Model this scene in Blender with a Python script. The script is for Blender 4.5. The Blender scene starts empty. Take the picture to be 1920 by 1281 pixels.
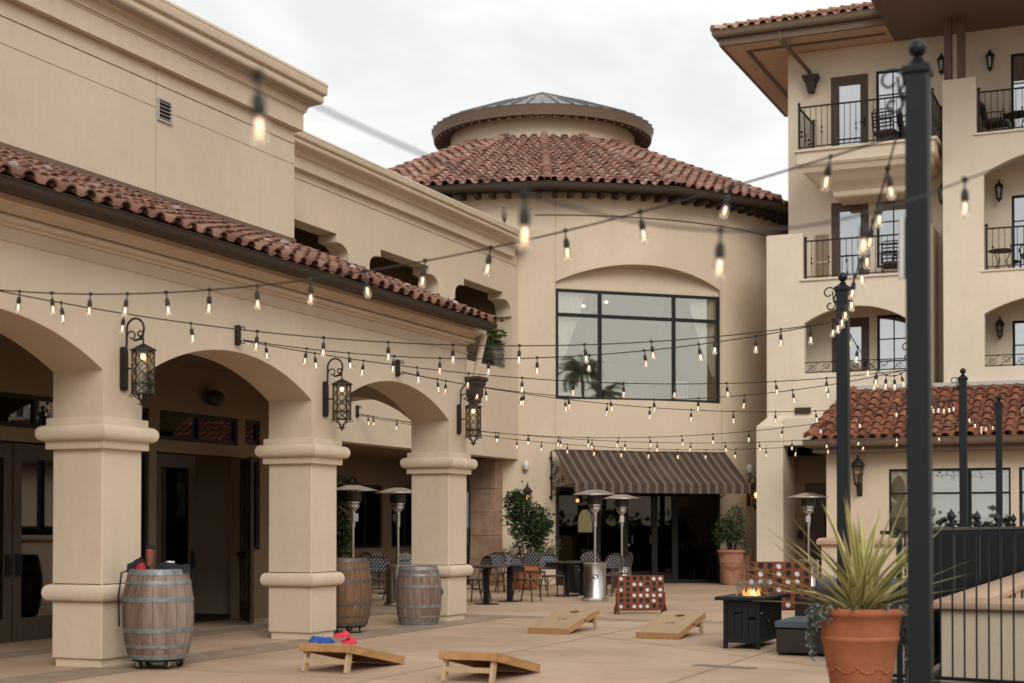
import bpy, bmesh, math, random
from mathutils import Vector, Matrix
from mathutils.geometry import tessellate_polygon
random.seed(7)
R = math.radians
PI = math.pi
scene = bpy.context.scene
col = scene.collection

# ---------------------------------------------------------------- camera, sky, sun, exposure
YAW = R(23.6); PITCH = R(1.0); FPX = 2800.0; EYE = 1.53
PRY = 985 - FPX * math.tan(PITCH)
cam_data = bpy.data.cameras.new('camera')
cam = bpy.data.objects.new('camera', cam_data)
col.objects.link(cam)
cam.location = (0, 0, EYE)
cam.rotation_euler = (R(90) + PITCH, 0, YAW)
cam_data.sensor_width = 36
cam_data.lens = 36 * FPX / 1920
cam_data.shift_y = (PRY - 640.5) / 1920
cam_data.clip_start = 0.1
cam_data.clip_end = 3000
cam_data.dof.use_dof = True
cam_data.dof.focus_distance = 23
cam_data.dof.aperture_fstop = 1.5
scene.camera = cam

scene.view_settings.view_transform = 'Standard'
scene.view_settings.look = 'None'
scene.view_settings.gamma = 1
scene.view_settings.exposure = 0.18
scene.render.engine = 'CYCLES'
scene.cycles.max_bounces = 8
scene.cycles.transparent_max_bounces = 16
scene.cycles.caustics_reflective = False
scene.cycles.caustics_refractive = False

SUN_DIR = Vector((0.52, -0.70, 0.62)).normalized()      # towards the sun, behind the photographer's right shoulder
sun_data = bpy.data.lights.new('sun', 'SUN')
sun_data.energy = 1.5
sun_data.angle = R(30)
sun_data.color = (1.0, 0.965, 0.88)
sun = bpy.data.objects.new('sun', sun_data)
sun.rotation_euler = (-SUN_DIR).to_track_quat('-Z', 'Y').to_euler()
sun.location = (5, -8, 20)
col.objects.link(sun)

world = bpy.data.worlds.new('World')
scene.world = world
world.use_nodes = True
wn = world.node_tree; wn.nodes.clear()
wo = wn.nodes.new('ShaderNodeOutputWorld')
wb = wn.nodes.new('ShaderNodeBackground')
sky = wn.nodes.new('ShaderNodeTexSky')
sky.sky_type = 'NISHITA'
sky.sun_disc = False
sky.sun_elevation = math.asin(SUN_DIR.z)
sky.sun_rotation = math.atan2(SUN_DIR.x, SUN_DIR.y)
wtc = wn.nodes.new('ShaderNodeTexCoord')
wmap = wn.nodes.new('ShaderNodeMapping')
wmap.inputs['Scale'].default_value = (1, 1, 2.6)
wn.links.new(wtc.outputs['Generated'], wmap.inputs['Vector'])
wnoise = wn.nodes.new('ShaderNodeTexNoise')
wnoise.inputs['Scale'].default_value = 4.5
wnoise.inputs['Detail'].default_value = 9
wnoise.inputs['Roughness'].default_value = 0.58
wnoise.inputs['Distortion'].default_value = 0.6
wn.links.new(wmap.outputs['Vector'], wnoise.inputs['Vector'])
wr = wn.nodes.new('ShaderNodeValToRGB')                 # overcast cloud deck, in the sky's own bright units
wr.color_ramp.elements[0].position = 0.36
wr.color_ramp.elements[0].color = (8.0, 8.1, 7.95, 1)
wr.color_ramp.elements[1].position = 0.62
wr.color_ramp.elements[1].color = (9.9, 9.8, 9.45, 1)
wn.links.new(wnoise.outputs['Fac'], wr.inputs['Fac'])
wmix = wn.nodes.new('ShaderNodeMixRGB')
wmix.inputs['Fac'].default_value = 0.93
wn.links.new(sky.outputs['Color'], wmix.inputs['Color1'])
wn.links.new(wr.outputs['Color'], wmix.inputs['Color2'])
wn.links.new(wmix.outputs['Color'], wb.inputs['Color'])
wb.inputs['Strength'].default_value = 0.1
wn.links.new(wb.outputs['Background'], wo.inputs['Surface'])

# ---------------------------------------------------------------- survey: a sight line through the photograph cut by a known plane
FWD = (-math.sin(YAW), math.cos(YAW)); RGT = (math.cos(YAW), math.sin(YAW))
def ray(x, y):
    sx = (x - 960) / FPX; sy = (PRY - y) / FPX
    a = math.cos(PITCH) - sy * math.sin(PITCH); z = math.sin(PITCH) + sy * math.cos(PITCH)
    return (FWD[0]*a + RGT[0]*sx, FWD[1]*a + RGT[1]*sx, z)
def at(x, y, X=None, Y=None, Z=None, D=None):
    d = ray(x, y)
    if X is not None: t = X / d[0]
    elif Y is not None: t = Y / d[1]
    elif Z is not None: t = (Z - EYE) / d[2]
    else: t = D / (d[0]*FWD[0] + d[1]*FWD[1])
    return Vector((t*d[0], t*d[1], EYE + t*d[2]))
def proj(p):
    z = p[2] - EYE
    a = p[0]*FWD[0] + p[1]*FWD[1]; s = p[0]*RGT[0] + p[1]*RGT[1]
    w = a*math.cos(PITCH) + z*math.sin(PITCH); u = -a*math.sin(PITCH) + z*math.cos(PITCH)
    return 960 + FPX*s/w, PRY - FPX*u/w

# ---------------------------------------------------------------- objects
def tag(o, label=None, cat=None, group=None, kind=None):
    if label: o['label'] = label
    if cat: o['category'] = cat
    if group: o['group'] = group
    if kind: o['kind'] = kind
    return o
def thing(name, label, cat, loc=(0, 0, 0), rz=0, group=None):
    o = bpy.data.objects.new(name, None)
    o.empty_display_size = 0.1
    o.location = loc; o.rotation_euler = (0, 0, rz)
    col.objects.link(o)
    return tag(o, label, cat, group)
def children(o): return [c for c in bpy.data.objects if c.parent == o]
def dup(o, loc=None, rz=None, label=None, parent=None, kids=None):
    if kids is None:
        kids = {}
        for c in bpy.data.objects:
            if c.parent: kids.setdefault(c.parent.name, []).append(c)
    c = o.copy(); col.objects.link(c)
    if parent is not None: c.parent = parent
    for ch in kids.get(o.name, []): dup(ch, parent=c, kids=kids)
    if loc is not None: c.location = loc
    if rz is not None: c.rotation_euler = (0, 0, rz)
    if label: c['label'] = label
    return c

class MB:
    def __init__(self): self.v = []; self.f = []; self.m = []; self.cur = 0
    def add(self, vs, fs):
        b = len(self.v); self.v += [tuple(p) for p in vs]
        for f in fs: self.f.append([b + i for i in f]); self.m.append(self.cur)
    def box(self, x0, x1, y0, y1, z0, z1):
        self.add([(x0,y0,z0),(x1,y0,z0),(x1,y1,z0),(x0,y1,z0),(x0,y0,z1),(x1,y0,z1),(x1,y1,z1),(x0,y1,z1)],
                 [(0,3,2,1),(4,5,6,7),(0,1,5,4),(1,2,6,5),(2,3,7,6),(3,0,4,7)])
    def obox(self, c, size, rot=None):
        hx, hy, hz = size[0]/2, size[1]/2, size[2]/2
        rot = rot or Matrix.Identity(3)
        c = Vector(c)
        P = [c + rot @ Vector((sx*hx, sy*hy, sz*hz)) for sz in (-1,1) for sx, sy in ((-1,-1),(1,-1),(1,1),(-1,1))]
        self.add(P, [(0,3,2,1),(4,5,6,7),(0,1,5,4),(1,2,6,5),(2,3,7,6),(3,0,4,7)])
    def bar(self, a, b, w, h, up=(0,0,1)):
        a = Vector(a); b = Vector(b); d = b - a; L = d.length
        if L < 1e-6: return
        d /= L; u = Vector(up)
        if abs(d.dot(u)) > 0.98: u = Vector((1,0,0))
        s = d.cross(u).normalized(); u = s.cross(d)
        self.obox((a+b)/2, (L, w, h), Matrix((d, s, u)).transposed())
    def tube(self, pts, r, n=6, closed=False, cap=True):
        pts = [Vector(p) for p in pts]; k = len(pts)
        rs = r if isinstance(r, (list, tuple)) else [r]*k
        prev = None; rings = []
        for i in range(k):
            if closed: d = pts[(i+1) % k] - pts[i-1]
            else: d = pts[min(i+1,k-1)] - pts[max(i-1,0)]
            if d.length < 1e-9: d = Vector((0,0,1))
            d.normalize()
            if prev is None:
                u = Vector((0,0,1)) if abs(d.z) < 0.9 else Vector((1,0,0))
                u = (u - d*u.dot(d)).normalized()
            else:
                u = prev - d*prev.dot(d)
                u = u.normalized() if u.length > 1e-6 else Vector((1,0,0))
            prev = u; w = d.cross(u)
            rings.append([pts[i] + (u*math.cos(2*PI*j/n) + w*math.sin(2*PI*j/n))*rs[i] for j in range(n)])
        vs = [p for rg in rings for p in rg]; fs = []
        for i in range(k if closed else k-1):
            a = i*n; b = ((i+1) % k)*n
            for j in range(n): fs.append((a+j, a+(j+1) % n, b+(j+1) % n, b+j))
        if cap and not closed:
            fs.append(tuple(range(n-1,-1,-1))); fs.append(tuple((k-1)*n + j for j in range(n)))
        self.add(vs, fs)
    def lathe(self, prof, c=(0,0,0), n=20, a0=0.0, a1=2*PI, twist=0):
        full = abs(a1-a0-2*PI) < 1e-6; m = n if full else n+1; k = len(prof)
        vs = [(c[0]+r*math.cos(a0+twist+(a1-a0)*j/n), c[1]+r*math.sin(a0+twist+(a1-a0)*j/n), c[2]+z) for r, z in prof for j in range(m)]
        fs = []
        for i in range(k-1):
            for j in range(n):
                j2 = (j+1) % m
                fs.append((i*m+j, i*m+j2, (i+1)*m+j2, (i+1)*m+j))
        self.add(vs, fs)
    def plate(self, outer, holes, mp, th):
        """polygon with holes given thickness; mp(s, t, d) maps plane coordinates and depth into the world"""
        loops = [outer] + list(holes)
        flat = [p for l in loops for p in l]
        tris = tessellate_polygon([[Vector((p[0], p[1], 0)) for p in l] for l in loops])
        n = len(flat)
        vs = [mp(p[0], p[1], 0) for p in flat] + [mp(p[0], p[1], th) for p in flat]
        fs = [tuple(t) for t in tris] + [tuple(n+i for i in reversed(t)) for t in tris]
        b = 0
        for l in loops:
            k = len(l)
            for i in range(k): fs.append((b+i, b+(i+1) % k, n+b+(i+1) % k, n+b+i))
            b += k
        self.add(vs, fs)
    def sweep(self, prof, path, nrm, close_ends=True):
        """profile (d outward, z) along a plan path; nrm = outward normal of each path segment; mitred"""
        k = len(prof); rings = []
        for i, p in enumerate(path):
            if i == 0: m = Vector(nrm[0])
            elif i == len(path)-1: m = Vector(nrm[-1])
            else:
                a = Vector(nrm[i-1]); b = Vector(nrm[i]); m = (a+b)/(1+a.dot(b))
            rings += [(p[0]+m[0]*d, p[1]+m[1]*d, z) for d, z in prof]
        fs = []
        for i in range(len(path)-1):
            for j in range(k-1): fs.append((i*k+j, (i+1)*k+j, (i+1)*k+j+1, i*k+j+1))
        if close_ends:
            fs.append(tuple(range(k))); fs.append(tuple((len(path)-1)*k + j for j in reversed(range(k))))
        self.add(rings, fs)
    def loft(self, rings, cap=True):
        k = len(rings[0]); vs = [p for r in rings for p in r]; fs = []
        for i in range(len(rings)-1):
            for j in range(k): fs.append((i*k+j, i*k+(j+1) % k, (i+1)*k+(j+1) % k, (i+1)*k+j))
        if cap:
            fs.append(tuple(reversed(range(k)))); fs.append(tuple((len(rings)-1)*k+j for j in range(k)))
        self.add(vs, fs)
    def sphere(self, c, r, n=12, m=8, sq=(1,1,1)):
        prof = [(max(1e-4, math.sin(PI*i/m))*r, -math.cos(PI*i/m)*r) for i in range(m+1)]
        b = len(self.v); self.lathe(prof, (0,0,0), n)
        for i in range(b, len(self.v)):
            p = self.v[i]; self.v[i] = (c[0]+p[0]*sq[0], c[1]+p[1]*sq[1], c[2]+p[2]*sq[2])
    def build(self, name, mats, parent=None, world=False, smooth=None, bevel=0, recalc=True, **kw):
        me = bpy.data.meshes.new(name)
        vs = self.v
        if world and parent is not None:
            off = Vector((0,0,0)); q = parent
            while q is not None: off += q.location; q = q.parent
            vs = [(p[0]-off[0], p[1]-off[1], p[2]-off[2]) for p in vs]
        me.from_pydata(vs, [], self.f)
        mats = mats if isinstance(mats, (list, tuple)) else [mats]
        for m in mats: me.materials.append(m)
        if len(mats) > 1: me.polygons.foreach_set('material_index', self.m)
        if recalc:
            bm = bmesh.new(); bm.from_mesh(me)
            bmesh.ops.recalc_face_normals(bm, faces=bm.faces)
            bm.to_mesh(me); bm.free()
        if smooth:
            me.polygons.foreach_set('use_smooth', [True]*len(me.polygons))
            me.set_sharp_from_angle(angle=R(smooth))
        me.update()
        o = bpy.data.objects.new(name, me); col.objects.link(o)
        if parent is not None: o.parent = parent
        if bevel:
            b = o.modifiers.new('bevel', 'BEVEL'); b.width = bevel; b.segments = 2; b.limit_method = 'ANGLE'; b.angle_limit = R(40)
        tag(o, kw.get('label'), kw.get('cat'), kw.get('group'), kw.get('kind'))
        return o

def arc(cx, cz, r, a0, a1, n): return [(cx + r*math.cos(R(a0+(a1-a0)*i/n)), cz + r*math.sin(R(a0+(a1-a0)*i/n))) for i in range(n+1)]
def seg_arch(y0, y1, zs, rise, n=20):
    """points of a segmental arch from (y0, zs) over the crown to (y1, zs)"""
    h = (y1-y0)/2; r = (h*h + rise*rise)/(2*rise); cy = (y0+y1)/2; cz = zs + rise - r
    a = math.asin(min(1, h/r)); return [(cy + r*math.sin(-a + 2*a*i/n), cz + r*math.cos(-a + 2*a*i/n)) for i in range(n+1)]
def spiral(c, r0, r1, a0, a1, n, ax=(1,0,0), up=(0,0,1)):
    c = Vector(c); ax = Vector(ax); up = Vector(up); out = []
    for i in range(n+1):
        t = i/n; a = R(a0 + (a1-a0)*t); r = r0 + (r1-r0)*t
        out.append(c + ax*(r*math.cos(a)) + up*(r*math.sin(a)))
    return out
# ---------------------------------------------------------------- materials
class NT:
    def __init__(self, name):
        self.mat = bpy.data.materials.new(name); self.mat.use_nodes = True
        self.t = self.mat.node_tree; self.b = self.t.nodes['Principled BSDF']
        self.out = self.t.nodes['Material Output']
    def n(self, typ, **kw):
        nd = self.t.nodes.new(typ)
        for k, v in kw.items():
            if k in nd.inputs: nd.inputs[k].default_value = v
            else: setattr(nd, k, v)
        return nd
    def l(self, a, b): self.t.links.new(a, b)
    def coord(self, which='Object', scale=(1,1,1), rot=(0,0,0)):
        tc = self.n('ShaderNodeTexCoord'); mp = self.n('ShaderNodeMapping')
        mp.inputs['Scale'].default_value = scale; mp.inputs['Rotation'].default_value = rot
        self.l(tc.outputs[which], mp.inputs['Vector']); return mp.outputs['Vector']
    def noise(self, vec, scale, detail=6, rough=0.55, dist=0):
        nd = self.n('ShaderNodeTexNoise', Scale=scale, Detail=detail, Roughness=rough, Distortion=dist)
        if vec is not None: self.l(vec, nd.inputs['Vector'])
        return nd.outputs['Fac']
    def ramp(self, fac, stops):
        nd = self.n('ShaderNodeValToRGB'); cr = nd.color_ramp
        while len(cr.elements) < len(stops): cr.elements.new(0.5)
        for e, (p, c) in zip(cr.elements, stops): e.position = p; e.color = (*c, 1) if len(c) == 3 else c
        self.l(fac, nd.inputs['Fac']); return nd.outputs['Color']
    def mix(self, fac, a, b, mode='MIX'):
        nd = self.n('ShaderNodeMixRGB', blend_type=mode)
        for s, v in (('Fac', fac), ('Color1', a), ('Color2', b)):
            if isinstance(v, bpy.types.NodeSocket): self.l(v, nd.inputs[s])
            elif isinstance(v, (tuple, list)): nd.inputs[s].default_value = (*v, 1) if len(v) == 3 else v
            else: nd.inputs[s].default_value = v
        return nd.outputs['Color']
    def math(self, op, a, b=0.0):
        nd = self.n('ShaderNodeMath', operation=op)
        for i, v in enumerate((a, b)):
            if isinstance(v, bpy.types.NodeSocket): self.l(v, nd.inputs[i])
            else: nd.inputs[i].default_value = v
        return nd.outputs[0]
    def bump(self, h, strength=0.2, dist=0.01):
        nd = self.n('ShaderNodeBump', Strength=strength, Distance=dist)
        self.l(h, nd.inputs['Height']); self.l(nd.outputs['Normal'], self.b.inputs['Normal'])
    def set(self, color=None, rough=None, metal=None, spec=None, emis=None, estr=None):
        B = self.b.inputs
        if color is not None:
            if isinstance(color, bpy.types.NodeSocket): self.l(color, B['Base Color'])
            else: B['Base Color'].default_value = (*color, 1)
        if rough is not None:
            if isinstance(rough, bpy.types.NodeSocket): self.l(rough, B['Roughness'])
            else: B['Roughness'].default_value = rough
        if metal is not None: B['Metallic'].default_value = metal
        if spec is not None: B['Specular IOR Level'].default_value = spec
        if emis is not None: B['Emission Color'].default_value = (*emis, 1); B['Emission Strength'].default_value = estr
        return self.mat
def sc3(c, k): return tuple(min(1, x*k) for x in c)

def stucco(name, base, streak=0.06, grain=0.4):
    m = NT(name); v = m.coord()
    big = m.noise(v, 0.45, 5, 0.6)
    c = m.ramp(big, [(0.3, sc3(base, 0.90)), (0.7, sc3(base, 1.06))])
    c = m.mix(m.ramp(m.noise(v, 6, 5, 0.7), [(0.38, (0.22,)*3), (0.62, (0,0,0))]), c, sc3(base, 0.80))
    st = m.noise(m.coord(scale=(2.2, 2.2, 0.16)), 1.6, 6, 0.65)
    c = m.mix(m.ramp(st, [(0.5, (0,0,0)), (0.78, (streak*4,)*3)]), c, sc3(base, 0.72))
    fine = m.noise(v, 42, 4, 0.7); mid = m.noise(v, 9, 3, 0.6)
    c = m.mix(m.ramp(fine, [(0.35, (0.16,)*3), (0.65, (0,0,0))]), c, sc3(base, 0.6))
    m.bump(m.math('ADD', fine, m.math('MULTIPLY', mid, 0.8)), grain, 0.008)
    return m.set(c, 0.92, spec=0.15)
def plain(name, base, rough=0.5, metal=0.0, spec=0.4, var=0.12, scale=14, bump=0.0):
    m = NT(name); v = m.coord(); f = m.noise(v, scale, 5, 0.6)
    c = m.ramp(f, [(0.3, sc3(base, 1-var)), (0.7, sc3(base, 1+var))])
    if bump: m.bump(f, bump, 0.01)
    r = m.math('ADD', m.math('MULTIPLY', m.noise(v, scale*0.7, 3), 0.2), rough-0.1)
    return m.set(c, r, metal, spec)
def tiles(name, stops, lichen=(0.42,0.38,0.34), amount=0.5, dark=0.5):
    m = NT(name); g = m.n('ShaderNodeNewGeometry'); v = m.coord()
    c = m.ramp(g.outputs['Random Per Island'], stops)
    c = m.mix(m.ramp(m.noise(v, 2.2, 6, 0.7), [(0.45, (0,0,0)), (0.72, (dark,)*3)]), c, (0.06, 0.035, 0.03))
    c = m.mix(m.ramp(m.noise(v, 9, 6, 0.75), [(0.60, (0,0,0)), (0.76, (amount,)*3)]), c, lichen)
    m.bump(m.noise(v, 30, 4), 0.25, 0.01)
    return m.set(c, 0.85, spec=0.2)
def wood(name, a, b, axis='x', rough=0.6, scale=6, weather=None, wamt=0.5):
    m = NT(name); s = {'x': (0.12,1,1), 'y': (1,0.12,1), 'z': (1,1,0.12)}[axis]
    v = m.coord(scale=s); g = m.n('ShaderNodeNewGeometry')
    f = m.noise(v, scale*4, 7, 0.65, 0.6)
    c = m.ramp(f, [(0.3, a), (0.7, b)])
    c = m.mix(0.5, c, m.ramp(g.outputs['Random Per Island'], [(0, (0.42,)*3), (1, (1.0,)*3)]), 'MULTIPLY')
    if weather:
        c = m.mix(m.ramp(m.noise(m.coord(scale=s), scale*0.8, 6, 0.7), [(0.42, (0,0,0)), (0.65, (wamt,)*3)]), c, weather)
    m.bump(f, 0.25, 0.006)
    return m.set(c, rough, spec=0.3)
def leaf(name, stops, rough=0.5, trans=0.0):
    m = NT(name); g = m.n('ShaderNodeNewGeometry')
    c = m.ramp(g.outputs['Random Per Island'], stops)
    m.set(c, rough, spec=0.35)
    if trans:
        tr = m.n('ShaderNodeBsdfTranslucent'); m.l(c, tr.inputs['Color'])
        mx = m.n('ShaderNodeMixShader'); mx.inputs['Fac'].default_value = trans
        m.l(m.b.outputs[0], mx.inputs[1]); m.l(tr.outputs[0], mx.inputs[2]); m.l(mx.outputs[0], m.out.inputs['Surface'])
    return m.mat
def emit(name, color, strength):
    m = NT(name); m.set((0.02,0.02,0.02), 0.5, emis=color, estr=strength)
    m.mat.cycles.emission_sampling = 'NONE'
    return m.mat
def clear_glass(name, tint, refl, wave=0.0, rough=0.0, col=(1,1,1)):
    """a real pane: part mirror, part see-through"""
    m = NT(name); m.t.nodes.remove(m.b)
    tr = m.n('ShaderNodeBsdfTransparent'); tr.inputs['Color'].default_value = (*tint, 1)
    gl = m.n('ShaderNodeBsdfGlossy'); gl.inputs['Roughness'].default_value = rough; gl.inputs['Color'].default_value = (*col, 1)
    if wave:
        bp = m.n('ShaderNodeBump', Strength=wave, Distance=0.02); m.l(m.noise(m.coord(), 0.9, 2), bp.inputs['Height'])
        m.l(bp.outputs['Normal'], gl.inputs['Normal'])
    fr = m.n('ShaderNodeLayerWeight', Blend=0.35)
    f = m.math('ADD', m.math('MULTIPLY', fr.outputs['Fresnel'], 0.5), refl)
    mx = m.n('ShaderNodeMixShader'); m.l(f, mx.inputs['Fac']); m.l(tr.outputs[0], mx.inputs[1]); m.l(gl.outputs[0], mx.inputs[2])
    m.l(mx.outputs[0], m.out.inputs['Surface']); return m.mat

WALL = (0.69, 0.566, 0.434)
M = {}
M['stucco'] = stucco('stucco_sand', WALL)
M['stucco_hall'] = stucco('stucco_hall', (0.67, 0.547, 0.422))
M['stucco_trim'] = stucco('stucco_trim', (0.70, 0.575, 0.438), 0.10)
M['stucco_cream'] = stucco('stucco_cream', (0.77, 0.665, 0.535), 0.05)
M['stucco_shaded'] = stucco('stucco_shaded', (0.23, 0.165, 0.10), 0.05)  # darker copy of the wall stucco, recess shade put into its colour
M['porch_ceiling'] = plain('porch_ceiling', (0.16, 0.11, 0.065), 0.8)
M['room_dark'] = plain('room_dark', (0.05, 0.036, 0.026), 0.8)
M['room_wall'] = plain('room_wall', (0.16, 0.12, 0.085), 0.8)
M['partition'] = plain('partition_brown', (0.34, 0.24, 0.16), 0.8)
M['salon_wall'] = plain('salon_wall', (0.34, 0.32, 0.29), 0.8)
M['cap'] = stucco('cap_sandstone', (0.50, 0.345, 0.25), 0.2)
M['tile_hall'] = tiles('tile_hall', [(0,(0.14,0.07,0.054)),(0.3,(0.25,0.118,0.08)),(0.55,(0.19,0.097,0.075)),(0.8,(0.30,0.15,0.10)),(1,(0.21,0.14,0.12))], amount=0.35)
M['tile_rotunda'] = tiles('tile_rotunda', [(0,(0.20,0.10,0.08)),(0.25,(0.34,0.165,0.12)),(0.5,(0.27,0.145,0.115)),(0.8,(0.41,0.235,0.175)),(1,(0.33,0.24,0.21))], amount=0.6, dark=0.3)
M['tile_lobby'] = tiles('tile_lobby', [(0,(0.14,0.062,0.045)),(0.3,(0.28,0.10,0.06)),(0.6,(0.21,0.083,0.057)),(0.85,(0.34,0.135,0.08)),(1,(0.19,0.09,0.07))], amount=0.25)
M['tile_hotel'] = tiles('tile_hotel', [(0,(0.36,0.20,0.15)),(0.4,(0.46,0.28,0.21)),(0.7,(0.40,0.20,0.14)),(1,(0.52,0.36,0.28))], amount=0.5)
M['flashing'] = plain('lime_flashing', (0.50, 0.475, 0.44), 0.9)
M['mortar'] = tiles('lime_splash', [(0,(0.28,0.22,0.20)),(1,(0.40,0.35,0.33))], (0.54,0.51,0.49), 0.9, 0.8)
M['bronze'] = plain('bronze_gutter', (0.050, 0.034, 0.023), 0.55, 0.0, 0.25)
M['eave_dark'] = plain('eave_dark', (0.05, 0.034, 0.024), 0.8)
M['bead'] = plain('stained_bead', (0.26, 0.20, 0.145), 0.9, var=0.65, scale=9)
M['fascia'] = plain('fascia_brown', (0.155, 0.105, 0.072), 0.6)
M['soffit'] = plain('soffit_tan', (0.57, 0.42, 0.295), 0.75)
M['timber'] = wood('timber_brown', (0.13,0.085,0.06), (0.20,0.14,0.10), 'z', 0.7)
M['iron'] = plain('black_iron', (0.014, 0.013, 0.013), 0.5, 0.0, 0.25)
M['wrought'] = plain('wrought_iron', (0.026, 0.020, 0.016), 0.55, 0.0, 0.25)
M['pole'] = plain('pole_paint', (0.008, 0.011, 0.014), 0.42, 0.0, 0.30)
M['fence'] = plain('fence_paint', (0.008, 0.011, 0.012), 0.55, 0.0, 0.2)
M['frame'] = plain('window_frame', (0.012, 0.012, 0.010), 0.5, 0.0, 0.25)
M['door'] = wood('door_brown', (0.055,0.038,0.027), (0.085,0.060,0.043), 'z', 0.5)
M['door_hotel'] = wood('door_hotel', (0.105,0.068,0.048), (0.15,0.10,0.072), 'z', 0.55)
M['glass_door'] = clear_glass('glass_door', (0.30,0.28,0.25), 0.06)
M['glass_store'] = clear_glass('glass_store', (0.40,0.38,0.34), 0.015, col=(1.0,0.86,0.68))
M['glass_big'] = clear_glass('glass_big', (0.92,0.92,0.88), 0.22, 0.12, col=(1.0,0.95,0.88))
M['glass_hotel'] = clear_glass('glass_hotel', (0.62,0.66,0.72), 0.40, 0.03)
M['glass_lobby'] = clear_glass('glass_lobby', (0.86,0.87,0.83), 0.22, 0.02)
M['curtain'] = plain('curtain_white', (0.86, 0.87, 0.83), 0.9)
M['blind'] = plain('blind_fabric', (0.55, 0.57, 0.52), 0.9)
M['steel'] = plain('brushed_steel', (0.55, 0.53, 0.50), 0.3, 1.0, 0.5, 0.08, 3)
M['burner'] = plain('burner_dark', (0.06, 0.05, 0.045), 0.5, 0.8)
M['hoop'] = plain('galvanised_hoop', (0.215, 0.225, 0.23), 0.5, 0.3, var=0.35)
M['hoop_rust'] = plain('rusty_hoop', (0.13, 0.105, 0.09), 0.6, 0.5, var=0.35)
M['stave_grey'] = wood('stave_grey', (0.10,0.058,0.04), (0.30,0.20,0.15), 'z', 0.7, 5, (0.36,0.29,0.25), 0.6)
M['stave_brown'] = wood('stave_brown', (0.13,0.065,0.035), (0.28,0.15,0.085), 'z', 0.65, 5, (0.16,0.10,0.07), 0.6)
M['pine'] = wood('pine_ply', (0.43,0.265,0.135), (0.57,0.38,0.215), 'y', 0.5, 3)
M['pine_edge'] = wood('pine_edge', (0.38,0.19,0.075), (0.56,0.31,0.135), 'y', 0.5, 4)
M['pine_leg'] = wood('pine_leg', (0.50,0.34,0.20), (0.62,0.45,0.29), 'z', 0.5, 4)
M['mahogany'] = wood('mahogany_board', (0.17,0.045,0.022), (0.25,0.075,0.035), 'x', 0.5, 4)
M['disc_white'] = plain('disc_white', (0.72,0.70,0.70), 0.5)
M['disc_black'] = plain('disc_black', (0.018,0.017,0.017), 0.5)
M['black_metal'] = plain('black_powdercoat', (0.010,0.011,0.012), 0.5, 0.0, 0.25)
M['table_top'] = plain('table_top_dark', (0.05,0.047,0.042), 0.35)
M['wicker'] = plain('dark_wicker', (0.030,0.020,0.016), 0.7, var=0.5, scale=90, bump=0.6)
M['cushion'] = plain('cushion_slate', (0.075,0.095,0.115), 0.9, var=0.1, scale=60, bump=0.1)
M['rattan'] = plain('rattan_brown', (0.075,0.035,0.022), 0.45, var=0.35)
def terra(name, base):
    m = NT(name); v = m.coord()
    c = m.ramp(m.noise(v, 3.5, 6, 0.65, 0.5), [(0.3, sc3(base, 0.78)), (0.55, base), (0.75, sc3(base, 1.12))])
    c = m.mix(m.ramp(m.noise(m.coord(scale=(1,1,0.25)), 5, 6, 0.7), [(0.52,(0,0,0)),(0.75,(0.35,)*3)]), c, (0.24,0.09,0.05))
    c = m.mix(m.ramp(m.noise(v, 11, 7, 0.75), [(0.62,(0,0,0)),(0.78,(0.5,)*3)]), c, (0.60,0.40,0.28))
    m.bump(m.math('ADD', m.noise(v, 9, 5), m.math('MULTIPLY', m.noise(v, 60, 3), 0.3)), 0.25, 0.012)
    return m.set(c, 0.72, spec=0.3)
M['terracotta'] = terra('terracotta', (0.41, 0.135, 0.060))
M['terracotta_old'] = plain('terracotta_pale', (0.36,0.17,0.105), 0.8, var=0.22, scale=6, bump=0.15)
M['urn'] = plain('urn_stone', (0.13,0.105,0.085), 0.85, var=0.3, scale=12, bump=0.4)
M['soil'] = plain('soil', (0.035,0.024,0.018), 0.95, scale=40, bump=0.6)
M['speaker_white'] = plain('speaker_white', (0.62,0.62,0.60), 0.5)
M['speaker_black'] = plain('speaker_black', (0.012,0.012,0.012), 0.6)
M['vent'] = plain('vent_grey', (0.42,0.40,0.37), 0.6)
M['louvre_tan'] = plain('louvre_tan', (0.42,0.33,0.235), 0.7)
M['cable'] = plain('cable_black', (0.018,0.014,0.013), 0.55)
M['filament'] = emit('filament', (1.0, 0.58, 0.32), 2.8)
M['lamp_glow'] = emit('lamp_glow', (1.0, 0.50, 0.17), 9.0)
M['candle'] = emit('candle_glow', (1.0, 0.62, 0.30), 3.0)
M['pale_glow'] = emit('mirror_glow', (1.0, 0.86, 0.55), 0.9)
M['spot'] = emit('ceiling_spot', (1.0, 0.85, 0.62), 14.0)
M['flame'] = emit('flame', (1.0, 0.30, 0.06), 2.2)
M['flame_core'] = emit('flame_core', (1.0, 0.60, 0.25), 3.0)
M['bulb_glass'] = clear_glass('bulb_glass', (0.96,0.92,0.86), 0.10)
M['lamp_glass'] = clear_glass('lamp_glass', (0.80,0.72,0.58), 0.05)
M['guard_glass'] = clear_glass('guard_glass', (0.90,0.92,0.92), 0.05)
M['bush'] = leaf('bush_leaves', [(0,(0.010,0.022,0.007)),(0.4,(0.028,0.055,0.016)),(0.75,(0.05,0.085,0.026)),(1,(0.085,0.11,0.04))], 0.4, 0.15)
M['bush_grey'] = leaf('bush_grey_leaves', [(0,(0.03,0.045,0.025)),(0.5,(0.065,0.08,0.045)),(1,(0.12,0.13,0.085))], 0.6, 0.15)
M['succulent'] = leaf('succulent', [(0,(0.05,0.085,0.02)),(0.5,(0.11,0.15,0.04)),(1,(0.17,0.21,0.065))], 0.45, 0.1)
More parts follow.
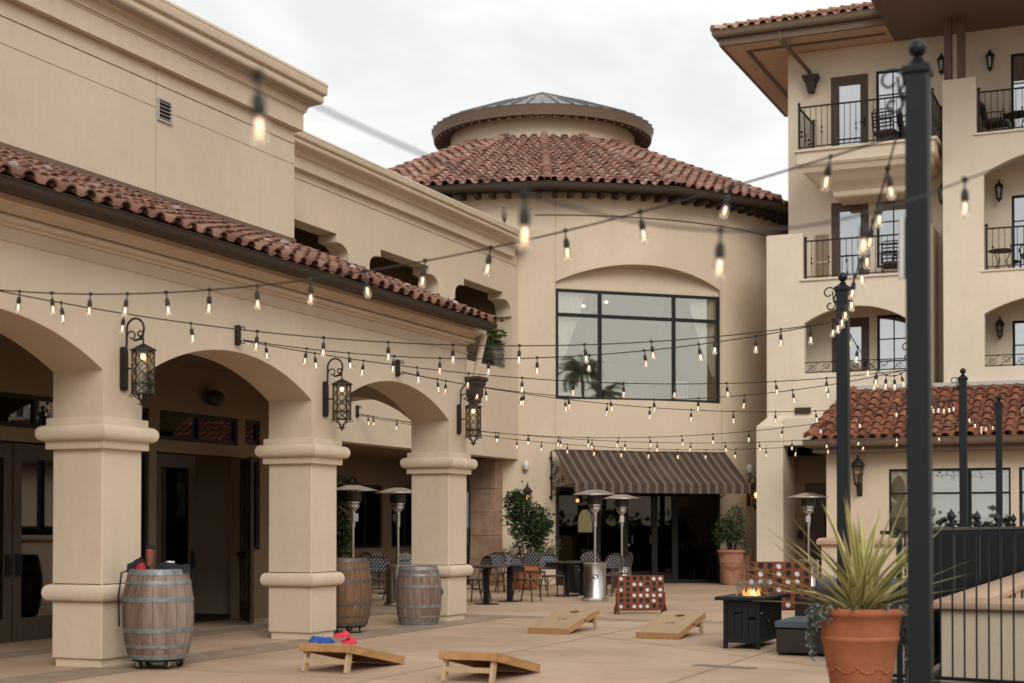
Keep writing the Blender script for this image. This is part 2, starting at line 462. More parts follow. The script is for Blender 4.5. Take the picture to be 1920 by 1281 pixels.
def flax_mat():
    m = NT('flax_blades'); g = m.n('ShaderNodeNewGeometry'); at_ = m.n('ShaderNodeAttribute', attribute_name='margin')
    edge = m.ramp(g.outputs['Random Per Island'], [(0,(0.46,0.41,0.14)),(0.5,(0.66,0.58,0.24)),(1,(0.74,0.67,0.36))])
    core = m.ramp(g.outputs['Random Per Island'], [(0,(0.10,0.13,0.03)),(0.5,(0.24,0.25,0.07)),(1,(0.40,0.37,0.13))])
    c = m.mix(m.ramp(at_.outputs['Fac'], [(0.25,(0,0,0)),(0.6,(1,1,1))]), core, edge)
    tip = m.n('ShaderNodeAttribute', attribute_name='tip')
    c = m.mix(m.ramp(tip.outputs['Fac'], [(0.9,(0,0,0)),(1.0,(0.8,)*3)]), c, (0.16,0.09,0.04))
    m.set(c, 0.42, spec=0.35); tr = m.n('ShaderNodeBsdfTranslucent'); m.l(c, tr.inputs['Color']); mx = m.n('ShaderNodeMixShader'); mx.inputs['Fac'].default_value = 0.18
    m.l(m.b.outputs[0], mx.inputs[1]); m.l(tr.outputs[0], mx.inputs[2]); m.l(mx.outputs[0], m.out.inputs['Surface']); return m.mat
M['flax'] = flax_mat()
M['rosemary'] = leaf('trailing_leaves', [(0,(0.07,0.09,0.05)),(1,(0.20,0.23,0.14))], 0.6, 0.1)
M['blossom'] = leaf('blue_blossom', [(0,(0.30,0.34,0.48)),(1,(0.56,0.58,0.68))], 0.6, 0.2)
M['bark'] = plain('bark', (0.07,0.05,0.035), 0.9, scale=20, bump=0.5)
M['twig'] = plain('dry_twig', (0.05,0.035,0.028), 0.9)
M['bird'] = plain('bird_feathers', (0.235,0.175,0.16), 0.8, var=0.25, scale=30)
M['bird_dark'] = plain('bird_dark', (0.05,0.04,0.035), 0.5)
M['cloth_black'] = plain('cloth_black', (0.012,0.012,0.016), 0.9, scale=40, bump=0.2)
M['cloth_navy'] = plain('cloth_navy', (0.028,0.03,0.04), 0.9, scale=40, bump=0.2)
M['cloth_red'] = plain('cloth_red', (0.45,0.03,0.05), 0.9)
M['cloth_white'] = plain('cloth_white', (0.68,0.66,0.68), 0.9)
M['bag_blue'] = plain('bag_blue', (0.03,0.085,0.32), 0.9, scale=50, bump=0.2)
M['bag_red'] = plain('bag_red', (0.60,0.04,0.055), 0.9, scale=50, bump=0.2)
M['bottle_band'] = plain('bottle_print', (0.19,0.06,0.035), 0.4, var=0.5, scale=60)
M['rubber'] = plain('rubber', (0.015,0.015,0.015), 0.6)
M['stone_block'] = None
def stone_mat():
    m = NT('sandstone_block'); v = m.coord()
    f = m.noise(v, 3, 6, 0.65)
    c = m.ramp(f, [(0.3,(0.24,0.15,0.10)),(0.55,(0.34,0.23,0.16)),(0.75,(0.41,0.29,0.205))])
    m.bump(m.noise(v, 25, 5), 0.3, 0.01); return m.set(c, 0.85, spec=0.2)
M['stone_block'] = stone_mat()
def awning_mat():
    m = NT('awning_stripe'); tc = m.n('ShaderNodeTexCoord'); sp = m.n('ShaderNodeSeparateXYZ'); m.l(tc.outputs['Object'], sp.inputs[0])
    p = m.math('FRACT', m.math('MULTIPLY', sp.outputs['X'], 1/0.236))
    c = m.ramp(p, [(0.0,(0.052,0.038,0.029)),(0.5,(0.15,0.10,0.072)),(0.56,(0.31,0.225,0.165)),(0.60,(0.085,0.058,0.042)),(0.70,(0.14,0.095,0.068)),(0.76,(0.31,0.225,0.165)),(0.80,(0.052,0.038,0.029))])
    for nd in m.t.nodes:
        if nd.type == 'VALTORGB': nd.color_ramp.interpolation = 'CONSTANT'
    f = m.noise(m.coord(), 1.3, 4); c = m.mix(m.ramp(f, [(0.4,(0,0,0)),(0.7,(0.25,)*3)]), c, (0.16,0.13,0.11))
    m.bump(m.noise(m.coord(), 2.0, 2), 0.15, 0.05); return m.set(c, 0.85, spec=0.2)
M['awning'] = awning_mat()
def weave_mat():
    m = NT('bistro_weave'); tc = m.n('ShaderNodeTexCoord'); sp = m.n('ShaderNodeSeparateXYZ'); m.l(tc.outputs['Object'], sp.inputs[0])
    w = m.math('SUBTRACT', sp.outputs['Z'], sp.outputs['Y'])      # up the back, across the seat
    a = m.math('FRACT', m.math('MULTIPLY', m.math('ADD', sp.outputs['X'], w), 14.0)); b = m.math('FRACT', m.math('MULTIPLY', m.math('SUBTRACT', sp.outputs['X'], w), 14.0))
    f = m.math('MULTIPLY', m.math('LESS_THAN', a, 0.48), m.math('LESS_THAN', b, 0.48))
    return m.set(m.mix(f, (0.010,0.010,0.016), (0.40,0.40,0.41)), 0.6)
M['weave'] = weave_mat()
def patio_mat():
    m = NT('patio_concrete'); v = m.coord()
    c = m.ramp(m.noise(v, 0.55, 7, 0.62, 0.3), [(0.28,(0.40,0.265,0.175)),(0.5,(0.50,0.35,0.245)),(0.72,(0.58,0.425,0.31))])
    c = m.mix(m.ramp(m.noise(v, 2.7, 6, 0.7, 0.4), [(0.48,(0,0,0)),(0.72,(0.45,)*3)]), c, (0.37,0.26,0.185))
    c = m.mix(m.ramp(m.noise(m.coord(scale=(1,0.3,1)), 1.1, 6, 0.65), [(0.55,(0,0,0)),(0.7,(0.35,)*3)]), c, (0.40,0.30,0.215))
    c = m.mix(m.ramp(m.noise(v, 70, 3, 0.7), [(0.3,(0.18,)*3),(0.6,(0,0,0))]), c, (0.14,0.09,0.06))
    vo = m.n('ShaderNodeTexVoronoi', feature='DISTANCE_TO_EDGE', Scale=0.42); m.l(v, vo.inputs['Vector'])
    m.bump(m.noise(v, 60, 4), 0.12, 0.006)
    return m.set(c, m.math('ADD', m.math('MULTIPLY', m.noise(v, 1.2, 4), 0.35), 0.48), spec=0.35)
M['patio'] = patio_mat()
M['band'] = plain('paving_band_grey', (0.31,0.235,0.175), 0.75, var=0.25, scale=3, bump=0.1)
M['joint'] = plain('joint_dark', (0.27,0.18,0.125), 0.9)
M['drain'] = plain('drain_plate', (0.26,0.23,0.20), 0.5, 0.3)
M['ground'] = plain('outer_ground', (0.17,0.14,0.105), 0.9, var=0.3, scale=0.3)
M['mulch'] = plain('dark_gravel', (0.022,0.018,0.016), 0.9, var=0.7, scale=45, bump=1.0)
M['seam_metal'] = plain('zinc_roof', (0.20,0.20,0.205), 0.42, 0.5, var=0.2, scale=3)
M['seam_tan'] = plain('copper_roof', (0.25,0.19,0.15), 0.45, 0.3, var=0.2, scale=3)
M['palm'] = leaf('palm_fronds', [(0,(0.03,0.05,0.018)),(1,(0.08,0.10,0.04))], 0.5)
M['hedge'] = leaf('far_foliage', [(0,(0.018,0.03,0.012)),(1,(0.06,0.075,0.035))], 0.6)
# ---------------------------------------------------------------- ground
def sheet(name, pts, z, mat, **kw):
    mb = MB(); mb.add([(x, y, z) for x, y in pts], [tuple(range(len(pts)))])
    return mb.build(name, mat, kind='structure', **kw)
sheet('ground', [(-900,-900),(900,-900),(900,900),(-900,900)], -0.03, M['ground'])
BED = [(-2.95, 13.2), (-3.05, 14.35), (-2.75, 15.16), (14, 15.16), (14, 3), (-0.9, 3)]
sheet('patio', [(-20,-14),(14,-14),(14,3),(-0.9,3),(-2.95,13.2),(-3.05,14.35),(-2.75,15.16),(14,15.16),(14,46),(-20,46)], 0.0, M['patio'])
sheet('planting_bed', BED, -0.012, M['mulch'])
sheet('paving_band', [(-10.62,2),(-9.92,2),(-9.92,22.6),(-10.62,22.6)], 0.004, M['band'])
sheet('paving_band', [(-12.75,2),(-12.25,2),(-12.25,22.6),(-12.75,22.6)], 0.004, M['band'])
sheet('paving_band', [(-13.55,22.65),(-3.4,22.65),(-3.4,23.2),(-13.55,23.2)], 0.004, M['band'])
jn = MB()
def joint_line(a, b, w=0.013):
    a = Vector((*a, 0)); b = Vector((*b, 0)); d = (b-a).normalized(); s = Vector((-d.y, d.x, 0))*w/2
    jn.add([(p.x, p.y, 0.008) for p in (a-s, b-s, b+s, a+s)], [(0,1,2,3)])
for yy in (10.6, 13.1, 15.6, 18.35, 21.0, 26.0, 29.4, 32.8): joint_line((-9.92 if yy < 22.6 else -15, yy), (-3.05, yy))
for xx in (-7.2, -4.4): joint_line((xx, 3), (xx, 22.65)); 
for xx in (-12.2, -8.6, -5.2): joint_line((xx, 23.2), (xx, 36))
joint_line((-8.9, 15.6), (-5.3, 21.0)); joint_line((-3.1, 15.9), (-9.9, 21.6))
jn.build('paving_joints', M['joint'], kind='structure')
sheet('drain_plate', [(-4.75,15.75),(-4.05,15.6),(-4.0,15.78),(-4.7,15.93)], 0.006, M['drain'])

# ---------------------------------------------------------------- roof tiles (barrel tiles laid in overlapping courses)
def tile_field(mb, o, u, s, n, width, length, inside=None, sp=0.29, course=0.37, r=0.092, seed=1, taper=None, mort=0.0, under=None):
    """o lower left corner; u along the eave, s up the slope, n outward normal"""
    rnd = random.Random(seed); o = Vector(o); u = Vector(u).normalized(); s = Vector(s).normalized(); n = Vector(n).normalized()
    nc = int(width/sp); nr = int(math.ceil(length/course)); K = 6
    for i in range(nc+1):
        a = (i+0.5)*sp
        for kind in (1, 0):
            aa = a + (0 if kind else sp/2)
            for j in range(nr):
                t0 = j*course - 0.05 + rnd.uniform(-0.022, 0.022); t1 = t0 + course + 0.075
                if inside and not inside(aa, t0 + course*0.5): continue
                t1 = min(t1, length + 0.03)
                jx = rnd.uniform(-0.012, 0.012); jy = rnd.uniform(-0.012, 0.012); lift = rnd.uniform(0, 0.02)
                vs = []
                for (t, rr, h, jj) in ((t0, r*1.06, 0.030+lift, jx), (t1, r*0.86, 0.004, jy)):
                    for q in range(K+1):
                        th = PI*q/K
                        x = math.cos(th)*rr
                        z = (math.sin(th)*rr*0.95 + 0.02 + h) if kind else (-math.sin(th)*rr*0.55 + 0.055 + h)
                        vs.append(o + u*(aa + x + jj) + s*t + n*z)
                fs = [(q, q+1, K+2+q, K+1+q) for q in range(K)]
                if kind:   # thickness lip at the lower end
                    b = len(vs); c0 = o + u*(aa+jx) + s*t0
                    for q in range(K+1):
                        th = PI*q/K; x = math.cos(th)*r*0.86; z = math.sin(th)*r*0.78 + 0.02 + 0.030 + lift
                        vs.append(o + u*(aa + x + jx) + s*(t0+0.004) + n*z)
                    fs += [(q, b+q, b+q+1, q+1) for q in range(K)]
                mb.cur = 0; mb.add(vs, fs)
                if mort and kind and 0 < j < nr-1 and rnd.random() < mort:
                    p = o + u*(aa + rnd.uniform(-0.06, 0.06)) + s*(t0+0.10) + n*(r+0.062)
                    mb.cur = 1
                    vs2 = []; rw = rnd.uniform(0.04,0.075); rl = rnd.uniform(0.07,0.15)
                    for ring, hh in ((1.0,-0.05),(0.75,-0.012),(0.35,0.008)):
                        for q in range(10):
                            an = 2*PI*q/10; rr = ring*rnd.uniform(0.8,1.2)
                            vs2.append(p + u*math.cos(an)*rr*rw + s*(math.sin(an)*rr*rl) + n*(hh - 0.05*(math.cos(an)*rr)**2))
                    vs2.append(p + n*0.012)
                    mb.add(vs2, [(a_*10+q, a_*10+(q+1) % 10, a_*10+10+(q+1) % 10, a_*10+10+q) for a_ in (0,1) for q in range(10)] + [(20+q, 20+(q+1) % 10, 30) for q in range(10)])
                    mb.cur = 0
def ridge_row(mb, a, b, n, r=0.10, course=0.36, seed=3):
    rnd = random.Random(seed); a = Vector(a); b = Vector(b); d = (b-a); L = d.length; d.normalize()
    n = Vector(n); n = (n - d*n.dot(d)).normalized(); u = d.cross(n); K = 6; k = max(1, int(L/course))
    for j in range(k):
        t0 = j*L/k - 0.04; t1 = (j+1)*L/k + 0.03; vs = []
        for t, rr, h in ((t0, r*1.08, 0.04+rnd.uniform(0,0.012)), (t1, r*0.88, 0.015)):
            for q in range(K+1):
                th = PI*q/K; vs.append(a + d*t + u*(math.cos(th)*rr) + n*(math.sin(th)*rr + h))
        mb.add(vs, [(q, q+1, K+2+q, K+1+q) for q in range(K)] + [tuple(range(K+1))])

CORN = [(0,0), (0.09,0.0), (0.11,0.015), (0.11,0.33), (0.125,0.34), (0.125,0.365), (0.15,0.37), (0.15,0.40), (0.155,0.41), (0.17,0.455), (0.20,0.49), (0.245,0.51),
        (0.25,0.53), (0.285,0.535), (0.33,0.555), (0.36,0.60), (0.365,0.65), (0.355,0.70), (0.37,0.715), (0.395,0.73), (0.41,0.76), (0.41,0.90), (0.418,0.905), (0.418,0.93), (0.40,0.97), (0.36,0.995), (0,1.0)]
def cornice_prof(z0, z1, k=1.0): return [(d*k, z0 + (z1-z0)*t) for d, t in CORN]

# ---------------------------------------------------------------- the event hall on the left
XF, XD, XL = -10.43, -13.6, -15.2
HALL = thing('event_hall', 'long sand stucco hall with tile-roofed arched arcade along the left of the patio', 'building', (-12.5, 14, 0))
COLY = [4.35, 8.64, 12.905, 17.185, 21.36]; CW = 0.67
facade = lambda s, t, d: (XF - d, s, t)
pts = [(2.0, 4.62), (2.0, 2.68), (COLY[0], 2.68)]
for i, y in enumerate(COLY):
    pts.append((y, 2.68)); pts.append((y+CW, 2.68))
    if i < len(COLY)-1:
        pts += seg_arch(y+CW, COLY[i+1], 3.20, 0.46, 28)
seen = []; [seen.append(p) for p in pts if not seen or (abs(seen[-1][0]-p[0]) + abs(seen[-1][1]-p[1]) > 1e-5)]
seen.append((COLY[-1]+CW, 4.62))
mb = MB(); mb.plate(seen, [], facade, CW)
mb.build('arcade_wall', M['stucco_hall'], HALL, True)
# end wall of the arcade with its own arch
ea, eb = -XF + CW, -XD
endmap = lambda s, t, d: (-s, COLY[-1] + CW - 0.02 - d, t)
pe = [(ea, 4.6), (ea, 2.68), (ea, 3.2)] + seg_arch(ea + 0.001, eb - 0.15, 3.2, 0.44, 24)[1:] + [(eb - 0.15, 0.0), (eb, 0.0), (eb, 4.6)]
mb = MB(); mb.plate(pe, [], endmap, CW - 0.04); mb.build('arcade_end_wall', M['stucco_hall'], HALL, True)
# columns
def square_ring(prof, x0, x1, y0, y1):
    """moulding profile (d, z) wrapped round a square shaft"""
    return [[(x0-d, y0-d, z), (x1+d, y0-d, z), (x1+d, y1+d, z), (x0-d, y1+d, z)] for d, z in prof]
def torus_prof(z0, z1, d, base=0.0, n=10):
    c = (z0+z1)/2; h = (z1-z0)/2
    return [(base + d*math.cos(-PI/2 + PI*i/n)**0.75 if abs(math.cos(-PI/2+PI*i/n)) > 1e-6 else base, c + h*math.sin(-PI/2 + PI*i/n)) for i in range(n+1)]
for y in COLY:
    x0, x1, y0, y1 = XF-CW, XF, y, y+CW
    sh = MB(); sh.box(x0, x1, y0, y1, 0.09, 2.68)
    s = sh.build('column', M['stucco_hall'], HALL, True, bevel=0.012)
    p = MB(); p.box(x0+0.03, x1-0.03, y0+0.03, y1-0.03, 0.0, 0.10); p.build('plinth', M['stucco_trim'], s, True)
    c = MB(); c.loft(square_ring([(0.0,2.352),(0.052,2.356),(0.056,2.362),(0.056,2.44)] + torus_prof(2.44, 2.615, 0.085, 0.05) + [(0.05,2.617),(0.05,2.688),(0.046,2.694),(0.0,2.700)], x0, x1, y0, y1))
    c.build('capital', M['stucco_trim'], s, True, smooth=35)
    c = MB(); c.loft(square_ring([(0.0,0.70)] + torus_prof(0.705, 0.89, 0.080, 0.0) + [(0.0,0.90)], x0, x1, y0, y1))
    c.build('belt_moulding', M['stucco_trim'], s, True, smooth=35)
# small round drain cover on the column nearest the tables
# crown moulding and thin reveal under the gutter
yE = COLY[-1] + CW
mb = MB(); mb.sweep([(0,4.325),(0.022,4.33),(0.03,4.338),(0.022,4.348),(0,4.355)], [(XF,2.0),(XF,yE),(XD,yE)], [(1,0),(0,1)]); mb.build('string_course', M['stucco_trim'], HALL, True)
mb = MB(); mb.sweep([(0,4.475),(0.035,4.475),(0.035,4.50),(0.045,4.503)] + [(0.045+0.065*math.cos(R(a)), 4.54+0.037*math.sin(R(a))) for a in range(-85,86,17)] + [(0.05,4.58),(0.085,4.585),(0.10,4.60),(0.13,4.63),(0.18,4.645),(0.185,4.66),(0.24,4.662),(0.24,4.72),(0,4.72)],
    [(XF,2.0),(XF,yE),(XD,yE)], [(1,0),(0,1)])
mb.build('crown_moulding', M['stucco_trim'], HALL, True, smooth=40)
# porch ceiling, back wall with openings
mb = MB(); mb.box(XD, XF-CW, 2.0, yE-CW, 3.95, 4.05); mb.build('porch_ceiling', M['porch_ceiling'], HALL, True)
dw = lambda s, t, d: (XD - d, s, t)
def rect(a, b, c, d): return [(a,c),(b,c),(b,d),(a,d)]
holes = [rect(14.02,16.24,0.02,2.62), rect(14.02,16.24,2.80,3.24), rect(17.50,17.88,0.35,2.62), rect(17.50,17.88,2.80,3.24),
         rect(18.05,20.28,0.02,2.62), rect(18.12,20.17,2.80,3.24), rect(20.36,20.80,1.13,2.62), rect(20.36,20.80,2.84,3.24)]
mb = MB(); mb.plate(rect(2.0, 21.83, 0.0, 4.6), holes, dw, 0.22); mb.build('porch_wall', M['stucco_shaded'], HALL, True)
mb = MB(); mb.plate(rect(2.0, 21.83, 4.6, 8.30), [], dw, 0.22)
mb.box(XD-6, XD-0.22, 21.61, 21.83, 0, 8.30)
mb.build('upper_wall', M['stucco_hall'], HALL, True)
mb = MB(); mb.sweep(cornice_prof(8.28, 9.18, 1.0), [(XD,2.0),(XD,21.83),(XD-4,21.83)], [(1,0),(0,1)]); mb.build('cornice', M['stucco_trim'], HALL, True, smooth=40)
mb = MB(); mb.box(XD-6, XD-0.05, 2.0, 21.78, 9.0, 9.1); mb.build('flat_roof', M['bronze'], HALL, True)
# control joints: thin shadow beads standing 3 mm proud
mb = MB()
mb.box(XD, XD+0.004, 2.0, 18.0, 7.697, 7.703); mb.box(XD, XD+0.004, 18.38, 21.83, 7.697, 7.703)
mb.box(XD, XD+0.003, 18.0, 18.005, 6.4, 8.28)
mb.build('control_joint', M['bead'], HALL, True)
for x, y0, y1, z in ((XD,2.0,21.8,8.05),(XL,21.9,35.1,8.177)):      # stained drip bead
    mb = MB(); mb.box(x, x+0.010, y0, y1, z, z+0.009); mb.build('drip_bead', M['bead'], HALL, True)
# vent
mb = MB(); mb.plate(rect(18.02,18.36,7.52,7.86), [rect(18.05,18.33,7.55,7.83)], lambda s,t,d: (XD+0.03-d, s, t), 0.06)
v = mb.build('wall_vent', M['vent'], HALL, True)
mb = MB()
for k in range(5): mb.bar((XD+0.015,18.05,7.575+k*0.057), (XD+0.015,18.33,7.575+k*0.057), 0.05, 0.008, (0.6,0,1))
mb.build('louvre', M['vent'], v, True)
mb = MB(); mb.box(XD+0.002, XD+0.004, 18.05, 18.33, 7.55, 7.83); mb.build('vent_opening', M['room_dark'], v, True)
# arcade roof
YR = 21.86
XE, ZE, ZR = -9.93, 4.80, 6.25
sl = Vector((XD-XE, 0, ZR-ZE)); L = sl.length; sl.normalize(); nn = Vector((sl.z*1, 0, -sl.x)).normalized()
mb = MB(); mb.add([(XE,2,ZE-0.03),(XE,YR,ZE-0.03),(XD,YR,ZR-0.03),(XD,2,ZR-0.03),(XE,2,ZE-0.10),(XE,YR,ZE-0.10),(XD,YR,ZR-0.4),(XD,2,ZR-0.4)],
    [(0,1,2,3),(7,6,5,4),(0,4,5,1),(1,5,6,2)])
rf = mb.build('roof', M['fascia'], HALL, True)
mb = MB(); tile_field(mb, (XE, 4.0, ZE-0.02), (0,1,0), sl, nn, YR-4.0-0.12, L, seed=11, mort=0.045)
ridge_row(mb, (XE, YR-0.05, ZE-0.06), (XD+0.05, YR-0.05, ZR-0.02), nn, 0.08, 0.38)
mb.build('roof_tiles', [M['tile_hall'], M['mortar']], rf, True, recalc=False, smooth=50)
mb = MB(); mb.box(XD, XE-0.04, 2.0, YR-0.02, 4.722, 4.736); mb.build('eave_board', M['eave_dark'], rf, True)
mb = MB(); mb.box(XD, XD+0.035, 2.0, 21.83, ZR+0.06, ZR+0.17); mb.build('roof_flashing', M['fascia'], rf, True)
gp = [(0.0,0.15),(0.0,0.02),(0.03,-0.02),(0.07,-0.03),(0.11,0.0),(0.135,0.05),(0.14,0.13),(0.155,0.14),(0.155,0.155),(0.13,0.155),(0.125,0.05),(0.07,-0.01),(0.02,0.03),(0.015,0.15)]
mb = MB(); mb.sweep([(d-0.03, 4.685+z*0.66) for d, z in gp], [(XE-0.06,2.0),(XE-0.06,YR+0.02)], [(1,0)])
mb.obox((XE-0.015, YR+0.015, 4.727), (0.13, 0.02, 0.10)); gut = mb.build('gutter', M['bronze'], HALL, True, smooth=40)
mb = MB(); mb.tube([(XF+0.28, yE+0.08, 4.64),(XF+0.26, yE+0.08, 4.56),(XF+0.12, yE+0.08, 3.98),(XF+0.10, yE+0.08, 3.90)], 0.05, 10); mb.build('downspout', M['stucco_trim'], HALL, True, smooth=40)
mb = MB()
cx, cy = XF+0.10, yE+0.08
mb.loft([[(cx-w,cy-w,z),(cx+w,cy-w,z),(cx+w,cy+w,z),(cx-w,cy+w,z)] for w, z in ((0.075,3.52),(0.085,3.55),(0.085,3.60),(0.11,3.66),(0.11,3.78),(0.145,3.84),(0.145,3.88),(0.17,3.90),(0.17,3.95))])
mb.build('leader_head', M['eave_dark'], HALL, True)
mb = MB(); mb.tube([(cx,cy,3.52),(cx,cy,0.05)], 0.045, 10); 
# doors of the porch
def leaf_door(parent, ya, yb, z0, z1, x, split=None, handle_side=1, name='door'):
    """glazed leaf in the plane X=x between ya and yb"""
    st = 0.16; mp = lambda s, t, d: (x - d, s, t)
    hl = [rect(ya+st, yb-st, z0+0.32, z1-0.2)]
    mb = MB(); mb.plate(rect(ya+0.006, yb-0.006, z0+0.01, z1-0.006), hl, mp, 0.05)
    d = mb.build(name, M['door'], parent, True)
    mb = MB(); mb.plate(rect(ya+st-0.01, yb-st+0.01, z0+0.31, z1-0.19), [], lambda s,t,dd: (x-0.02-dd, s, t), 0.008); mb.build('pane', M['glass_door'], d, True)
    hy = yb-0.09 if handle_side > 0 else ya+0.09
    mb = MB(); mb.box(x, x+0.02, hy-0.04, hy+0.04, z0+0.86, z0+1.16); mb.tube([(x+0.06,hy,z0+0.9),(x+0.06,hy,z0+1.12)], 0.014, 8); mb.tube([(x,hy,z0+0.92),(x+0.06,hy,z0+0.92)],0.01,6); mb.tube([(x,hy,z0+1.10),(x+0.06,hy,z0+1.10)],0.01,6)
    mb.build('handle', M['iron'], d, True)
    return d
leaf_door(HALL, 14.05, 15.12, 0.0, 2.60, XD-0.06, 1, 1); leaf_door(HALL, 15.13, 16.20, 0.0, 2.60, XD-0.06, 1, -1)
leaf_door(HALL, 18.08, 19.10, 0.0, 2.60, XD-0.06, 1, 1)
def glazed(parent, ya, yb, z0, z1, x, nm=0, name='window', fr=0.06, glass='glass_door', mat='frame', nh=()):
    hs = []; cuts = [ya+fr] + [ya + (yb-ya)*(k+1)/(nm+1) for k in range(nm)] + [yb-fr]
    for k in range(nm+1):
        a = cuts[k] + (0.025 if k else 0); b = cuts[k+1] - (0.025 if k < nm else 0)
        hs.append(rect(a, b, z0+fr, z1-fr))
    mb = MB(); mb.plate(rect(ya+0.004, yb-0.004, z0+0.004, z1-0.004), hs, lambda s,t,d: (x-d, s, t), 0.07)
    w = mb.build(name, M[mat], parent, True)
    mb = MB(); mb.plate(rect(ya+fr-0.01, yb-fr+0.01, z0+fr-0.01, z1-fr+0.01), [], lambda s,t,d: (x-0.03-d, s, t), 0.008); mb.build('pane', M[glass], w, True)
    return w
for (a, b, c, d, k) in ((14.02,16.24,2.80,3.24,2),(17.50,17.88,0.35,2.62,0),(17.50,17.88,2.80,3.24,0),(18.12,20.17,2.80,3.24,1),(20.36,20.80,1.13,2.62,0),(20.36,20.80,2.84,3.24,0)):
    glazed(HALL, a, b, c, d, XD-0.03, k)
# the leaf that stands open
oh = Vector((XD+0.03, 20.26, 0)); od = Vector((math.cos(R(-47)), math.sin(R(-47)), 0)); on = Vector((od.y, -od.x, 0))
om = lambda s, t, d: tuple(oh + od*s + on*d + Vector((0,0,t)))
mb = MB(); mb.plate(rect(0,1.05,0.02,2.59), [rect(0.16,0.89,0.33,1.02), rect(0.16,0.89,1.12,2.40)], om, 0.05)
d = mb.build('open_door', M['door'], HALL, True)
mb = MB(); mb.plate(rect(0.15,0.90,0.32,2.41), [], lambda s,t,dd: tuple(oh+od*s+on*(dd+0.02)+Vector((0,0,t))), 0.008); mb.build('pane', M['glass_door'], d, True)
mb = MB(); mb.bar(oh+od*0.06+on*0.09+Vector((0,0,1.07)), oh+od*0.99+on*0.09+Vector((0,0,1.07)), 0.04, 0.06); mb.build('push_bar', M['iron'], d, True)
# hall interior seen through the doors
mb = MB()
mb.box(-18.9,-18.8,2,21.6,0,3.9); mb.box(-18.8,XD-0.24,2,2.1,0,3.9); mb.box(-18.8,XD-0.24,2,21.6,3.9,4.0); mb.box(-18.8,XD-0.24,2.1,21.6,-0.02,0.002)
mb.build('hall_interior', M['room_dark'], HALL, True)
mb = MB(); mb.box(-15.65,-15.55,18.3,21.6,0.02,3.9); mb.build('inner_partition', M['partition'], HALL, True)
# loggia wing behind
logmap = lambda s, t, d: (XL - d, s, t)
def shoulder(y0, y1):
    a = [(y0,5.47),(y0,6.84),(y0+0.09,6.84),(y0+0.09,6.98)] + [(y0+0.09+0.36*(1-math.cos(R(90*i/6))), 6.98+0.24*math.sin(R(90*i/6))) for i in range(1,7)] + [(y0+0.57,7.22),(y0+0.57,7.385)]
    b = [(y0+y1-p[0], p[1]) for p in reversed(a)]
    return a + b
OPEN = [(23.15,26.56),(27.26,30.68),(31.37,34.79)]
ph = []
for a, b in OPEN:
    q = shoulder(a, b); clean = []
    for p in q:
        if not clean or abs(clean[-1][0]-p[0]) + abs(clean[-1][1]-p[1]) > 1e-4: clean.append(p)
    ph.append(clean)
mb = MB(); mb.plate(rect(21.84, 35.18, 3.225, 8.45), ph, logmap, 0.42); mb.build('loggia_wall', M['stucco_hall'], HALL, True)
mb = MB(); mb.sweep(cornice_prof(8.34, 8.98, 1.0), [(XL,21.84),(XL,34.62),(XL-3,34.62)], [(1,0),(0,1)]); mb.build('cornice', M['stucco_trim'], HALL, True, smooth=40)
mb = MB(); mb.box(-18.6, XL-0.43, 21.84, 35.6, 5.0, 5.12); mb.box(-18.6, XL-0.43, 21.84, 35.6, 3.24, 3.4); mb.build('loggia_floor', M['stucco_shaded'], HALL, True)
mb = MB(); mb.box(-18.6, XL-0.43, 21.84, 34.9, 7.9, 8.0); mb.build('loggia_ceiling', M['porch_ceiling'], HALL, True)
mb = MB(); mb.box(-17.6,-17.5,21.84,34.8,5.12,7.9); mb.box(-17.5,XL-0.43,34.80,34.95,5.12,7.9); mb.box(-17.5,XL-0.43,26.8,26.95,5.12,7.9); mb.build('loggia_back_wall', M['stucco_shaded'], HALL, True)
for a, b in OPEN:
    mb = MB(); x = XL-0.2
    for z in (5.60, 5.72): mb.tube([(x,a,z),(x,b,z)], 0.012, 6)
    for k in range(26): y = a + (b-a)*(k+0.5)/26; mb.tube([(x,y,5.47),(x,y,5.72)], 0.007, 4)
    mb.build('sill_railing', M['iron'], HALL, True)
# covered dining porch under the loggia
bk = lambda s, t, d: (-18.5 - d, s, t)
wins = [rect(29.9,31.6,0.95,2.55), rect(32.38,34.02,0.95,2.55), rect(34.5,36.2,0.95,2.55), rect(38.7,40.3,0.95,2.55)]
mb = MB(); mb.plate(rect(21.83,44,0,4.9), wins, bk, 0.2); mb.build('dining_wall', M['stucco_shaded'], HALL, True)
for q in wins: glazed(HALL, q[0][0], q[1][0], 0.95, 2.55, -18.56, 1)
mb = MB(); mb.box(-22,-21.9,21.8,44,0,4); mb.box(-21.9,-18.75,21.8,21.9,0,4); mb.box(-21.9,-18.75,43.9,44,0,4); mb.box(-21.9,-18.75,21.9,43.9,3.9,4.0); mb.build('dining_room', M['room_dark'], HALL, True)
c0 = Vector((-15.95, 35.0, 0))
mb = MB(); 
for k, (z0, z1) in enumerate(((0,0.66),(0.665,1.26),(1.265,1.86),(1.865,2.46),(2.465,3.22))):
    w = 0.36 + (0.01 if k == 0 else 0); mb.box(c0.x-w, c0.x+w, c0.y-w, c0.y+w, z0, z1)
mb.build('stone_pier', M['stone_block'], HALL, True, bevel=0.012)

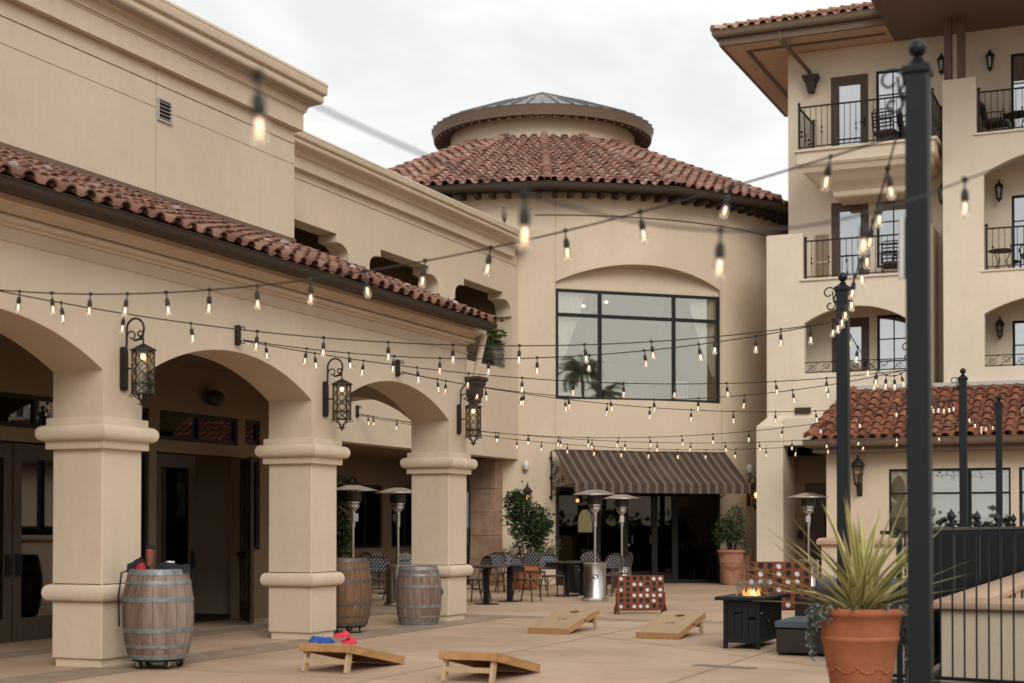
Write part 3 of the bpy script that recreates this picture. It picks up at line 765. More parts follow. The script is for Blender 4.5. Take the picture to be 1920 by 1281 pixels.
# ---------------------------------------------------------------- rotunda
RC = Vector((-17.666, 42.808, 0)); RR = 8.0
ROT = thing('rotunda', 'round sand stucco pavilion with conical tiled roof, lantern top and large arched window', 'building', RC)
def rp(a, r=RR, z=0.0): return (RC.x + r*math.cos(R(a)), RC.y + r*math.sin(R(a)), z)
A0, A1 = -65.15, -31.3
WL = Vector(rp(A0)); WR_ = Vector(rp(A1)); CH = (WR_-WL); CW_ = CH.length; CU = CH.normalized(); CN = Vector((CU.y, -CU.x, 0))
def chord(u, z, d=0.0): p = WL + CU*(u) - CN*d; return (p.x, p.y, z)
def arch_z(a):
    u = (a-(A0+A1)/2)/((A1-A0)/2); return 7.80 + 0.50*(math.sqrt(max(0, 1.9**2-u*u)) - math.sqrt(1.9**2-1))/(1.9-math.sqrt(1.9**2-1))
mb = MB(); so = MB(); so2 = MB()
ang = [-110 + k for k in range(45)] + [A0 + (A1-A0)*k/36 for k in range(37)] + [A1 + 1.2 + k*1.2 for k in range(60)]
Z0, Z1, Z2, ZT = 0.0, 2.52, 4.77, 10.25
for a, b in zip(ang[:-1], ang[1:]):
    def q(za0, zb0, za1, zb1): mb.add([rp(a,z=za0), rp(b,z=zb0), rp(b,z=zb1), rp(a,z=za1)], [(0,1,2,3)])
    if A0 - 1e-6 <= a and b <= A1 + 1e-6:
        q(Z1,Z1,Z2,Z2); q(arch_z(a), arch_z(b), ZT, ZT)
        ua = (a-A0)/(A1-A0)*CW_; ub = (b-A0)/(A1-A0)*CW_
        for za, zb in ((arch_z(a), arch_z(b)), (Z2,Z2), (Z1,Z1)):
            (so2 if za == Z1 else so).add([rp(a,z=za), rp(b,z=zb), chord(ub,zb,0.10), chord(ua,za,0.10)], [(0,1,2,3)])
    elif b <= -75.8: q(3.24,3.24,ZT,ZT)
    else: q(Z0,Z0,ZT,ZT)
for a in (A0, A1):
    u = 0 if a == A0 else CW_
    for z0, z1 in ((0,Z1),(Z2,arch_z(a))): (so2 if z0 == 0 else so).add([rp(a,z=z0), rp(a,z=z1), chord(u,z1,0.10), chord(u,z0,0.10)], [(0,1,2,3)])
mb.add([rp(-76,z=0), rp(-76,z=3.24), rp(-76,r=7.6,z=3.24), rp(-76,r=7.6,z=0)], [(0,1,2,3)])
wall = mb.build('wall', M['stucco'], ROT, True, smooth=30)
so.build('niche_reveal', M['stucco'], ROT, True); so2.build('niche_reveal', M['stucco'], ROT, True)
# plaster lunette over the window
lp = [(0.0,7.63),(CW_,7.63)] + [(CW_*(1-k/24), arch_z(A1 + (A0-A1)*k/24)) for k in range(25)]
mb = MB(); mb.plate(lp, [], lambda s,t,d: chord(s, t, 0.095+d), 0.1); mb.build('window_lunette', M['stucco'], ROT, True)
mb = MB(); mb.sweep([(0,9.50),(0.015,9.50),(0.015,9.53),(0,9.53)], [rp(a)[:2] for a in range(-69,0,2)], [Vector(rp(a+1,1)).xy - RC.xy for a in range(-69,-1,2)])
for a in (-70.0, -65.2, -31.0, -19.0):
    mb.add([rp(a-0.025,RR+0.003,0 if a != -70.0 else 8.9), rp(a+0.025,RR+0.003,0 if a != -70.0 else 8.9), rp(a+0.025,RR+0.003,ZT-0.1), rp(a-0.025,RR+0.003,ZT-0.1)], [(0,1,2,3)])
mb.build('control_joint', M['fascia'], ROT, True)
# big window
def chord_frame(name, parent, us, zs, mat, glass, d=0.06, fw=0.07, bar=0.05, skip=()):
    hs = []
    for i in range(len(us)-1):
        for j in range(len(zs)-1):
            if (i,j) in skip: continue
            a = us[i] + (fw if i == 0 else bar/2); b = us[i+1] - (fw if i == len(us)-2 else bar/2)
            c = zs[j] + (fw if j == 0 else bar/2); e = zs[j+1] - (fw if j == len(zs)-2 else bar/2)
            hs.append(rect(a,b,c,e))
    mb = MB(); mb.plate(rect(us[0]+0.004,us[-1]-0.004,zs[0]+0.004,zs[-1]-0.004), hs, lambda s,t,dd: chord(s,t,d+dd), 0.08)
    w = mb.build(name, M[mat], parent, True)
    mb = MB(); mb.plate(rect(us[0]+fw-0.02,us[-1]-fw+0.02,zs[0]+fw-0.02,zs[-1]-fw+0.02), [], lambda s,t,dd: chord(s,t,d+0.035+dd), 0.008); mb.build('pane', M[glass], w, True)
    return w
chord_frame('window', ROT, [0, CW_*0.265, CW_*0.715, CW_], [4.77, 6.96, 7.63], 'frame', 'glass_big', 0.02, 0.08, 0.09)
# doors below
sf = chord_frame('storefront', ROT, [0, CW_*0.25, CW_*0.415, CW_*0.595, CW_*0.72, CW_], [0.0, 2.52], 'frame', 'glass_store', 0.03, 0.10, 0.16)
mb = MB()
for u in (CW_*0.45, CW_*0.56): 
    p = Vector(chord(u, 1.05, -0.06)); mb.tube([p, p+Vector((0,0,0.22))], 0.014, 6)
mb.sphere(chord(CW_*0.43,1.02,-0.04), 0.035); mb.build('door_handle', M['steel'], sf, True)
# rooms behind the glass
mb = MB()
def arcwall(r, a, b, z0, z1, n=20):
    for k in range(n):
        t0 = a+(b-a)*k/n; t1 = a+(b-a)*(k+1)/n; mb.add([rp(t0,r,z0), rp(t1,r,z0), rp(t1,r,z1), rp(t0,r,z1)], [(0,1,2,3)])
P = [Vector(chord(-0.6,0,0.25)), Vector(chord(CW_+0.6,0,0.25)), Vector(chord(CW_+0.6,0,4.6)), Vector(chord(-0.6,0,4.6))]
for z0, z1 in ((0.01,2.75),(4.5,7.9)):
    if z0 > 1: mb.build('rotunda_hall', M['room_wall'], ROT, True); mb = MB()
    for i in (1,2,3):
        a, b = P[i], P[(i+1) % 4]; mb.add([(a.x,a.y,z0),(b.x,b.y,z0),(b.x,b.y,z1),(a.x,a.y,z1)], [(0,1,2,3)])
    mb.add([(p.x,p.y,z0) for p in P], [(0,1,2,3)]); mb.add([(p.x,p.y,z1) for p in P], [(3,2,1,0)])
mb.build('rotunda_rooms', M['salon_wall'], ROT, True)
# roof: sixteen-sided cone of barrel tiles
RE, ZEV, RT, ZTP = 8.78, 10.22, 2.84, 12.88
camd = math.degrees(math.atan2(-RC.y, -RC.x))
HOFF = camd + 0.8; STEP = 22.5
tm = MB(); deck = MB()
hips = [HOFF + STEP*k for k in range(-5, 7)]
for k in range(len(hips)-1):
    a, b = hips[k], hips[k+1]
    e0 = Vector(rp(a,RE,ZEV)); e1 = Vector(rp(b,RE,ZEV)); t0 = Vector(rp(a,RT,ZTP)); t1 = Vector(rp(b,RT,ZTP))
    deck.add([e0,e1,t1,t0], [(0,1,2,3)])
    u = (e1-e0); W = u.length; u.normalize(); s = ((t0+t1)/2-(e0+e1)/2); LL = s.length; s.normalize(); n = u.cross(s)
    if n.z < 0: n = -n
    wt = (t1-t0).length
    ins = lambda x, t, W=W, LL=LL, wt=wt: (W-wt)/2*max(0,t)/LL + 0.02 < x < W - (W-wt)/2*max(0,t)/LL - 0.02
    sp = W/round(W/0.30)
    tile_field(tm, e0, u, s, n, W-0.01, LL, ins, sp, 0.36, 0.098, seed=20+k, mort=0.012)
    ridge_row(tm, e0 + n*0.06, t0 + n*0.04, Vector((0,0,1)), 0.115, 0.36, seed=k)
tm.build('roof_tiles', [M['tile_rotunda'], M['mortar']], deck.build('roof', M['fascia'], ROT, True), True, recalc=False, smooth=50)
ea_ = [rp(h,1)[:2] for h in hips]
mb = MB(); pth = [rp(h,RE,0)[:2] for h in hips]; nr = []
for k in range(len(hips)-1):
    m_ = R((hips[k]+hips[k+1])/2); nr.append((math.cos(m_), math.sin(m_)))
mb.sweep([(d-0.06, ZEV-0.17+z) for d, z in gp], pth, nr); mb.build('gutter', M['bronze'], ROT, True, smooth=40)
mb = MB(); mb.sweep([(-0.9,ZEV-0.10),(-0.06,ZEV-0.16),(-0.06,ZEV-0.04),(-0.9,ZEV+0.2)], pth, nr)
for k in range(-48, 60):
    a = HOFF + k*STEP/8.0 + 1.4
    if hips[0] < a < hips[-1]:
        c = Vector(rp(a, 8.24, ZEV-0.20)); d = Vector((math.cos(R(a)), math.sin(R(a)), 0)); mb.bar(c-d*0.35, c+d*0.28, 0.13, 0.15)
mb.build('rafter_tails', M['eave_dark'], ROT, True)  # dark tone puts the under-eave shadow into the rafters' colour
mb = MB(); p = Vector(rp(-8.5, RR+0.07)); mb.tube([(p.x,p.y,9.75),(p.x,p.y,0.1)], 0.055, 8); q_ = Vector(rp(-8.5, RE-0.1)); mb.tube([(q_.x,q_.y,10.05),(p.x,p.y,9.75)], 0.055, 8)
mb.build('downspout', M['fascia'], ROT, True, smooth=40)
# lantern drum and its canopy
mb = MB(); mb.lathe([(2.86,12.6),(2.86,13.55)], (RC.x,RC.y,0), 64); mb.build('drum', M['stucco'], ROT, True, smooth=40)
mb = MB(); mb.lathe([(2.95,12.84),(2.95,12.93),(2.86,12.96)], (RC.x,RC.y,0), 64); mb.build('drum_flashing', M['flashing'], ROT, True)
mb = MB(); mb.lathe([(2.7,13.56),(3.30,13.41),(3.38,13.40),(3.42,13.63),(3.44,13.70),(3.30,13.74)], (RC.x,RC.y,0), 64); can = mb.build('canopy', M['fascia'], ROT, True, smooth=30)
mb = MB()
for k in range(64):
    a = 360*k/64; c = Vector(rp(a,3.05,13.44)); d = Vector((math.cos(R(a)),math.sin(R(a)),0.0)); mb.bar(c-d*0.25+Vector((0,0,0.07)), c+d*0.28-Vector((0,0,0.09)), 0.05, 0.05)
mb.build('canopy_rib', M['fascia'], can, True)
mb = MB(); mb.lathe([(3.45,13.70),(1.75,14.36)], (RC.x,RC.y,0), 48)
for k in range(48):
    a = 360*k/48; mb.bar(Vector(rp(a,3.46,13.725)), Vector(rp(a,1.75,14.385)), 0.03, 0.05)
mb.build('metal_roof', M['seam_metal'], can, True)
mb = MB(); mb.lathe([(1.75,14.36),(0.02,14.98)], (RC.x,RC.y,0), 12)
for k in range(12):
    a = 360*k/12; mb.bar(Vector(rp(a,1.75,14.375)), Vector(rp(a,0.03,14.99)), 0.05, 0.05)
mb.build('skylight', M['seam_tan'], can, True)
# ---------------------------------------------------------------- hotel tower on the right
YT, YS = 39.0, 37.7
HOT = thing('hotel', 'tall cream stucco hotel block with balconies and deep tiled eaves at the right', 'building', (-4, 40, 0))
mt = lambda s, t, d: (s, YT + d, t)
ms = lambda s, t, d: (s, YS + d, t)
XR = 11.0
def unit_openings(x0):
    """door and window of one guest room, x0 = door edge"""
    out = []
    for zf, zt in ((4.72, 6.92), (7.75, 9.95), (11.0, 13.25)):
        out.append(('door', x0, x0+0.97, zf, zt)); out.append(('window', x0+1.17, x0+2.02, zf+0.42, zt+0.02))
    return out
UN = unit_openings(-7.93) + [('window', -3.44, -2.1, z+0.12, t) for z, t in ((4.72,6.62),(7.75,9.75),(11.0,13.30))]
for ux in (2.0, 6.8): UN += unit_openings(ux)
mb = MB(); mb.plate(rect(-9.06, XR, 0.0, 14.0), [rect(a,b,c+(0.0 if k=='door' else 0),d) for k,a,b,c,d in UN], mt, 0.25)
mb.box(-9.06, -8.81, YT+0.25, YT+14, 0, 14.0); mb.build('wall', M['stucco_cream'], HOT, True)
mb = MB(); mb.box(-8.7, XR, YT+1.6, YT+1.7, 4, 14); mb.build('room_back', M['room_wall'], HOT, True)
for k, a, b, c, d in UN:
    if k == 'door':
        mb = MB(); mb.plate(rect(a+0.004,b-0.004,c+0.004,d-0.004), [rect(a+0.21,b-0.21,c+0.28,d-0.24)], lambda s,t,dd: (s, YT+0.02+dd, t), 0.07)
        o = mb.build('door', M['door_hotel'], HOT, True)
        mb = MB(); mb.plate(rect(a+0.2,b-0.2,c+0.27,d-0.23), [], lambda s,t,dd: (s, YT+0.05+dd, t), 0.008); mb.build('pane', M['glass_hotel'], o, True)
        mb = MB(); mb.tube([(b-0.10,YT+0.02,c+1.0),(b-0.10,YT-0.04,c+1.0),(b-0.22,YT-0.04,c+1.0)], 0.012, 6); mb.box(b-0.13,b-0.07,YT+0.005,YT+0.02,c+0.9,c+1.12); mb.build('handle', M['iron'], o, True)
    else:
        W = b-a; zs = [c+0.05+(d-c-0.1)*i/3 for i in range(4)]; hs = []
        nx = 2 if W < 1.0 else 3
        for i in range(nx):
            for j in range(3):
                hs.append(rect(a+0.05+(W-0.1)*i/nx+0.014, a+0.05+(W-0.1)*(i+1)/nx-0.014, zs[j]+0.014, zs[j+1]-0.014))
        mb = MB(); mb.plate(rect(a+0.004,b-0.004,c+0.004,d-0.004), hs, lambda s,t,dd: (s, YT+0.02+dd, t), 0.05)
        o = mb.build('window', M['frame'], HOT, True)
        mb = MB(); mb.plate(rect(a+0.04,b-0.04,c+0.04,d-0.04), [], lambda s,t,dd: (s, YT+0.04+dd, t), 0.008); mb.build('pane', M['glass_hotel'], o, True)
    # gathered curtain behind the glass
    mb = MB(); n = 40; ps = [(a+0.05+(b-a-0.1)*i/n, YT+0.34+0.03*math.sin(i*1.9+a)) for i in range(n+1)]
    if k == 'window': ps = [p for p in ps if p[0] < a+(b-a)*0.42]
    mb.add([(x,y,c) for x,y in ps] + [(x,y,d+0.1) for x,y in ps], [(i,i+1,len(ps)+i+1,len(ps)+i) for i in range(len(ps)-1)])
    mb.build('room_curtain', M['curtain'], HOT, True)
# balcony stacks
def arch_hole(x0, x1, sill, spring, rise): return [(x0,sill)] + seg_arch(x0,x1,spring,rise,20) + [(x1,sill)]
def stack(x0, x1, oa, ob, top, top_open):
    if top_open:   # parapet sides rise past an open upper balcony
        outer = [(x0,3.30),(x1,3.30),(x1,top),(ob,top),(ob,11.02),(oa,11.02),(oa,top),(x0,top)]
        hs = [arch_hole(oa+0.16,ob-0.16,7.72,10.05,0.50), arch_hole(oa+0.16,ob-0.16,5.36,6.66,0.42)]
    else:
        outer = [(x0,3.30),(x1,3.30),(x1,top),(ob,top),(ob,7.74),(oa,7.74),(oa,top),(x0,top)]
        hs = [arch_hole(oa+0.03,ob-0.03,5.38,6.66,0.38)]
    mb = MB(); mb.plate(outer, hs, ms, 0.22)
    mb.build('balcony_front', M['stucco_cream'], HOT, True)
    for x in ((x0, x0+0.2), (x1-0.2, x1)): mb = MB(); mb.box(x[0], x[1], YS+0.22, YT, 3.3, top); mb.build('balcony_side', M['stucco_cream'], HOT, True)
    zf = [4.55, 7.5] + ([10.8] if top_open else [])
    mb = MB()
    for z in zf: mb.box(x0+0.2, x1-0.2, YS+0.22, YT, z, z+0.22)
    mb.build('balcony_floor', M['stucco_trim'], HOT, True)
    mb = MB(); 
    if not top_open: mb.box(oa-0.06, ob+0.06, YS-0.05, YS+0.1, 7.741, 7.79)
    else: mb.box(oa-0.06, ob+0.06, YS-0.05, YS+0.1, 11.021, 11.07); mb.build('sill_band', M['stucco_cream'], HOT, True); mb = MB(); mb.box(oa+0.1, ob-0.1, YS-0.04, YS-0.001, 7.68, 7.72)
    mb.build('sill_band', M['stucco_cream'], HOT, True)
stack(-9.33, -5.22, -8.39, -5.80, 8.97, False)
stack(-4.93, 0.4, -4.13, -0.45, 12.46, True)
stack(1.2, 5.6, 2.0, 4.8, 8.97, False)
def railing(name, pts, z, h, n_per=0.14, knuckle=0.35):
    mb = MB()
    for a, b in zip(pts[:-1], pts[1:]):
        a = Vector((*a,0)); b = Vector((*b,0)); L = (b-a).length; n = max(2, int(L/n_per))
        mb.bar(a+Vector((0,0,z+h)), b+Vector((0,0,z+h)), 0.045, 0.035); mb.bar(a+Vector((0,0,z+0.07)), b+Vector((0,0,z+0.07)), 0.03, 0.025)
        for k in range(n+1):
            p = a + (b-a)*k/n; mb.bar(p+Vector((0,0,z+0.0 if k in (0,n) else z+0.07)), p+Vector((0,0,z+h)), 0.014, 0.014)
            if k % 3 == 1:
                for dz in (0.0, 0.12): mb.sphere((p.x,p.y,z+0.42+dz), 0.026, 6, 4, (1,1,1.6))
    for p in pts:
        mb.bar((p[0],p[1],z), (p[0],p[1],z+h+0.06), 0.05, 0.05); mb.sphere((p[0],p[1],z+h+0.09), 0.04, 8, 6)
    return mb.build('balcony_railing', M['wrought'], HOT, True)
railing('r', [(-8.34,YS+0.11),(-5.85,YS+0.11)], 7.79, 0.98)
railing('r', [(-4.08,YS+0.11),(-0.5,YS+0.11)], 11.07, 1.02)
railing('r', [(-3.92,YS+0.11),(-0.65,YS+0.11)], 7.74, 1.0)
railing('r', [(2.05,YS+0.11),(4.75,YS+0.11)], 7.79, 0.98)
def low_rail(x0, x1, z):
    mb = MB(); y = YS+0.1
    for dz in (0.05, 0.30): mb.tube([(x0,y,z+dz),(x1,y,z+dz)], 0.013, 6)
    n = int((x1-x0)/0.32)
    for k in range(n):
        x = x0+(x1-x0)*(k+0.5)/n
        mb.tube(spiral((x,y,z+0.175), 0.10, 0.02, 180 if k % 2 else 0, (180 if k % 2 else 0)-420, 14), 0.008, 4)
        mb.tube([(x-0.16,y,z+0.06),(x-0.05,y,z+0.14),(x+0.05,y,z+0.2),(x+0.16,y,z+0.29)], 0.007, 4)
    mb.build('sill_railing', M['wrought'], HOT, True)
low_rail(-8.36,-5.83,5.37); low_rail(-3.97,-0.6,5.35)
# cantilevered top balcony
bx0, bx1, by = -8.47, -5.02, 37.2
rings = []
for z, i in ((9.86,0.86),(9.90,0.82),(10.0,0.80),(10.08,0.70),(10.2,0.50),(10.35,0.30),(10.42,0.17),(10.50,0.12),(10.55,0.10),(10.56,0.05),(10.62,0.0),(10.62,0.04),(10.92,0.04),(10.92,-0.03),(10.98,-0.03)):
    rings.append([(bx0+i,by+i*0.9,z),(bx1-i,by+i*0.9,z),(bx1-i,YT,z),(bx0+i,YT,z)])
mb = MB(); mb.loft(rings); mb.build('cantilever_balcony', M['stucco_cream'], HOT, True)
railing('r', [(bx0+0.09,YT-0.03),(bx0+0.09,by+0.08),(bx1-0.09,by+0.08),(bx1-0.09,YT-0.03)], 10.98, 1.08)
# wood posts beside the upper right balcony
for x in (-4.80, -4.49):
    mb = MB(); mb.box(x-0.09, x+0.09, YS+0.02, YS+0.22, 12.47, 13.99); mb.build('timber_post', M['timber'], HOT, True, bevel=0.01)
# pilaster, beam and recess at the foot of the tower
mb = MB(); x0, x1, y0, y1 = -9.50, -8.81, 37.25, 38.9
mb.loft([[(x0,y0,0),(x1,y0,0),(x1,y1,0),(x0,y1,0)],[(x0,y0,4.04),(x1,y0,4.04),(x1,y1,4.04),(x0,y1,4.04)],[(x0+0.22,YS-0.004,4.33),(x1,YS-0.004,4.33),(x1,y1,4.33),(x0+0.22,y1,4.33)]])
mb.build('pilaster', M['stucco_cream'], HOT, True, bevel=0.015)
mb = MB(); mb.loft([[(x1,37.32,3.55),(-7.0,37.32,3.55),(-7.0,YS-0.004,3.55),(x1,YS-0.004,3.55)],[(x1,37.32,4.22),(-7.0,37.32,4.22),(-7.0,YS-0.004,4.22),(x1,YS-0.004,4.22)],[(x1,YS-0.06,4.30),(-7.0,YS-0.06,4.30),(-7.0,YS-0.004,4.30),(x1,YS-0.004,4.30)]])
mb.build('entry_beam', M['stucco_cream'], HOT, True)
mb = MB(); mb.plate(rect(-8.8,-7.0,0,3.5), [rect(-8.55,-7.55,0.01,2.62)], lambda s,t,d: (s, 38.6+d, t), 0.15); mb.build('entry_wall', M['stucco_shaded'], HOT, True)
mb = MB(); mb.box(-8.8,-7.0,37.7,38.6,3.3,3.54); mb.build('entry_soffit', M['stucco_shaded'], HOT, True)
mb = MB(); mb.plate(rect(-8.545,-7.555,0.015,2.615), [rect(-8.05,-7.85,1.0,2.0)], lambda s,t,d: (s, 38.63+d, t), 0.06); d = mb.build('door', M['door'], HOT, True)
mb = MB(); mb.box(-8.06,-7.84,38.66,38.668,0.99,2.01); mb.build('pane', M['glass_store'], d, True)
mb = MB(); mb.box(-8.74,-8.60,38.55,38.597,1.18,1.40); mb.build('keypad', M['speaker_black'], HOT, True)
mb = MB(); mb.box(-8.6,-8.2,YS-0.05,YS-0.002,4.36,4.52); mb.build('wall_light', M['bronze'], HOT, True)
# white band where the lobby roof meets the tower
# air conditioner louvre on the second balcony
mb = MB(); mb.plate(rect(-8.36,-7.98,7.80,9.15), [rect(-8.32,-8.02,7.84,8.38), rect(-8.32,-8.02,8.44,9.11)], lambda s,t,d: (s, YT-0.05+d, t), 0.048); v = mb.build('louvre_door', M['louvre_tan'], HOT, True)
mb = MB()
for k in range(26): z = 7.87+k*0.048; mb.bar((-8.32,YT-0.025,z),(-8.02,YT-0.025,z), 0.03, 0.006, (0,-0.7,1))
mb.build('louvre', M['louvre_tan'], v, True)
# eaves and roofs
def eave(name, x0, x1, y0, y1, z, tilt, mat, seed, tiles_front, gut=True):
    mb = MB()
    mb.add([(x0,y0,z),(x1,y0,z),(x1,y1,z),(x0,y1,z)], [(0,1,2,3)])
    so = mb.build('soffit', M[mat], HOT, True)
    mb = MB(); mb.sweep([(-0.10,z-0.001),(0,z-0.001),(0,z+0.20),(0.04,z+0.20),(0.04,z+0.30),(-0.10,z+0.30)], [(x0,y1),(x0,y0),(x1,y0)], [(-1,0),(0,-1)]); mb.build('fascia', M['fascia'], HOT, True)
    mb = MB(); mb.sweep([(d+0.02,z+0.22+zz) for d,zz in gp], [(x0,y1),(x0,y0),(x1,y0)], [(-1,0),(0,-1)]); mb.build('gutter', M['fascia'], HOT, True, smooth=40)
    zb = z+0.34; T = math.tan(R(tilt)); run = (y1-y0)
    e = [Vector((x0-0.1,y0-0.1,zb)), Vector((x1,y0-0.1,zb)), Vector((x1,y0-0.1+run,zb+T*run)), Vector((x0-0.1+run,y0-0.1+run,zb+T*run)), Vector((x0-0.1,y1,zb))]
    mb = MB(); mb.add([e[0],e[1],e[2],e[3]], [(0,1,2,3)]); mb.add([e[0],e[3],e[4]], [(0,1,2)])
    r = mb.build('roof', M['fascia'], HOT, True)
    mb = MB(); s = Vector((0,1,T)).normalized(); n = Vector((0,-T,1)).normalized()
    tile_field(mb, e[0], (1,0,0), s, n, x1-x0, min(5.0,run/math.cos(R(tilt))), lambda a,t: a > t*math.cos(R(tilt))+0.05, 0.29, 0.37, 0.10, seed)
    s2 = Vector((1,0,T)).normalized(); n2 = Vector((-T,0,1)).normalized()
    tile_field(mb, e[4], (0,-1,0), s2, n2, y1-y0, 3.5, lambda a,t: (y1-y0+0.1-a) > t*math.cos(R(tilt))+0.05, 0.29, 0.37, 0.10, seed+1)
    ridge_row(mb, e[0]+Vector((0,0,0.03)), e[3]+Vector((0,0,0.03)), Vector((0,0,1)), 0.12, 0.36, seed)
    mb.build('roof_tiles', [M['tile_hotel'], M['mortar']], r, True, recalc=False, smooth=50)
    return so
eave('a', -10.55, -5.9, 37.62, 45, 14.01, 20, 'soffit', 41, True)
eave('b', -6.28, 12.5, 34.2, 39.6, 13.985, 20, 'fascia', 47, True)
# soffit battens
mb = MB(); mb.box(-10.0,-9.9,38.3,44.5,13.975,14.008); mb.box(-9.9,-6.4,38.25,38.35,13.975,14.008); mb.build('soffit_batten', M['fascia'], HOT, True)
# downspout elbow and leader head under the eave
mb = MB(); mb.tube([(-8.95,37.62,14.35),(-8.95,37.62,14.0),(-8.45,38.86,13.42),(-8.45,38.9,13.2)], 0.055, 8); mb.build('downspout', M['fascia'], HOT, True, smooth=40)
mb = MB(); cx, cy = -8.42, 38.85
mb.loft([[(cx-w,cy-w*0.7,z),(cx+w,cy-w*0.7,z),(cx+w,YT-0.003,z),(cx-w,YT-0.003,z)] for w, z in ((0.06,12.88),(0.09,12.90),(0.09,12.98),(0.12,13.04),(0.13,13.14),(0.18,13.19),(0.18,13.24),(0.21,13.26),(0.21,13.32))])
mb.build('leader_head', M['eave_dark'], HOT, True)

# ---------------------------------------------------------------- low lobby wing in front of the hotel
LOB = thing('lobby_wing', 'low sand stucco wing with bright red barrel-tile roof and wide windows at the right', 'building', (-2, 36.5, 0))
YL = 36.0
lw = [(-5.98,-3.23),(-3.05,-0.4),(0.2,3.0)]
mb = MB(); mb.plate(rect(-7.46, XR, 0, 3.45), [rect(a,b,0.95,2.86) for a,b in lw], lambda s,t,d: (s, YL+d, t), 0.22)
mb.box(-7.46,-7.24,YL+0.22,37.69,0,3.45); mb.build('wall', M['stucco'], LOB, True)
for i, (a, b) in enumerate(lw):
    W = b-a; us = [a, a+W*0.333, a+W*0.667, b]; zs = [0.95, 2.28, 2.86]; hs = []
    for k in range(3):
        for j in range(2): hs.append(rect(us[k]+0.045, us[k+1]-0.045, zs[j]+(0.06 if j == 0 else 0.025), zs[j+1]-(0.025 if j == 0 else 0.06)))
    mb = MB(); mb.plate(rect(a+0.004,b-0.004,0.954,2.856), hs, lambda s,t,d: (s, YL+0.02+d, t), 0.07); w = mb.build('window', M['frame'], LOB, True)
    mb = MB(); mb.plate(rect(a+0.03,b-0.03,0.98,2.83), [], lambda s,t,d: (s, YL+0.05+d, t), 0.008); mb.build('pane', M['glass_lobby'], w, True)
    mb = MB(); mb.plate(rect(a+0.06,b-0.06,1.72 if i == 0 else 1.6,2.83), [], lambda s,t,d: (s, YL+0.16+d, t), 0.01); mb.build('roller_blind', M['blind'], w, True)
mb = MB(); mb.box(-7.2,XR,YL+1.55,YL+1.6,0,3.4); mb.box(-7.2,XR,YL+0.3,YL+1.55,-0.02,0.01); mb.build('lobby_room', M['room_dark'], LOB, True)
# roof
LE, LZ, LY1, LZ1 = 35.45, 3.58, 37.69, 4.86
s = Vector((0, LY1-LE, LZ1-LZ)); L = s.length; s.normalize(); n = Vector((0,-s.z,s.y))
xl0, xl1 = -7.76, -7.12
mb = MB(); mb.add([(xl0,LE,LZ-0.03),(XR+0.4,LE,LZ-0.03),(XR+0.4,LY1,LZ1-0.03),(xl1,LY1,LZ1-0.03),(xl0,LY1,LZ-0.03)], [(0,1,2,3),(0,3,4),(0,4,3,2,1)])
r = mb.build('roof', M['fascia'], LOB, True)
mb = MB(); ins = lambda a, t: a > 0.05 + (xl1-xl0)*max(0,t)/L
tile_field(mb, (xl0,LE-0.03,LZ-0.02), (1,0,0), s, n, XR-xl0, L, ins, 0.275, 0.34, 0.100, seed=61, mort=0.02)
ridge_row(mb, (xl0+0.02,LE,LZ+0.05), (xl1+0.02,LY1,LZ1+0.05), n+Vector((-0.6,0,0)), 0.115, 0.34, seed=8)
mb.build('roof_tiles', [M['tile_lobby'], M['mortar']], r, True, recalc=False, smooth=50)
mb = MB(); mb.box(xl1, XR, LY1-0.05, LY1+0.004, LZ1+0.06, LZ1+0.16); mb.build('roof_flashing', M['flashing'], r, True)
mb = MB(); mb.sweep([(d-0.01, LZ-0.17+z) for d, z in gp], [(xl0,LY1-0.2),(xl0,LE),(XR,LE)], [(-1,0),(0,-1)]); mb.build('gutter', M['fascia'], LOB, True, smooth=40)
mb = MB(); mb.sweep([(-0.5,LZ-0.32),(-0.03,LZ-0.32),(-0.03,LZ-0.05),(-0.5,LZ-0.05)], [(xl0+0.04,LY1-0.2),(xl0+0.04,LE+0.04),(XR,LE+0.04)], [(-1,0),(0,-1)]); mb.build('fascia', M['fascia'], LOB, True)
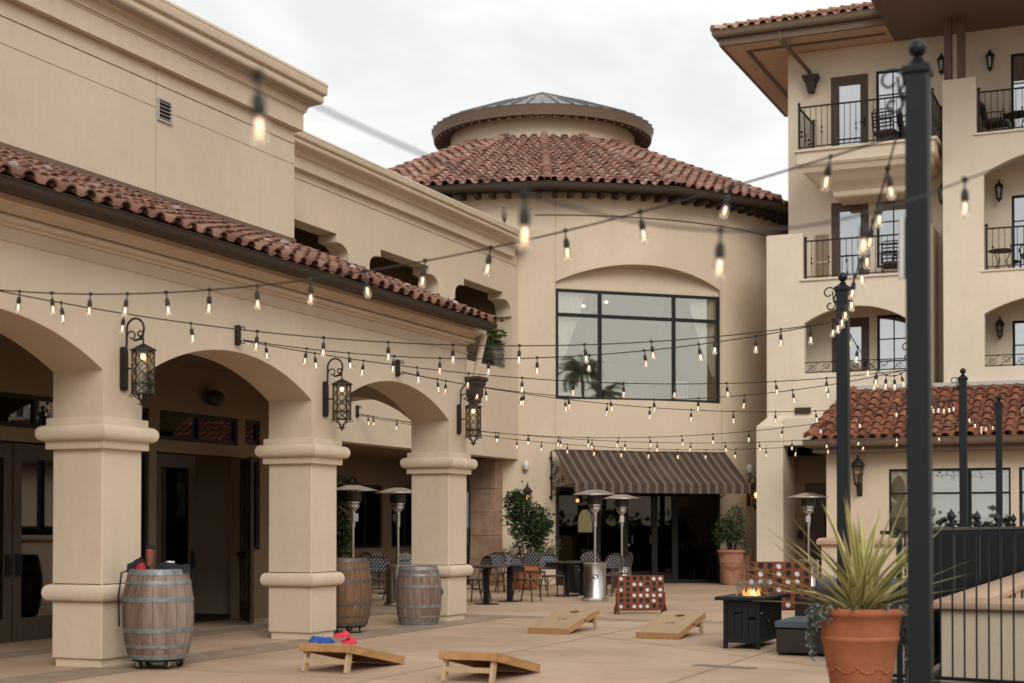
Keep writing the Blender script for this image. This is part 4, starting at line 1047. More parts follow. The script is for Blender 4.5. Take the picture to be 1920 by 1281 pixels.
# ---------------------------------------------------------------- wrought iron lanterns on the arcade columns
def make_lantern(label, loc):
    """local frame: +x points away from the wall, origin on the wall at the middle of the back plate"""
    t = thing('wall_lantern', label, 'lantern', loc, 0, 'wrought iron lanterns on the arcade columns'); t.scale = (0.80,)*3
    mb = MB(); pl = [(-0.075,-0.27),(-0.05,-0.30),(0.05,-0.30),(0.075,-0.27),(0.075,0.27),(0.05,0.30),(-0.05,0.30),(-0.075,0.27)]
    mb.plate(pl, [], lambda s,z,d: (0.002+d, s, z), 0.035)
    mb.plate([(p[0]*0.6,p[1]*0.88) for p in pl], [], lambda s,z,d: (0.03+d, s, z), 0.03); mb.build('back_plate', M['wrought'], t, bevel=0.006)
    X = 0.34; O = 0.19
    mb = MB()
    pts = [(0.04,0,-0.05),(0.05,0,0.18),(0.065,0,0.20+O)] + [Vector((0.205,0,0.34+O)) + Vector((math.cos(R(a))*0.145,0,math.sin(R(a))*0.15)) for a in range(168,-100,-14)]
    mb.tube(pts, 0.016, 7)
    mb.tube(spiral((0.285,0,0.27+O), 0.062, 0.02, -60, 300, 18), 0.012, 6)
    mb.tube(spiral((0.15,0,0.25+O), 0.08, 0.026, 175, -150, 16), 0.011, 6)
    mb.tube([(0.035,0,0.0),(X-0.13,0,0.0)], 0.012, 6)
    mb.tube([(0.205,0,0.19+O),(0.27,0,0.20+O),(X,0,0.21+O)], 0.014, 6); mb.tube([(X,0,0.22+O),(X,0,0.12+O)], 0.013, 6)
    mb.build('scroll_arm', M['wrought'], t, smooth=50)
    rt, rb, zt, zb = 0.150, 0.150, 0.06+O, -0.35
    cagev = lambda k, z, r=rt: Vector((X + r*math.cos(R(60*k+30)), r*math.sin(R(60*k+30)), z))
    mb = MB(); mb.lathe([(0.012,0.145+O),(0.03,0.135+O),(0.05,0.125+O),(0.175,0.06+O),(0.18,0.04+O),(0.15,0.04+O)], (X,0,0), 6, twist=R(30)); mb.build('lantern_cap', M['wrought'], t)
    mb = MB()
    for k in range(6):
        a, b = cagev(k,zt), cagev(k,zb); mb.tube([a,b], 0.010, 5)
        for z in (zt-0.01, zb+0.13, zb): mb.tube([cagev(k,z), cagev(k+1,z)], 0.009, 5)
        for j in range(3):     # diamond lattice
            z0 = zt - 0.152*j - 0.01; z1 = z0 - 0.152; m0 = (cagev(k,z0)+cagev(k+1,z0))/2; m1 = (cagev(k,z1)+cagev(k+1,z1))/2
            l = (cagev(k,(z0+z1)/2)); r_ = (cagev(k+1,(z0+z1)/2))
            for p, q in ((m0,l),(l,m1),(m0,r_),(r_,m1)):
                c = (p+q)/2 + (Vector((X,0,(p.z+q.z)/2)) - (p+q)/2)*0.04; mb.tube([p,c,q], 0.0055, 4)
            mb.sphere(m1, 0.014, 6, 4)
        mb.tube([cagev(k,zb+0.13), cagev(k+1,zb)], 0.006, 4); mb.tube([cagev(k+1,zb+0.13), cagev(k,zb)], 0.006, 4)
    mb.build('lantern_cage', M['wrought'], t)
    mb = MB()
    for k in range(6):
        d = Vector((math.cos(R(60*k+30)), math.sin(R(60*k+30)), 0)); c = Vector((X,0,0))
        mb.tube([c+d*0.148+Vector((0,0,zb)), c+d*0.10+Vector((0,0,zb-0.05)), c+d*0.03+Vector((0,0,zb-0.10)), c+d*0.02+Vector((0,0,zb-0.15))], 0.008, 5)
        mb.tube(spiral(c+d*0.155+Vector((0,0,zb-0.03)), 0.03, 0.01, 90, -260, 10, d), 0.006, 4)
        mb.tube(spiral(c+d*0.045+Vector((0,0,zb-0.13)), 0.03, 0.01, 0, -300, 10, d), 0.006, 4)
    mb.sphere((X,0,zb-0.165), 0.022, 8, 6, (1,1,1.5)); mb.build('drop_finial', M['wrought'], t)
    mb = MB(); mb.lathe([(0.143,zb+0.01),(0.143,zt-0.01)], (X,0,0), 6, twist=R(30)); mb.build('lamp_glass', M['lamp_glass'], t)
    mb = MB(); mb.sphere((X,0,-0.04+O), 0.034, 10, 8, (1,1,1.25)); mb.build('bulb', M['lamp_glow'], t, smooth=60)
    mb = MB(); mb.lathe([(0.001,0.04+O),(0.02,0.04+O),(0.02,0.0+O),(0.001,0.0+O)], (X,0,0), 8); mb.build('lamp_holder', M['wrought'], t)
    return t
lan = make_lantern('scrolled black iron lantern on the arcade column behind the grey barrel on casters', (XF, 13.24, 3.24))
dup(lan, (XF, 17.52, 3.24), 0, 'scrolled black iron lantern on the arcade column beside the brown wheeled barrel')
dup(lan, (XF, 21.70, 3.24), 0, 'scrolled black iron lantern on the end column of the arcade near the downspout')

# ---------------------------------------------------------------- carriage lanterns elsewhere
def coach_lantern(label, loc, rz, lit=True, sc=1.0, group='small coach lanterns on walls', scroll=True):
    """origin on the wall, -y points away from the wall"""
    t = thing('coach_lantern', label, 'lantern', loc, rz, group)
    mb = MB(); mb.box(-0.05*sc,0.05*sc,-0.03*sc,0,-0.22*sc,0.22*sc); mb.build('back_plate', M['wrought'], t, bevel=0.005)
    Y = -0.20*sc; mb = MB()
    if scroll: mb.tube([(0,-0.02*sc,0.10*sc)] + [Vector((0,-0.11*sc,0.26*sc)) + Vector((0,-math.cos(R(a))*-0.09*sc, math.sin(R(a))*0.11*sc)) for a in range(0,200,20)] + [(0,Y,0.20*sc)], 0.012*sc, 6)
    else: mb.tube([(0,0,-0.12*sc),(0,-0.12*sc,-0.16*sc),(0,Y,-0.10*sc),(0,Y,-0.02*sc)], 0.03*sc, 8)
    mb.build('scroll_arm', M['wrought'], t, smooth=50)
    z0 = -0.22*sc if scroll else 0.0; H = 0.34*sc
    mb = MB()
    for k in range(6):
        a = R(60*k); d = Vector((math.cos(a), math.sin(a), 0))
        mb.tube([Vector((0,Y,z0)) + d*0.065*sc, Vector((0,Y,z0+H)) + d*0.105*sc], 0.009*sc, 4)
        d2 = Vector((math.cos(a+R(60)), math.sin(a+R(60)), 0))
        for z, r in ((z0,0.065),(z0+H*0.55,0.087),(z0+H,0.105)): mb.tube([Vector((0,Y,z))+d*r*sc, Vector((0,Y,z))+d2*r*sc], 0.008*sc, 4)
    mb.lathe([(0.02*sc,-0.10*sc),(0.03*sc,-0.05*sc),(0.075*sc,-0.005*sc),(0.075*sc,0.015*sc)], (0,Y,z0), 8)
    mb.build('lantern_cage', M['wrought'], t)
    mb = MB(); mb.lathe([(0.13*sc,0),(0.135*sc,0.02*sc),(0.10*sc,0.08*sc),(0.05*sc,0.13*sc),(0.02*sc,0.16*sc),(0.025*sc,0.19*sc),(0.001,0.22*sc)], (0,Y,z0+H), 10); mb.build('lantern_cap', M['wrought'], t, smooth=40)
    mb = MB(); mb.lathe([(0.06*sc,0.01),(0.098*sc,H-0.01)], (0,Y,z0), 6); mb.build('lamp_glass', M['lamp_glass'], t)
    mb = MB(); mb.sphere((0,Y,z0+H*0.62), 0.035*sc, 8, 6, (1,1,1.4)); mb.build('bulb', M['lamp_glow'] if lit else M['candle'] if lit is None else M['curtain'], t, smooth=60)
    return t
def on_rotunda(a, z, r=RR): p = rp(a, r, z); return p, R(a) + PI/2
p, rz = on_rotunda(-23.5, 2.35); coach_lantern('lit iron lantern on the round wall under the right end of the awning', p, rz, True, 1.35)
p, rz = on_rotunda(-70.3, 2.25); coach_lantern('lit iron lantern half hidden above the tall potted bush', p, rz, True, 1.0)
coach_lantern('dark carriage lantern on the low wing wall beside its wide window', (-6.66, YL-0.002, 2.50), 0, False, 1.25, scroll=False)
for lb, x, z in (('dark lantern high beside the timber posts on the top balcony', -3.92, 13.15), ('dark lantern half hidden behind the top of the near post', -5.10, 13.2),
                 ('dark lantern under the middle right arched balcony', -3.72, 9.85), ('dark lantern behind the near post on the middle floor', -5.10, 9.9), ('dark lantern inside the lowest right arched balcony', -3.72, 6.42)):
    coach_lantern(lb, (x, YT-0.002, z), 0, False, 0.85)
coach_lantern('amber lantern with a faintly glowing bulb on the dining porch wall between dark windows', (-18.49, 32.2, 2.35), PI/2, None, 1.0)  # this bulb emits an amber glow

# ---------------------------------------------------------------- white speakers, black speaker, bird
for a, lb in ((-70.6,'white egg-shaped speaker on the round wall left of the awning'),(-23.9,'white egg-shaped speaker on the round wall right of the awning')):
    p, rz = on_rotunda(a, 3.05); t = thing('wall_speaker', lb, 'speaker', p, rz, 'white speakers flanking the awning')
    mb = MB(); mb.sphere((0,-0.09,0), 0.10, 14, 10, (0.82,0.85,1.35)); mb.build('cabinet', M['speaker_white'], t, smooth=60)
    mb = MB(); mb.sphere((0,-0.115,-0.075), 0.062, 10, 6, (1,1,0.8)); mb.build('speaker_grille', M['vent'], t, smooth=60)
    mb = MB(); mb.box(-0.02,0.02,-0.06,0,-0.03,0.03); mb.build('bracket', M['speaker_white'], t)
t = thing('porch_speaker', 'black oval speaker mounted high over the open porch doors', 'speaker', (XD, 19.32, 3.50))
mb = MB(); mb.sphere((0.14,0,0), 0.16, 14, 8, (0.75,1.25,0.78)); mb.build('cabinet', M['speaker_black'], t, smooth=60)
mb = MB(); mb.box(0,0.06,-0.04,0.04,-0.05,0.05); mb.build('bracket', M['speaker_black'], t)
bp = Vector((XL+0.42, 33.35, 8.95))
t = thing('bird', 'small brown pigeon perched on the cornice below the tiled dome', 'bird', bp, R(-70))
mb = MB(); mb.loft([[(x+math.cos(2*PI*j/10)*0.0+0, math.cos(2*PI*j/10)*w, z+math.sin(2*PI*j/10)*h) for j in range(10)] for x, w, z, h in
  ((-0.20,0.012,0.02,0.006),(-0.12,0.03,0.06,0.018),(-0.06,0.055,0.11,0.055),(0.0,0.072,0.17,0.085),(0.045,0.07,0.23,0.085),(0.07,0.05,0.29,0.06),(0.085,0.042,0.33,0.045),(0.10,0.043,0.36,0.043),(0.125,0.035,0.375,0.034),(0.145,0.012,0.372,0.012),(0.175,0.005,0.365,0.005))])
mb.build('body', M['bird'], t, smooth=70)
mb = MB(); 
for s_ in (-1,1): mb.tube([(0.0,s_*0.03,0.12),(0.01,s_*0.03,0.03),(0.02,s_*0.03,0.0),(0.05,s_*0.035,0.003)], 0.006, 5)
mb.build('leg', M['bird_dark'], t)
t = thing('drain_cover', 'small round dark cover set low in the end column', 'cover', (XF-0.17, 21.352, 0.47))
mb = MB(); 
for r0, d in ((0.075,0.006),(0.05,0.010),(0.02,0.014)):
    mb.tube([(0,0,0),(0,-d,0)], r0, 18)
mb.build('cover_plate', M['bronze'], t)

# ---------------------------------------------------------------- light poles
POLES = []
def make_pole(label, x, y, h=4.33):
    t = thing('light_pole', label, 'pole', (x, y, 0), 0, 'black light poles along the right side')
    w = 0.065; H = h-0.17
    mb = MB(); mb.box(-w,w,-w,w,0,H); mb.build('shaft', M['pole'], t, bevel=0.008)
    mb = MB(); mb.loft([[(-a,-a,z),(a,-a,z),(a,a,z),(-a,a,z)] for a, z in ((w+0.001,H-0.04),(w+0.016,H-0.03),(w+0.016,H+0.005),(w-0.012,H+0.025),(0.03,H+0.045))]); mb.build('post_cap', M['pole'], t, bevel=0.003)
    mb = MB(); mb.lathe([(0.030,H+0.04),(0.036,H+0.055),(0.022,H+0.065),(0.022,H+0.08)], n=14); mb.sphere((0,0,H+0.12), 0.053, 16, 12); mb.build('ball_finial', M['pole'], t, smooth=60)
    mb = MB(); mb.box(-0.13,0.13,-0.13,0.13,0,0.015); mb.box(-w-0.012,w+0.012,-w-0.012,w+0.012,0.015,0.08)
    for sx in (-1,1):
        for sy in (-1,1): mb.lathe([(0.012,0.015),(0.012,0.035),(0.001,0.036)], (sx*0.105,sy*0.105,0), 6)
    mb.build('base_plate', M['pole'], t)
    # scroll hook towards the arcade
    mb = MB(); z0 = H-0.13
    mb.tube([(-w,0,z0-0.05),(-w-0.04,0,z0+0.02),(-w-0.05,0,z0+0.10)] , 0.008, 6)
    mb.tube(spiral((-w-0.09,0,z0+0.08), 0.085, 0.025, -60, 330, 22), 0.008, 6)
    mb.tube(spiral((-w-0.075,0,z0-0.06), 0.06, 0.02, 60, -300, 18), 0.008, 6)
    mb.build('scroll_hook', M['pole'], t, smooth=50)
    POLES.append(Vector((x-w-0.09, y, H-0.38)))
    return t
PX = [(-1.286,8.79),(-3.247,16.587),(-3.262,22.09),(-3.277,27.596),(-3.25,33.6)]
PL = ['tall black post with ball finial nearest the camera in front of the flax pot', 'second black post with ball finial standing left of the near post', 'black post with ball finial hidden in line behind the near post',
      'slim black post with ball finial in front of the red tile roof', 'farthest slim black post with ball finial beside the low wing windows']
for (x, y), lb in zip(PX, PL): make_pole(lb, x, y)
t1 = bpy.data.objects['light_pole']
mb = MB(); mb.tube([(-0.085,-0.03,3.30),(-0.09,-0.03,2.95)], 0.022, 8); mb.build('cable_sleeve', M['speaker_white'], t1, smooth=50)

# ---------------------------------------------------------------- wall brackets for the strings
BR = []
def make_bracket(label, loc):
    t = thing('light_bracket', label, 'bracket', loc, 0, 'iron string light brackets on walls')
    mb = MB(); mb.plate([(-0.035,-0.11),(-0.02,-0.125),(0.02,-0.125),(0.035,-0.11),(0.035,0.11),(0.02,0.125),(-0.02,0.125),(-0.035,0.11)], [], lambda s,z,d: (0.002+d,s,z), 0.05); mb.build('back_plate', M['wrought'], t, bevel=0.005)
    mb = MB()
    for s in (-1,1): mb.tube([(0.04,0,s*0.05),(0.08,0,s*0.075)] + [p for p in spiral((0.105,0,s*0.075), 0.035, 0.012, 180, 180+s*-330, 14)], 0.007, 5)
    mb.build('scroll_hook', M['wrought'], t, smooth=50)
    BR.append(Vector((loc[0]+0.10, loc[1], loc[2]-0.06)))
make_bracket('small iron bracket over the nearest arch at the far left', (XF, 11.12, 3.86))
make_bracket('small iron bracket above the crown of the middle arch', (XF, 15.41, 3.86))
make_bracket('small iron bracket above the crown of the end arch', (XF, 19.58, 3.86))
make_bracket('small iron bracket on the loggia wall seen through the end arch', (XL, 26.8, 3.87))

# ---------------------------------------------------------------- string lights
HOLD = GLS = FIL = None
def bulb_parts(parent, p, tilt, first=[None]):
    if first[0] is None:
        mb = MB(); mb.box(-0.014,0.014,-0.010,0.010,-0.010,0.016); mb.tube([(0,0,0),(0.002,0,-0.05)], 0.0055, 5); mb.lathe([(0.006,-0.045),(0.013,-0.052),(0.019,-0.066),(0.021,-0.105),(0.019,-0.112),(0.001,-0.112)], n=10)
        h = mb.build('bulb_holder', M['cable'], parent, smooth=45)
        mb = MB(); mb.lathe([(0.013,-0.110),(0.019,-0.122),(0.027,-0.145),(0.029,-0.165),(0.025,-0.187),(0.014,-0.202),(0.001,-0.206)], n=12); g = mb.build('bulb', M['bulb_glass'], h, smooth=60)
        mb = MB(); mb.lathe([(0.001,-0.122),(0.0065,-0.128),(0.0085,-0.150),(0.0075,-0.174),(0.001,-0.180)], n=8); f = mb.build('filament', M['filament'], g, smooth=60)
        first[0] = (h, g, f)
        h.location = p; h.rotation_euler = tilt; return
    h, g, f = first[0]
    h2 = h.copy(); col.objects.link(h2); h2.parent = parent; h2.location = p; h2.rotation_euler = tilt
    g2 = g.copy(); col.objects.link(g2); g2.parent = h2
    f2 = f.copy(); col.objects.link(f2); f2.parent = g2
def string(label, P0, P1, mid=None, xs=None, ts=None, sag=None, r=0.0065, scale=1.0):
    P0 = Vector(P0); P1 = Vector(P1)
    L = lambda t: P0.lerp(P1, t)
    def t_at(x):
        lo, hi = 0.0, 1.0; f0 = proj(L(0))[0]
        inc = proj(L(1))[0] > f0
        for _ in range(40):
            m = (lo+hi)/2
            if (proj(L(m))[0] < x) == inc: lo = m
            else: hi = m
        return (lo+hi)/2
    if sag is None:
        t = t_at(mid[0]); p = L(t); D = p.x*FWD[0] + p.y*FWD[1]
        sag = (p.z - at(mid[0], mid[1], D=D).z)/(4*t*(1-t))
    C = lambda t: L(t) - Vector((0,0,4*sag*t*(1-t)))
    o = thing('string_light', label, 'string light', P0, 0, 'strings of bulbs over the patio')
    mb = MB(); mb.tube([C(k/60)-P0 for k in range(61)], r, 5); mb.build('cable', M['cable'], o, smooth=60)
    rnd = random.Random(len(label)*7 + int(P1.x*10))
    for t in ([t_at(x) for x in xs] if xs else ts):
        bulb_parts(o, C(t)-P0, (R(rnd.uniform(-11,11)), R(rnd.uniform(-11,11)), rnd.uniform(0,6)))
    return o
B0, B1, B2, B3 = BR; Q1, Q2, Q2b, Q3, Q4 = POLES
string('uppermost string of bulbs sweeping from the near post down to the far left wall', Q1, B0, (800,489), [1557,1369,1200,1060,920,797,683,583,482,393,312,239,170,97,37])
string('string of bulbs from the second post past the first arch to the far left', Q2, B0, (849,647), [1464,1341,1221,1096,974,849,728,607,483,358,233,115])
string('string of bulbs from the second post to the bracket over the middle arch', Q2, B1, (916,673), [1520,1418,1310,1208,1105,1007,916,825,739,654,575,498])
string('string of bulbs from the hidden post to the bracket over the middle arch', Q2b, B1+Vector((0,0.02,-0.01)), (979,709), [1643,1550,1454,1362,1265,1169,1075,979,879,782,682,590])
string('string of bulbs from the hidden post to the bracket over the end arch', Q2b, B2, (1144,748), [1640,1551,1486,1396,1310,1226,1144,1065,983,897,820])
string('string of bulbs from the roof-side post to the bracket over the end arch', Q3, B2+Vector((0,0.02,-0.01)), (1296,769), [1750,1681,1573,1529,1454,1375,1296,1218,1139,1059,979,910,836])
string('string of bulbs from the roof-side post across to the loggia wall bracket', Q3, B3, (1160,821), [1700,1609,1536,1468,1404,1337,1278,1218,1160,1103,1047,990,929,870,825,745,700])
string('highest string of bulbs from the farthest post to the loggia wall bracket', Q4, B3+Vector((0,0.02,-0.01)), (1232,830), [1862,1798,1679,1612,1550,1485,1423,1359,1296,1232,1172,1110,1050,992,935,745,690])
string('lowest string of bulbs from the farthest post passing over the awning', Q4+Vector((0,0,-0.05)), B3+Vector((0,0.04,-0.03)), (1217,842), [1840,1760,1682,1620,1554,1493,1436,1380,1324,1270,1217,1165,1114,1064,1015,969])
string('string of bulbs hanging between the near post and the second post', Q1+Vector((0.02,0.05,0)), Q2+Vector((0.05,-0.05,0)), ts=[0.07,0.15,0.23,0.31,0.40,0.49,0.58,0.67,0.76,0.85,0.93], sag=0.16)
string('string of bulbs hanging between the second post and the hidden post', Q2+Vector((0.12,0,0.1)), Q2b, ts=[0.1,0.22,0.36,0.5,0.64,0.78,0.9], sag=0.32)
string('string of bulbs hanging between the hidden post and the roof-side post', Q2b, Q3, ts=[0.12,0.25,0.38,0.5,0.62,0.74,0.86,0.95], sag=0.20)
string('string of bulbs hanging between the roof-side post and the farthest post', Q3+Vector((0.05,0,0)), Q4, ts=[0.1,0.28,0.46,0.64,0.82], sag=0.15)
# the string closest to the camera, crossing the upper part of the view
Y0 = 4.3; al = (0.1814*Y0, 0.21*Y0)
def gp_(i): 
    Xc = -0.1714*Y0 + al[0]*i; Yc = Y0 + al[1]*i
    return Vector((Xc*RGT[0] + Yc*FWD[0], Xc*RGT[1] + Yc*FWD[1], 0))
def at_i(x, y, i): D = Y0 + al[1]*i; return at(x, y, D=D).z
a = gp_(-2.2); b = gp_(6.5)
# heights read at three places along it
iz = [(-0.42, at_i(330, 12, -0.42)), (1.0, at_i(985, 370, 1.0)), (2.6, at_i(1500, 433, 2.6)), (3.6, at_i(1700, 350, 3.6)), (4.6, at_i(1860, 318, 4.6))]
import numpy as np
iz = sorted(iz + [(0.0, at_i(478, 117, 0.0)), (1.6, at_i(1209, 421, 1.6)), (5.6, at_i(2000, 290, 5.6))])
q_ = [float(v) for v in np.polyfit([p[0] for p in iz], [p[1] for p in iz], 4)]
zz = lambda i: float(np.polyval(q_, min(5.6,max(-0.6,i)))) + (0 if i > -0.6 else (-0.6-i)*0.28) + (0 if i < 5.6 else (i-5.6)*0.10)
o = thing('string_light', 'nearest blurred string of large bulbs crossing high in front of the camera', 'string light', (a.x,a.y,zz(-2.2)), 0, 'strings of bulbs over the patio')
bs = Vector((a.x,a.y,zz(-2.2)))
mb = MB(); mb.tube([Vector((*gp_(i).xy, zz(i)))-bs for i in [-2.2+8.7*k/60 for k in range(61)]], 0.005, 6); mb.build('cable', M['cable'], o, smooth=60)
for i in (-1.0, 0.0, 1.0, 2.05, 3.1, 4.05, 5.2): bulb_parts(o, Vector((*gp_(i).xy, zz(i)))-bs, (0.03, -0.03, i))

# ---------------------------------------------------------------- wine barrels
def make_barrel(label, loc, rz, k, stave, hoop, dolly, seed):
    t = thing('wine_barrel', label, 'barrel', loc, rz, 'oak wine barrels beside the arcade')
    z0 = 0.105 if dolly else 0.0; H = 0.90*k; rb = 0.285*k; rm = 0.355*k
    prof = lambda u: rb + (rm-rb)*(1-(2*u-1)**2)**0.9
    rnd = random.Random(seed); mb = MB(); a = 0.0; N = 21
    ws = [rnd.uniform(0.55,1.35) for _ in range(N)]; tot = sum(ws)
    for w in ws:
        da = 2*PI*w/tot; K = 12; a0 = a+0.006; a1 = a+da-0.006; vs = []
        for i in range(K+1):
            u = i/K; r = prof(u)
            for aa in (a0, (a0+a1)/2, a1): vs.append((r*math.cos(aa), r*math.sin(aa), z0+H*u))
        for i in (K,):
            for aa in (a0, (a0+a1)/2, a1): vs.append(((prof(1)-0.03)*math.cos(aa), (prof(1)-0.03)*math.sin(aa), z0+H))
            for aa in (a0, (a0+a1)/2, a1): vs.append(((prof(1)-0.03)*math.cos(aa), (prof(1)-0.03)*math.sin(aa), z0+H-0.04))
        fs = []
        for i in range(K+2):
            for j in range(2): fs.append((i*3+j, i*3+j+1, i*3+4+j, i*3+3+j))
        mb.add(vs, fs); a += da
    mb.build('staves', M[stave], t, smooth=50)
    mb = MB()
    for i in range(7):
        x0 = -rb+0.02+(2*rb-0.04)*i/7; x1 = x0+(2*rb-0.04)/7-0.004
        for x, x_ in ((x0,x1),):
            ya = math.sqrt(max(0.0004,(rb-0.012)**2-max(abs(x),abs(x_))**2)); mb.box(x,x_,-ya,ya,z0+H-0.05,z0+H-0.03)
    mb.lathe([(rb*0.99, z0+H-0.055),(0.001,z0+H-0.055)], n=24)
    mb.build('barrel_head', M[stave], t)
    for u0, u1 in ((0.0,0.055),(0.125,0.165),(0.30,0.35),(0.64,0.69),(0.835,0.875),(0.935,0.995)):
        mb = MB(); e = 0.004
        mb.lathe([(prof(u0),z0+H*u0),(prof(u0)+e,z0+H*u0),(prof((u0+u1)/2)+e*1.2,z0+H*(u0+u1)/2),(prof(u1)+e,z0+H*u1),(prof(u1),z0+H*u1)], n=40)
        ar = rnd.uniform(-2.2,-0.9); p = Vector((math.cos(ar),math.sin(ar),0))*(prof((u0+u1)/2)+e*1.3)
        mb.sphere((p.x,p.y,z0+H*(u0+u1)/2), 0.007, 6, 4)
        mb.build('hoop', M[hoop], t, smooth=40)
    if dolly:
        mb = MB(); mb.lathe([(0.001,z0-0.025),(rb*0.92,z0-0.025),(rb*0.92,z0-0.002),(0.001,z0-0.002)], n=24); d = mb.build('dolly', M['black_metal'], t)
        for k_ in range(4):
            an = R(90*k_+rnd.uniform(-20,20)+35); c = Vector((math.cos(an),math.sin(an),0))*rb*0.78
            ax = Vector((math.cos(an+0.5), math.sin(an+0.5), 0))
            mb = MB(); mb.tube([c+ax*-0.016+Vector((0,0,0.042)), c+ax*0.016+Vector((0,0,0.042))], 0.042, 14)
            cs = mb.build('caster', M['rubber'], d, smooth=40)
            mb = MB(); mb.tube([c+ax*-0.018+Vector((0,0,0.042)), c+ax*0.018+Vector((0,0,0.042))], 0.018, 8)
            mb.bar(c+ax*0.024+Vector((0,0,0.035)), c+ax*0.024+Vector((0,0,z0-0.025)), 0.04, 0.006, ax); mb.bar(c-ax*0.024+Vector((0,0,0.035)), c-ax*0.024+Vector((0,0,z0-0.025)), 0.04, 0.006, ax)
            mb.build('caster_fork', M['steel'], cs)
    return t
BP1 = at(297,1100,D=16.05); BP2 = at(648,1100,D=21.3); BP3 = at(785,1100,D=23.05)
make_barrel('weathered grey wine barrel on casters with clothes and a bottle on top', (BP1.x, BP1.y, 0.004), 0.3, 1.06, 'stave_grey', 'hoop', True, 3)
make_barrel('warm brown wine barrel on small wheels half hidden behind the middle column', (BP2.x, BP2.y, 0.004), 1.1, 1.06, 'stave_brown', 'hoop_rust', True, 9)
make_barrel('grey-brown wine barrel standing flat on the floor against the end column', (BP3.x, BP3.y, 0), 2.0, 1.0, 'stave_grey', 'hoop', False, 14)
# things on the first barrel
bz = 0.004+0.105+0.90*1.06; bx, by = BP1.x, BP1.y
def cloth(label, name, cat, c, sx, sy, h, mat, seed, rz=0, droop=0.0):
    rnd = random.Random(seed); n = 18; vs = []; fs = []
    ph = [rnd.uniform(0,6) for _ in range(6)]
    f = lambda x, y: h*(0.66+0.22*math.sin(2.6*x+ph[0])*math.cos(2.3*y+ph[1])+0.09*math.sin(5.5*x+ph[2]+2*y)+0.05*math.sin(8*y+ph[3]+3*x))
    for top in (1, 0):
        for i in range(n+1):
            for j in range(n+1):
                u = 2*i/n-1; v = 2*j/n-1; rr = 1+0.13*math.sin(3*math.atan2(v,u)+ph[4])+0.06*math.sin(7*math.atan2(v,u)+ph[5])
                # square to disc
                x = u*math.sqrt(1-v*v/2)*rr; y = v*math.sqrt(1-u*u/2)*rr; e = max(abs(u),abs(v)); k = max(0,1-e**4)**0.5
                vs.append((x*sx, y*sy, (f(x,y)*k if top else 0.0)))
    m = (n+1)*(n+1)
    for i in range(n):
        for j in range(n):
            a = i*(n+1)+j; fs.append((a,a+1,a+n+2,a+n+1)); fs.append((m+a,m+a+n+1,m+a+n+2,m+a+1))
    mb = MB(); mb.add(vs, fs); o = mb.build(name, M[mat], None, smooth=60)
    o.location = c; o.rotation_euler = (0,0,rz); tag(o, label, cat); return o
top = bz-0.032
cloth('black jacket bundled on the right of the grey barrel top', 'folded_jacket', 'jacket', (bx+0.13, by+0.03, top), 0.20, 0.18, 0.12, 'cloth_black', 4)
cloth('black bag lying at the left edge of the grey barrel top', 'shoulder_bag', 'bag', (bx-0.21, by-0.09, top), 0.11, 0.13, 0.16, 'cloth_black', 8)
cloth('crumpled grey cloth behind the bottle on the barrel', 'crumpled_cloth', 'cloth', (bx+0.01, by+0.14, top), 0.12, 0.10, 0.12, 'cloth_navy', 12)
cloth('red and white scarf bunched under the bottle on the barrel', 'scarf', 'scarf', (bx-0.10, by-0.17, top), 0.06, 0.055, 0.12, 'cloth_red', 5)
cloth('small white cloth label scrap on top of the black jacket', 'folded_paper', 'paper', (bx+0.16, by-0.02, top+0.10), 0.05, 0.02, 0.02, 'cloth_white', 6, 0.6)
t = thing('drink_bottle', 'dark reddish drink bottle with black loop cap standing on the grey barrel', 'bottle', (bx-0.07, by-0.06, top+0.06))
mb = MB(); mb.lathe([(0.001,0),(0.036,0.0),(0.038,0.02),(0.038,0.165),(0.033,0.185),(0.001,0.185)], n=18); mb.build('flask', M['bottle_band'], t, smooth=40)
mb = MB(); mb.lathe([(0.034,0.185),(0.036,0.19),(0.036,0.225),(0.001,0.23)], n=16); mb.tube([(0.034,0,0.215),(0.07,0,0.22),(0.085,0,0.21),(0.08,0,0.19),(0.036,0,0.19)], 0.006, 6); mb.build('bottle_cap', M['speaker_black'], t, smooth=40)
mb = MB(); mb.lathe([(0.0385,0.150),(0.0385,0.165)], n=18); mb.lathe([(0.0385,0.13),(0.0385,0.137)], n=18); mb.build('printed_band', M['cloth_red'], t)
mb = MB(); mb.tube([(bx-0.27,by-0.16,bz-0.02),(bx-0.33,by-0.20,bz-0.04),(bx-0.37,by-0.20,bz-0.30),(bx-0.39,by-0.16,bz-0.62)], 0.010, 6)
mb.build('hanging_strap', M['cloth_black'], None, smooth=50, label='thin black strap hanging down the left side of the grey barrel', cat='strap')

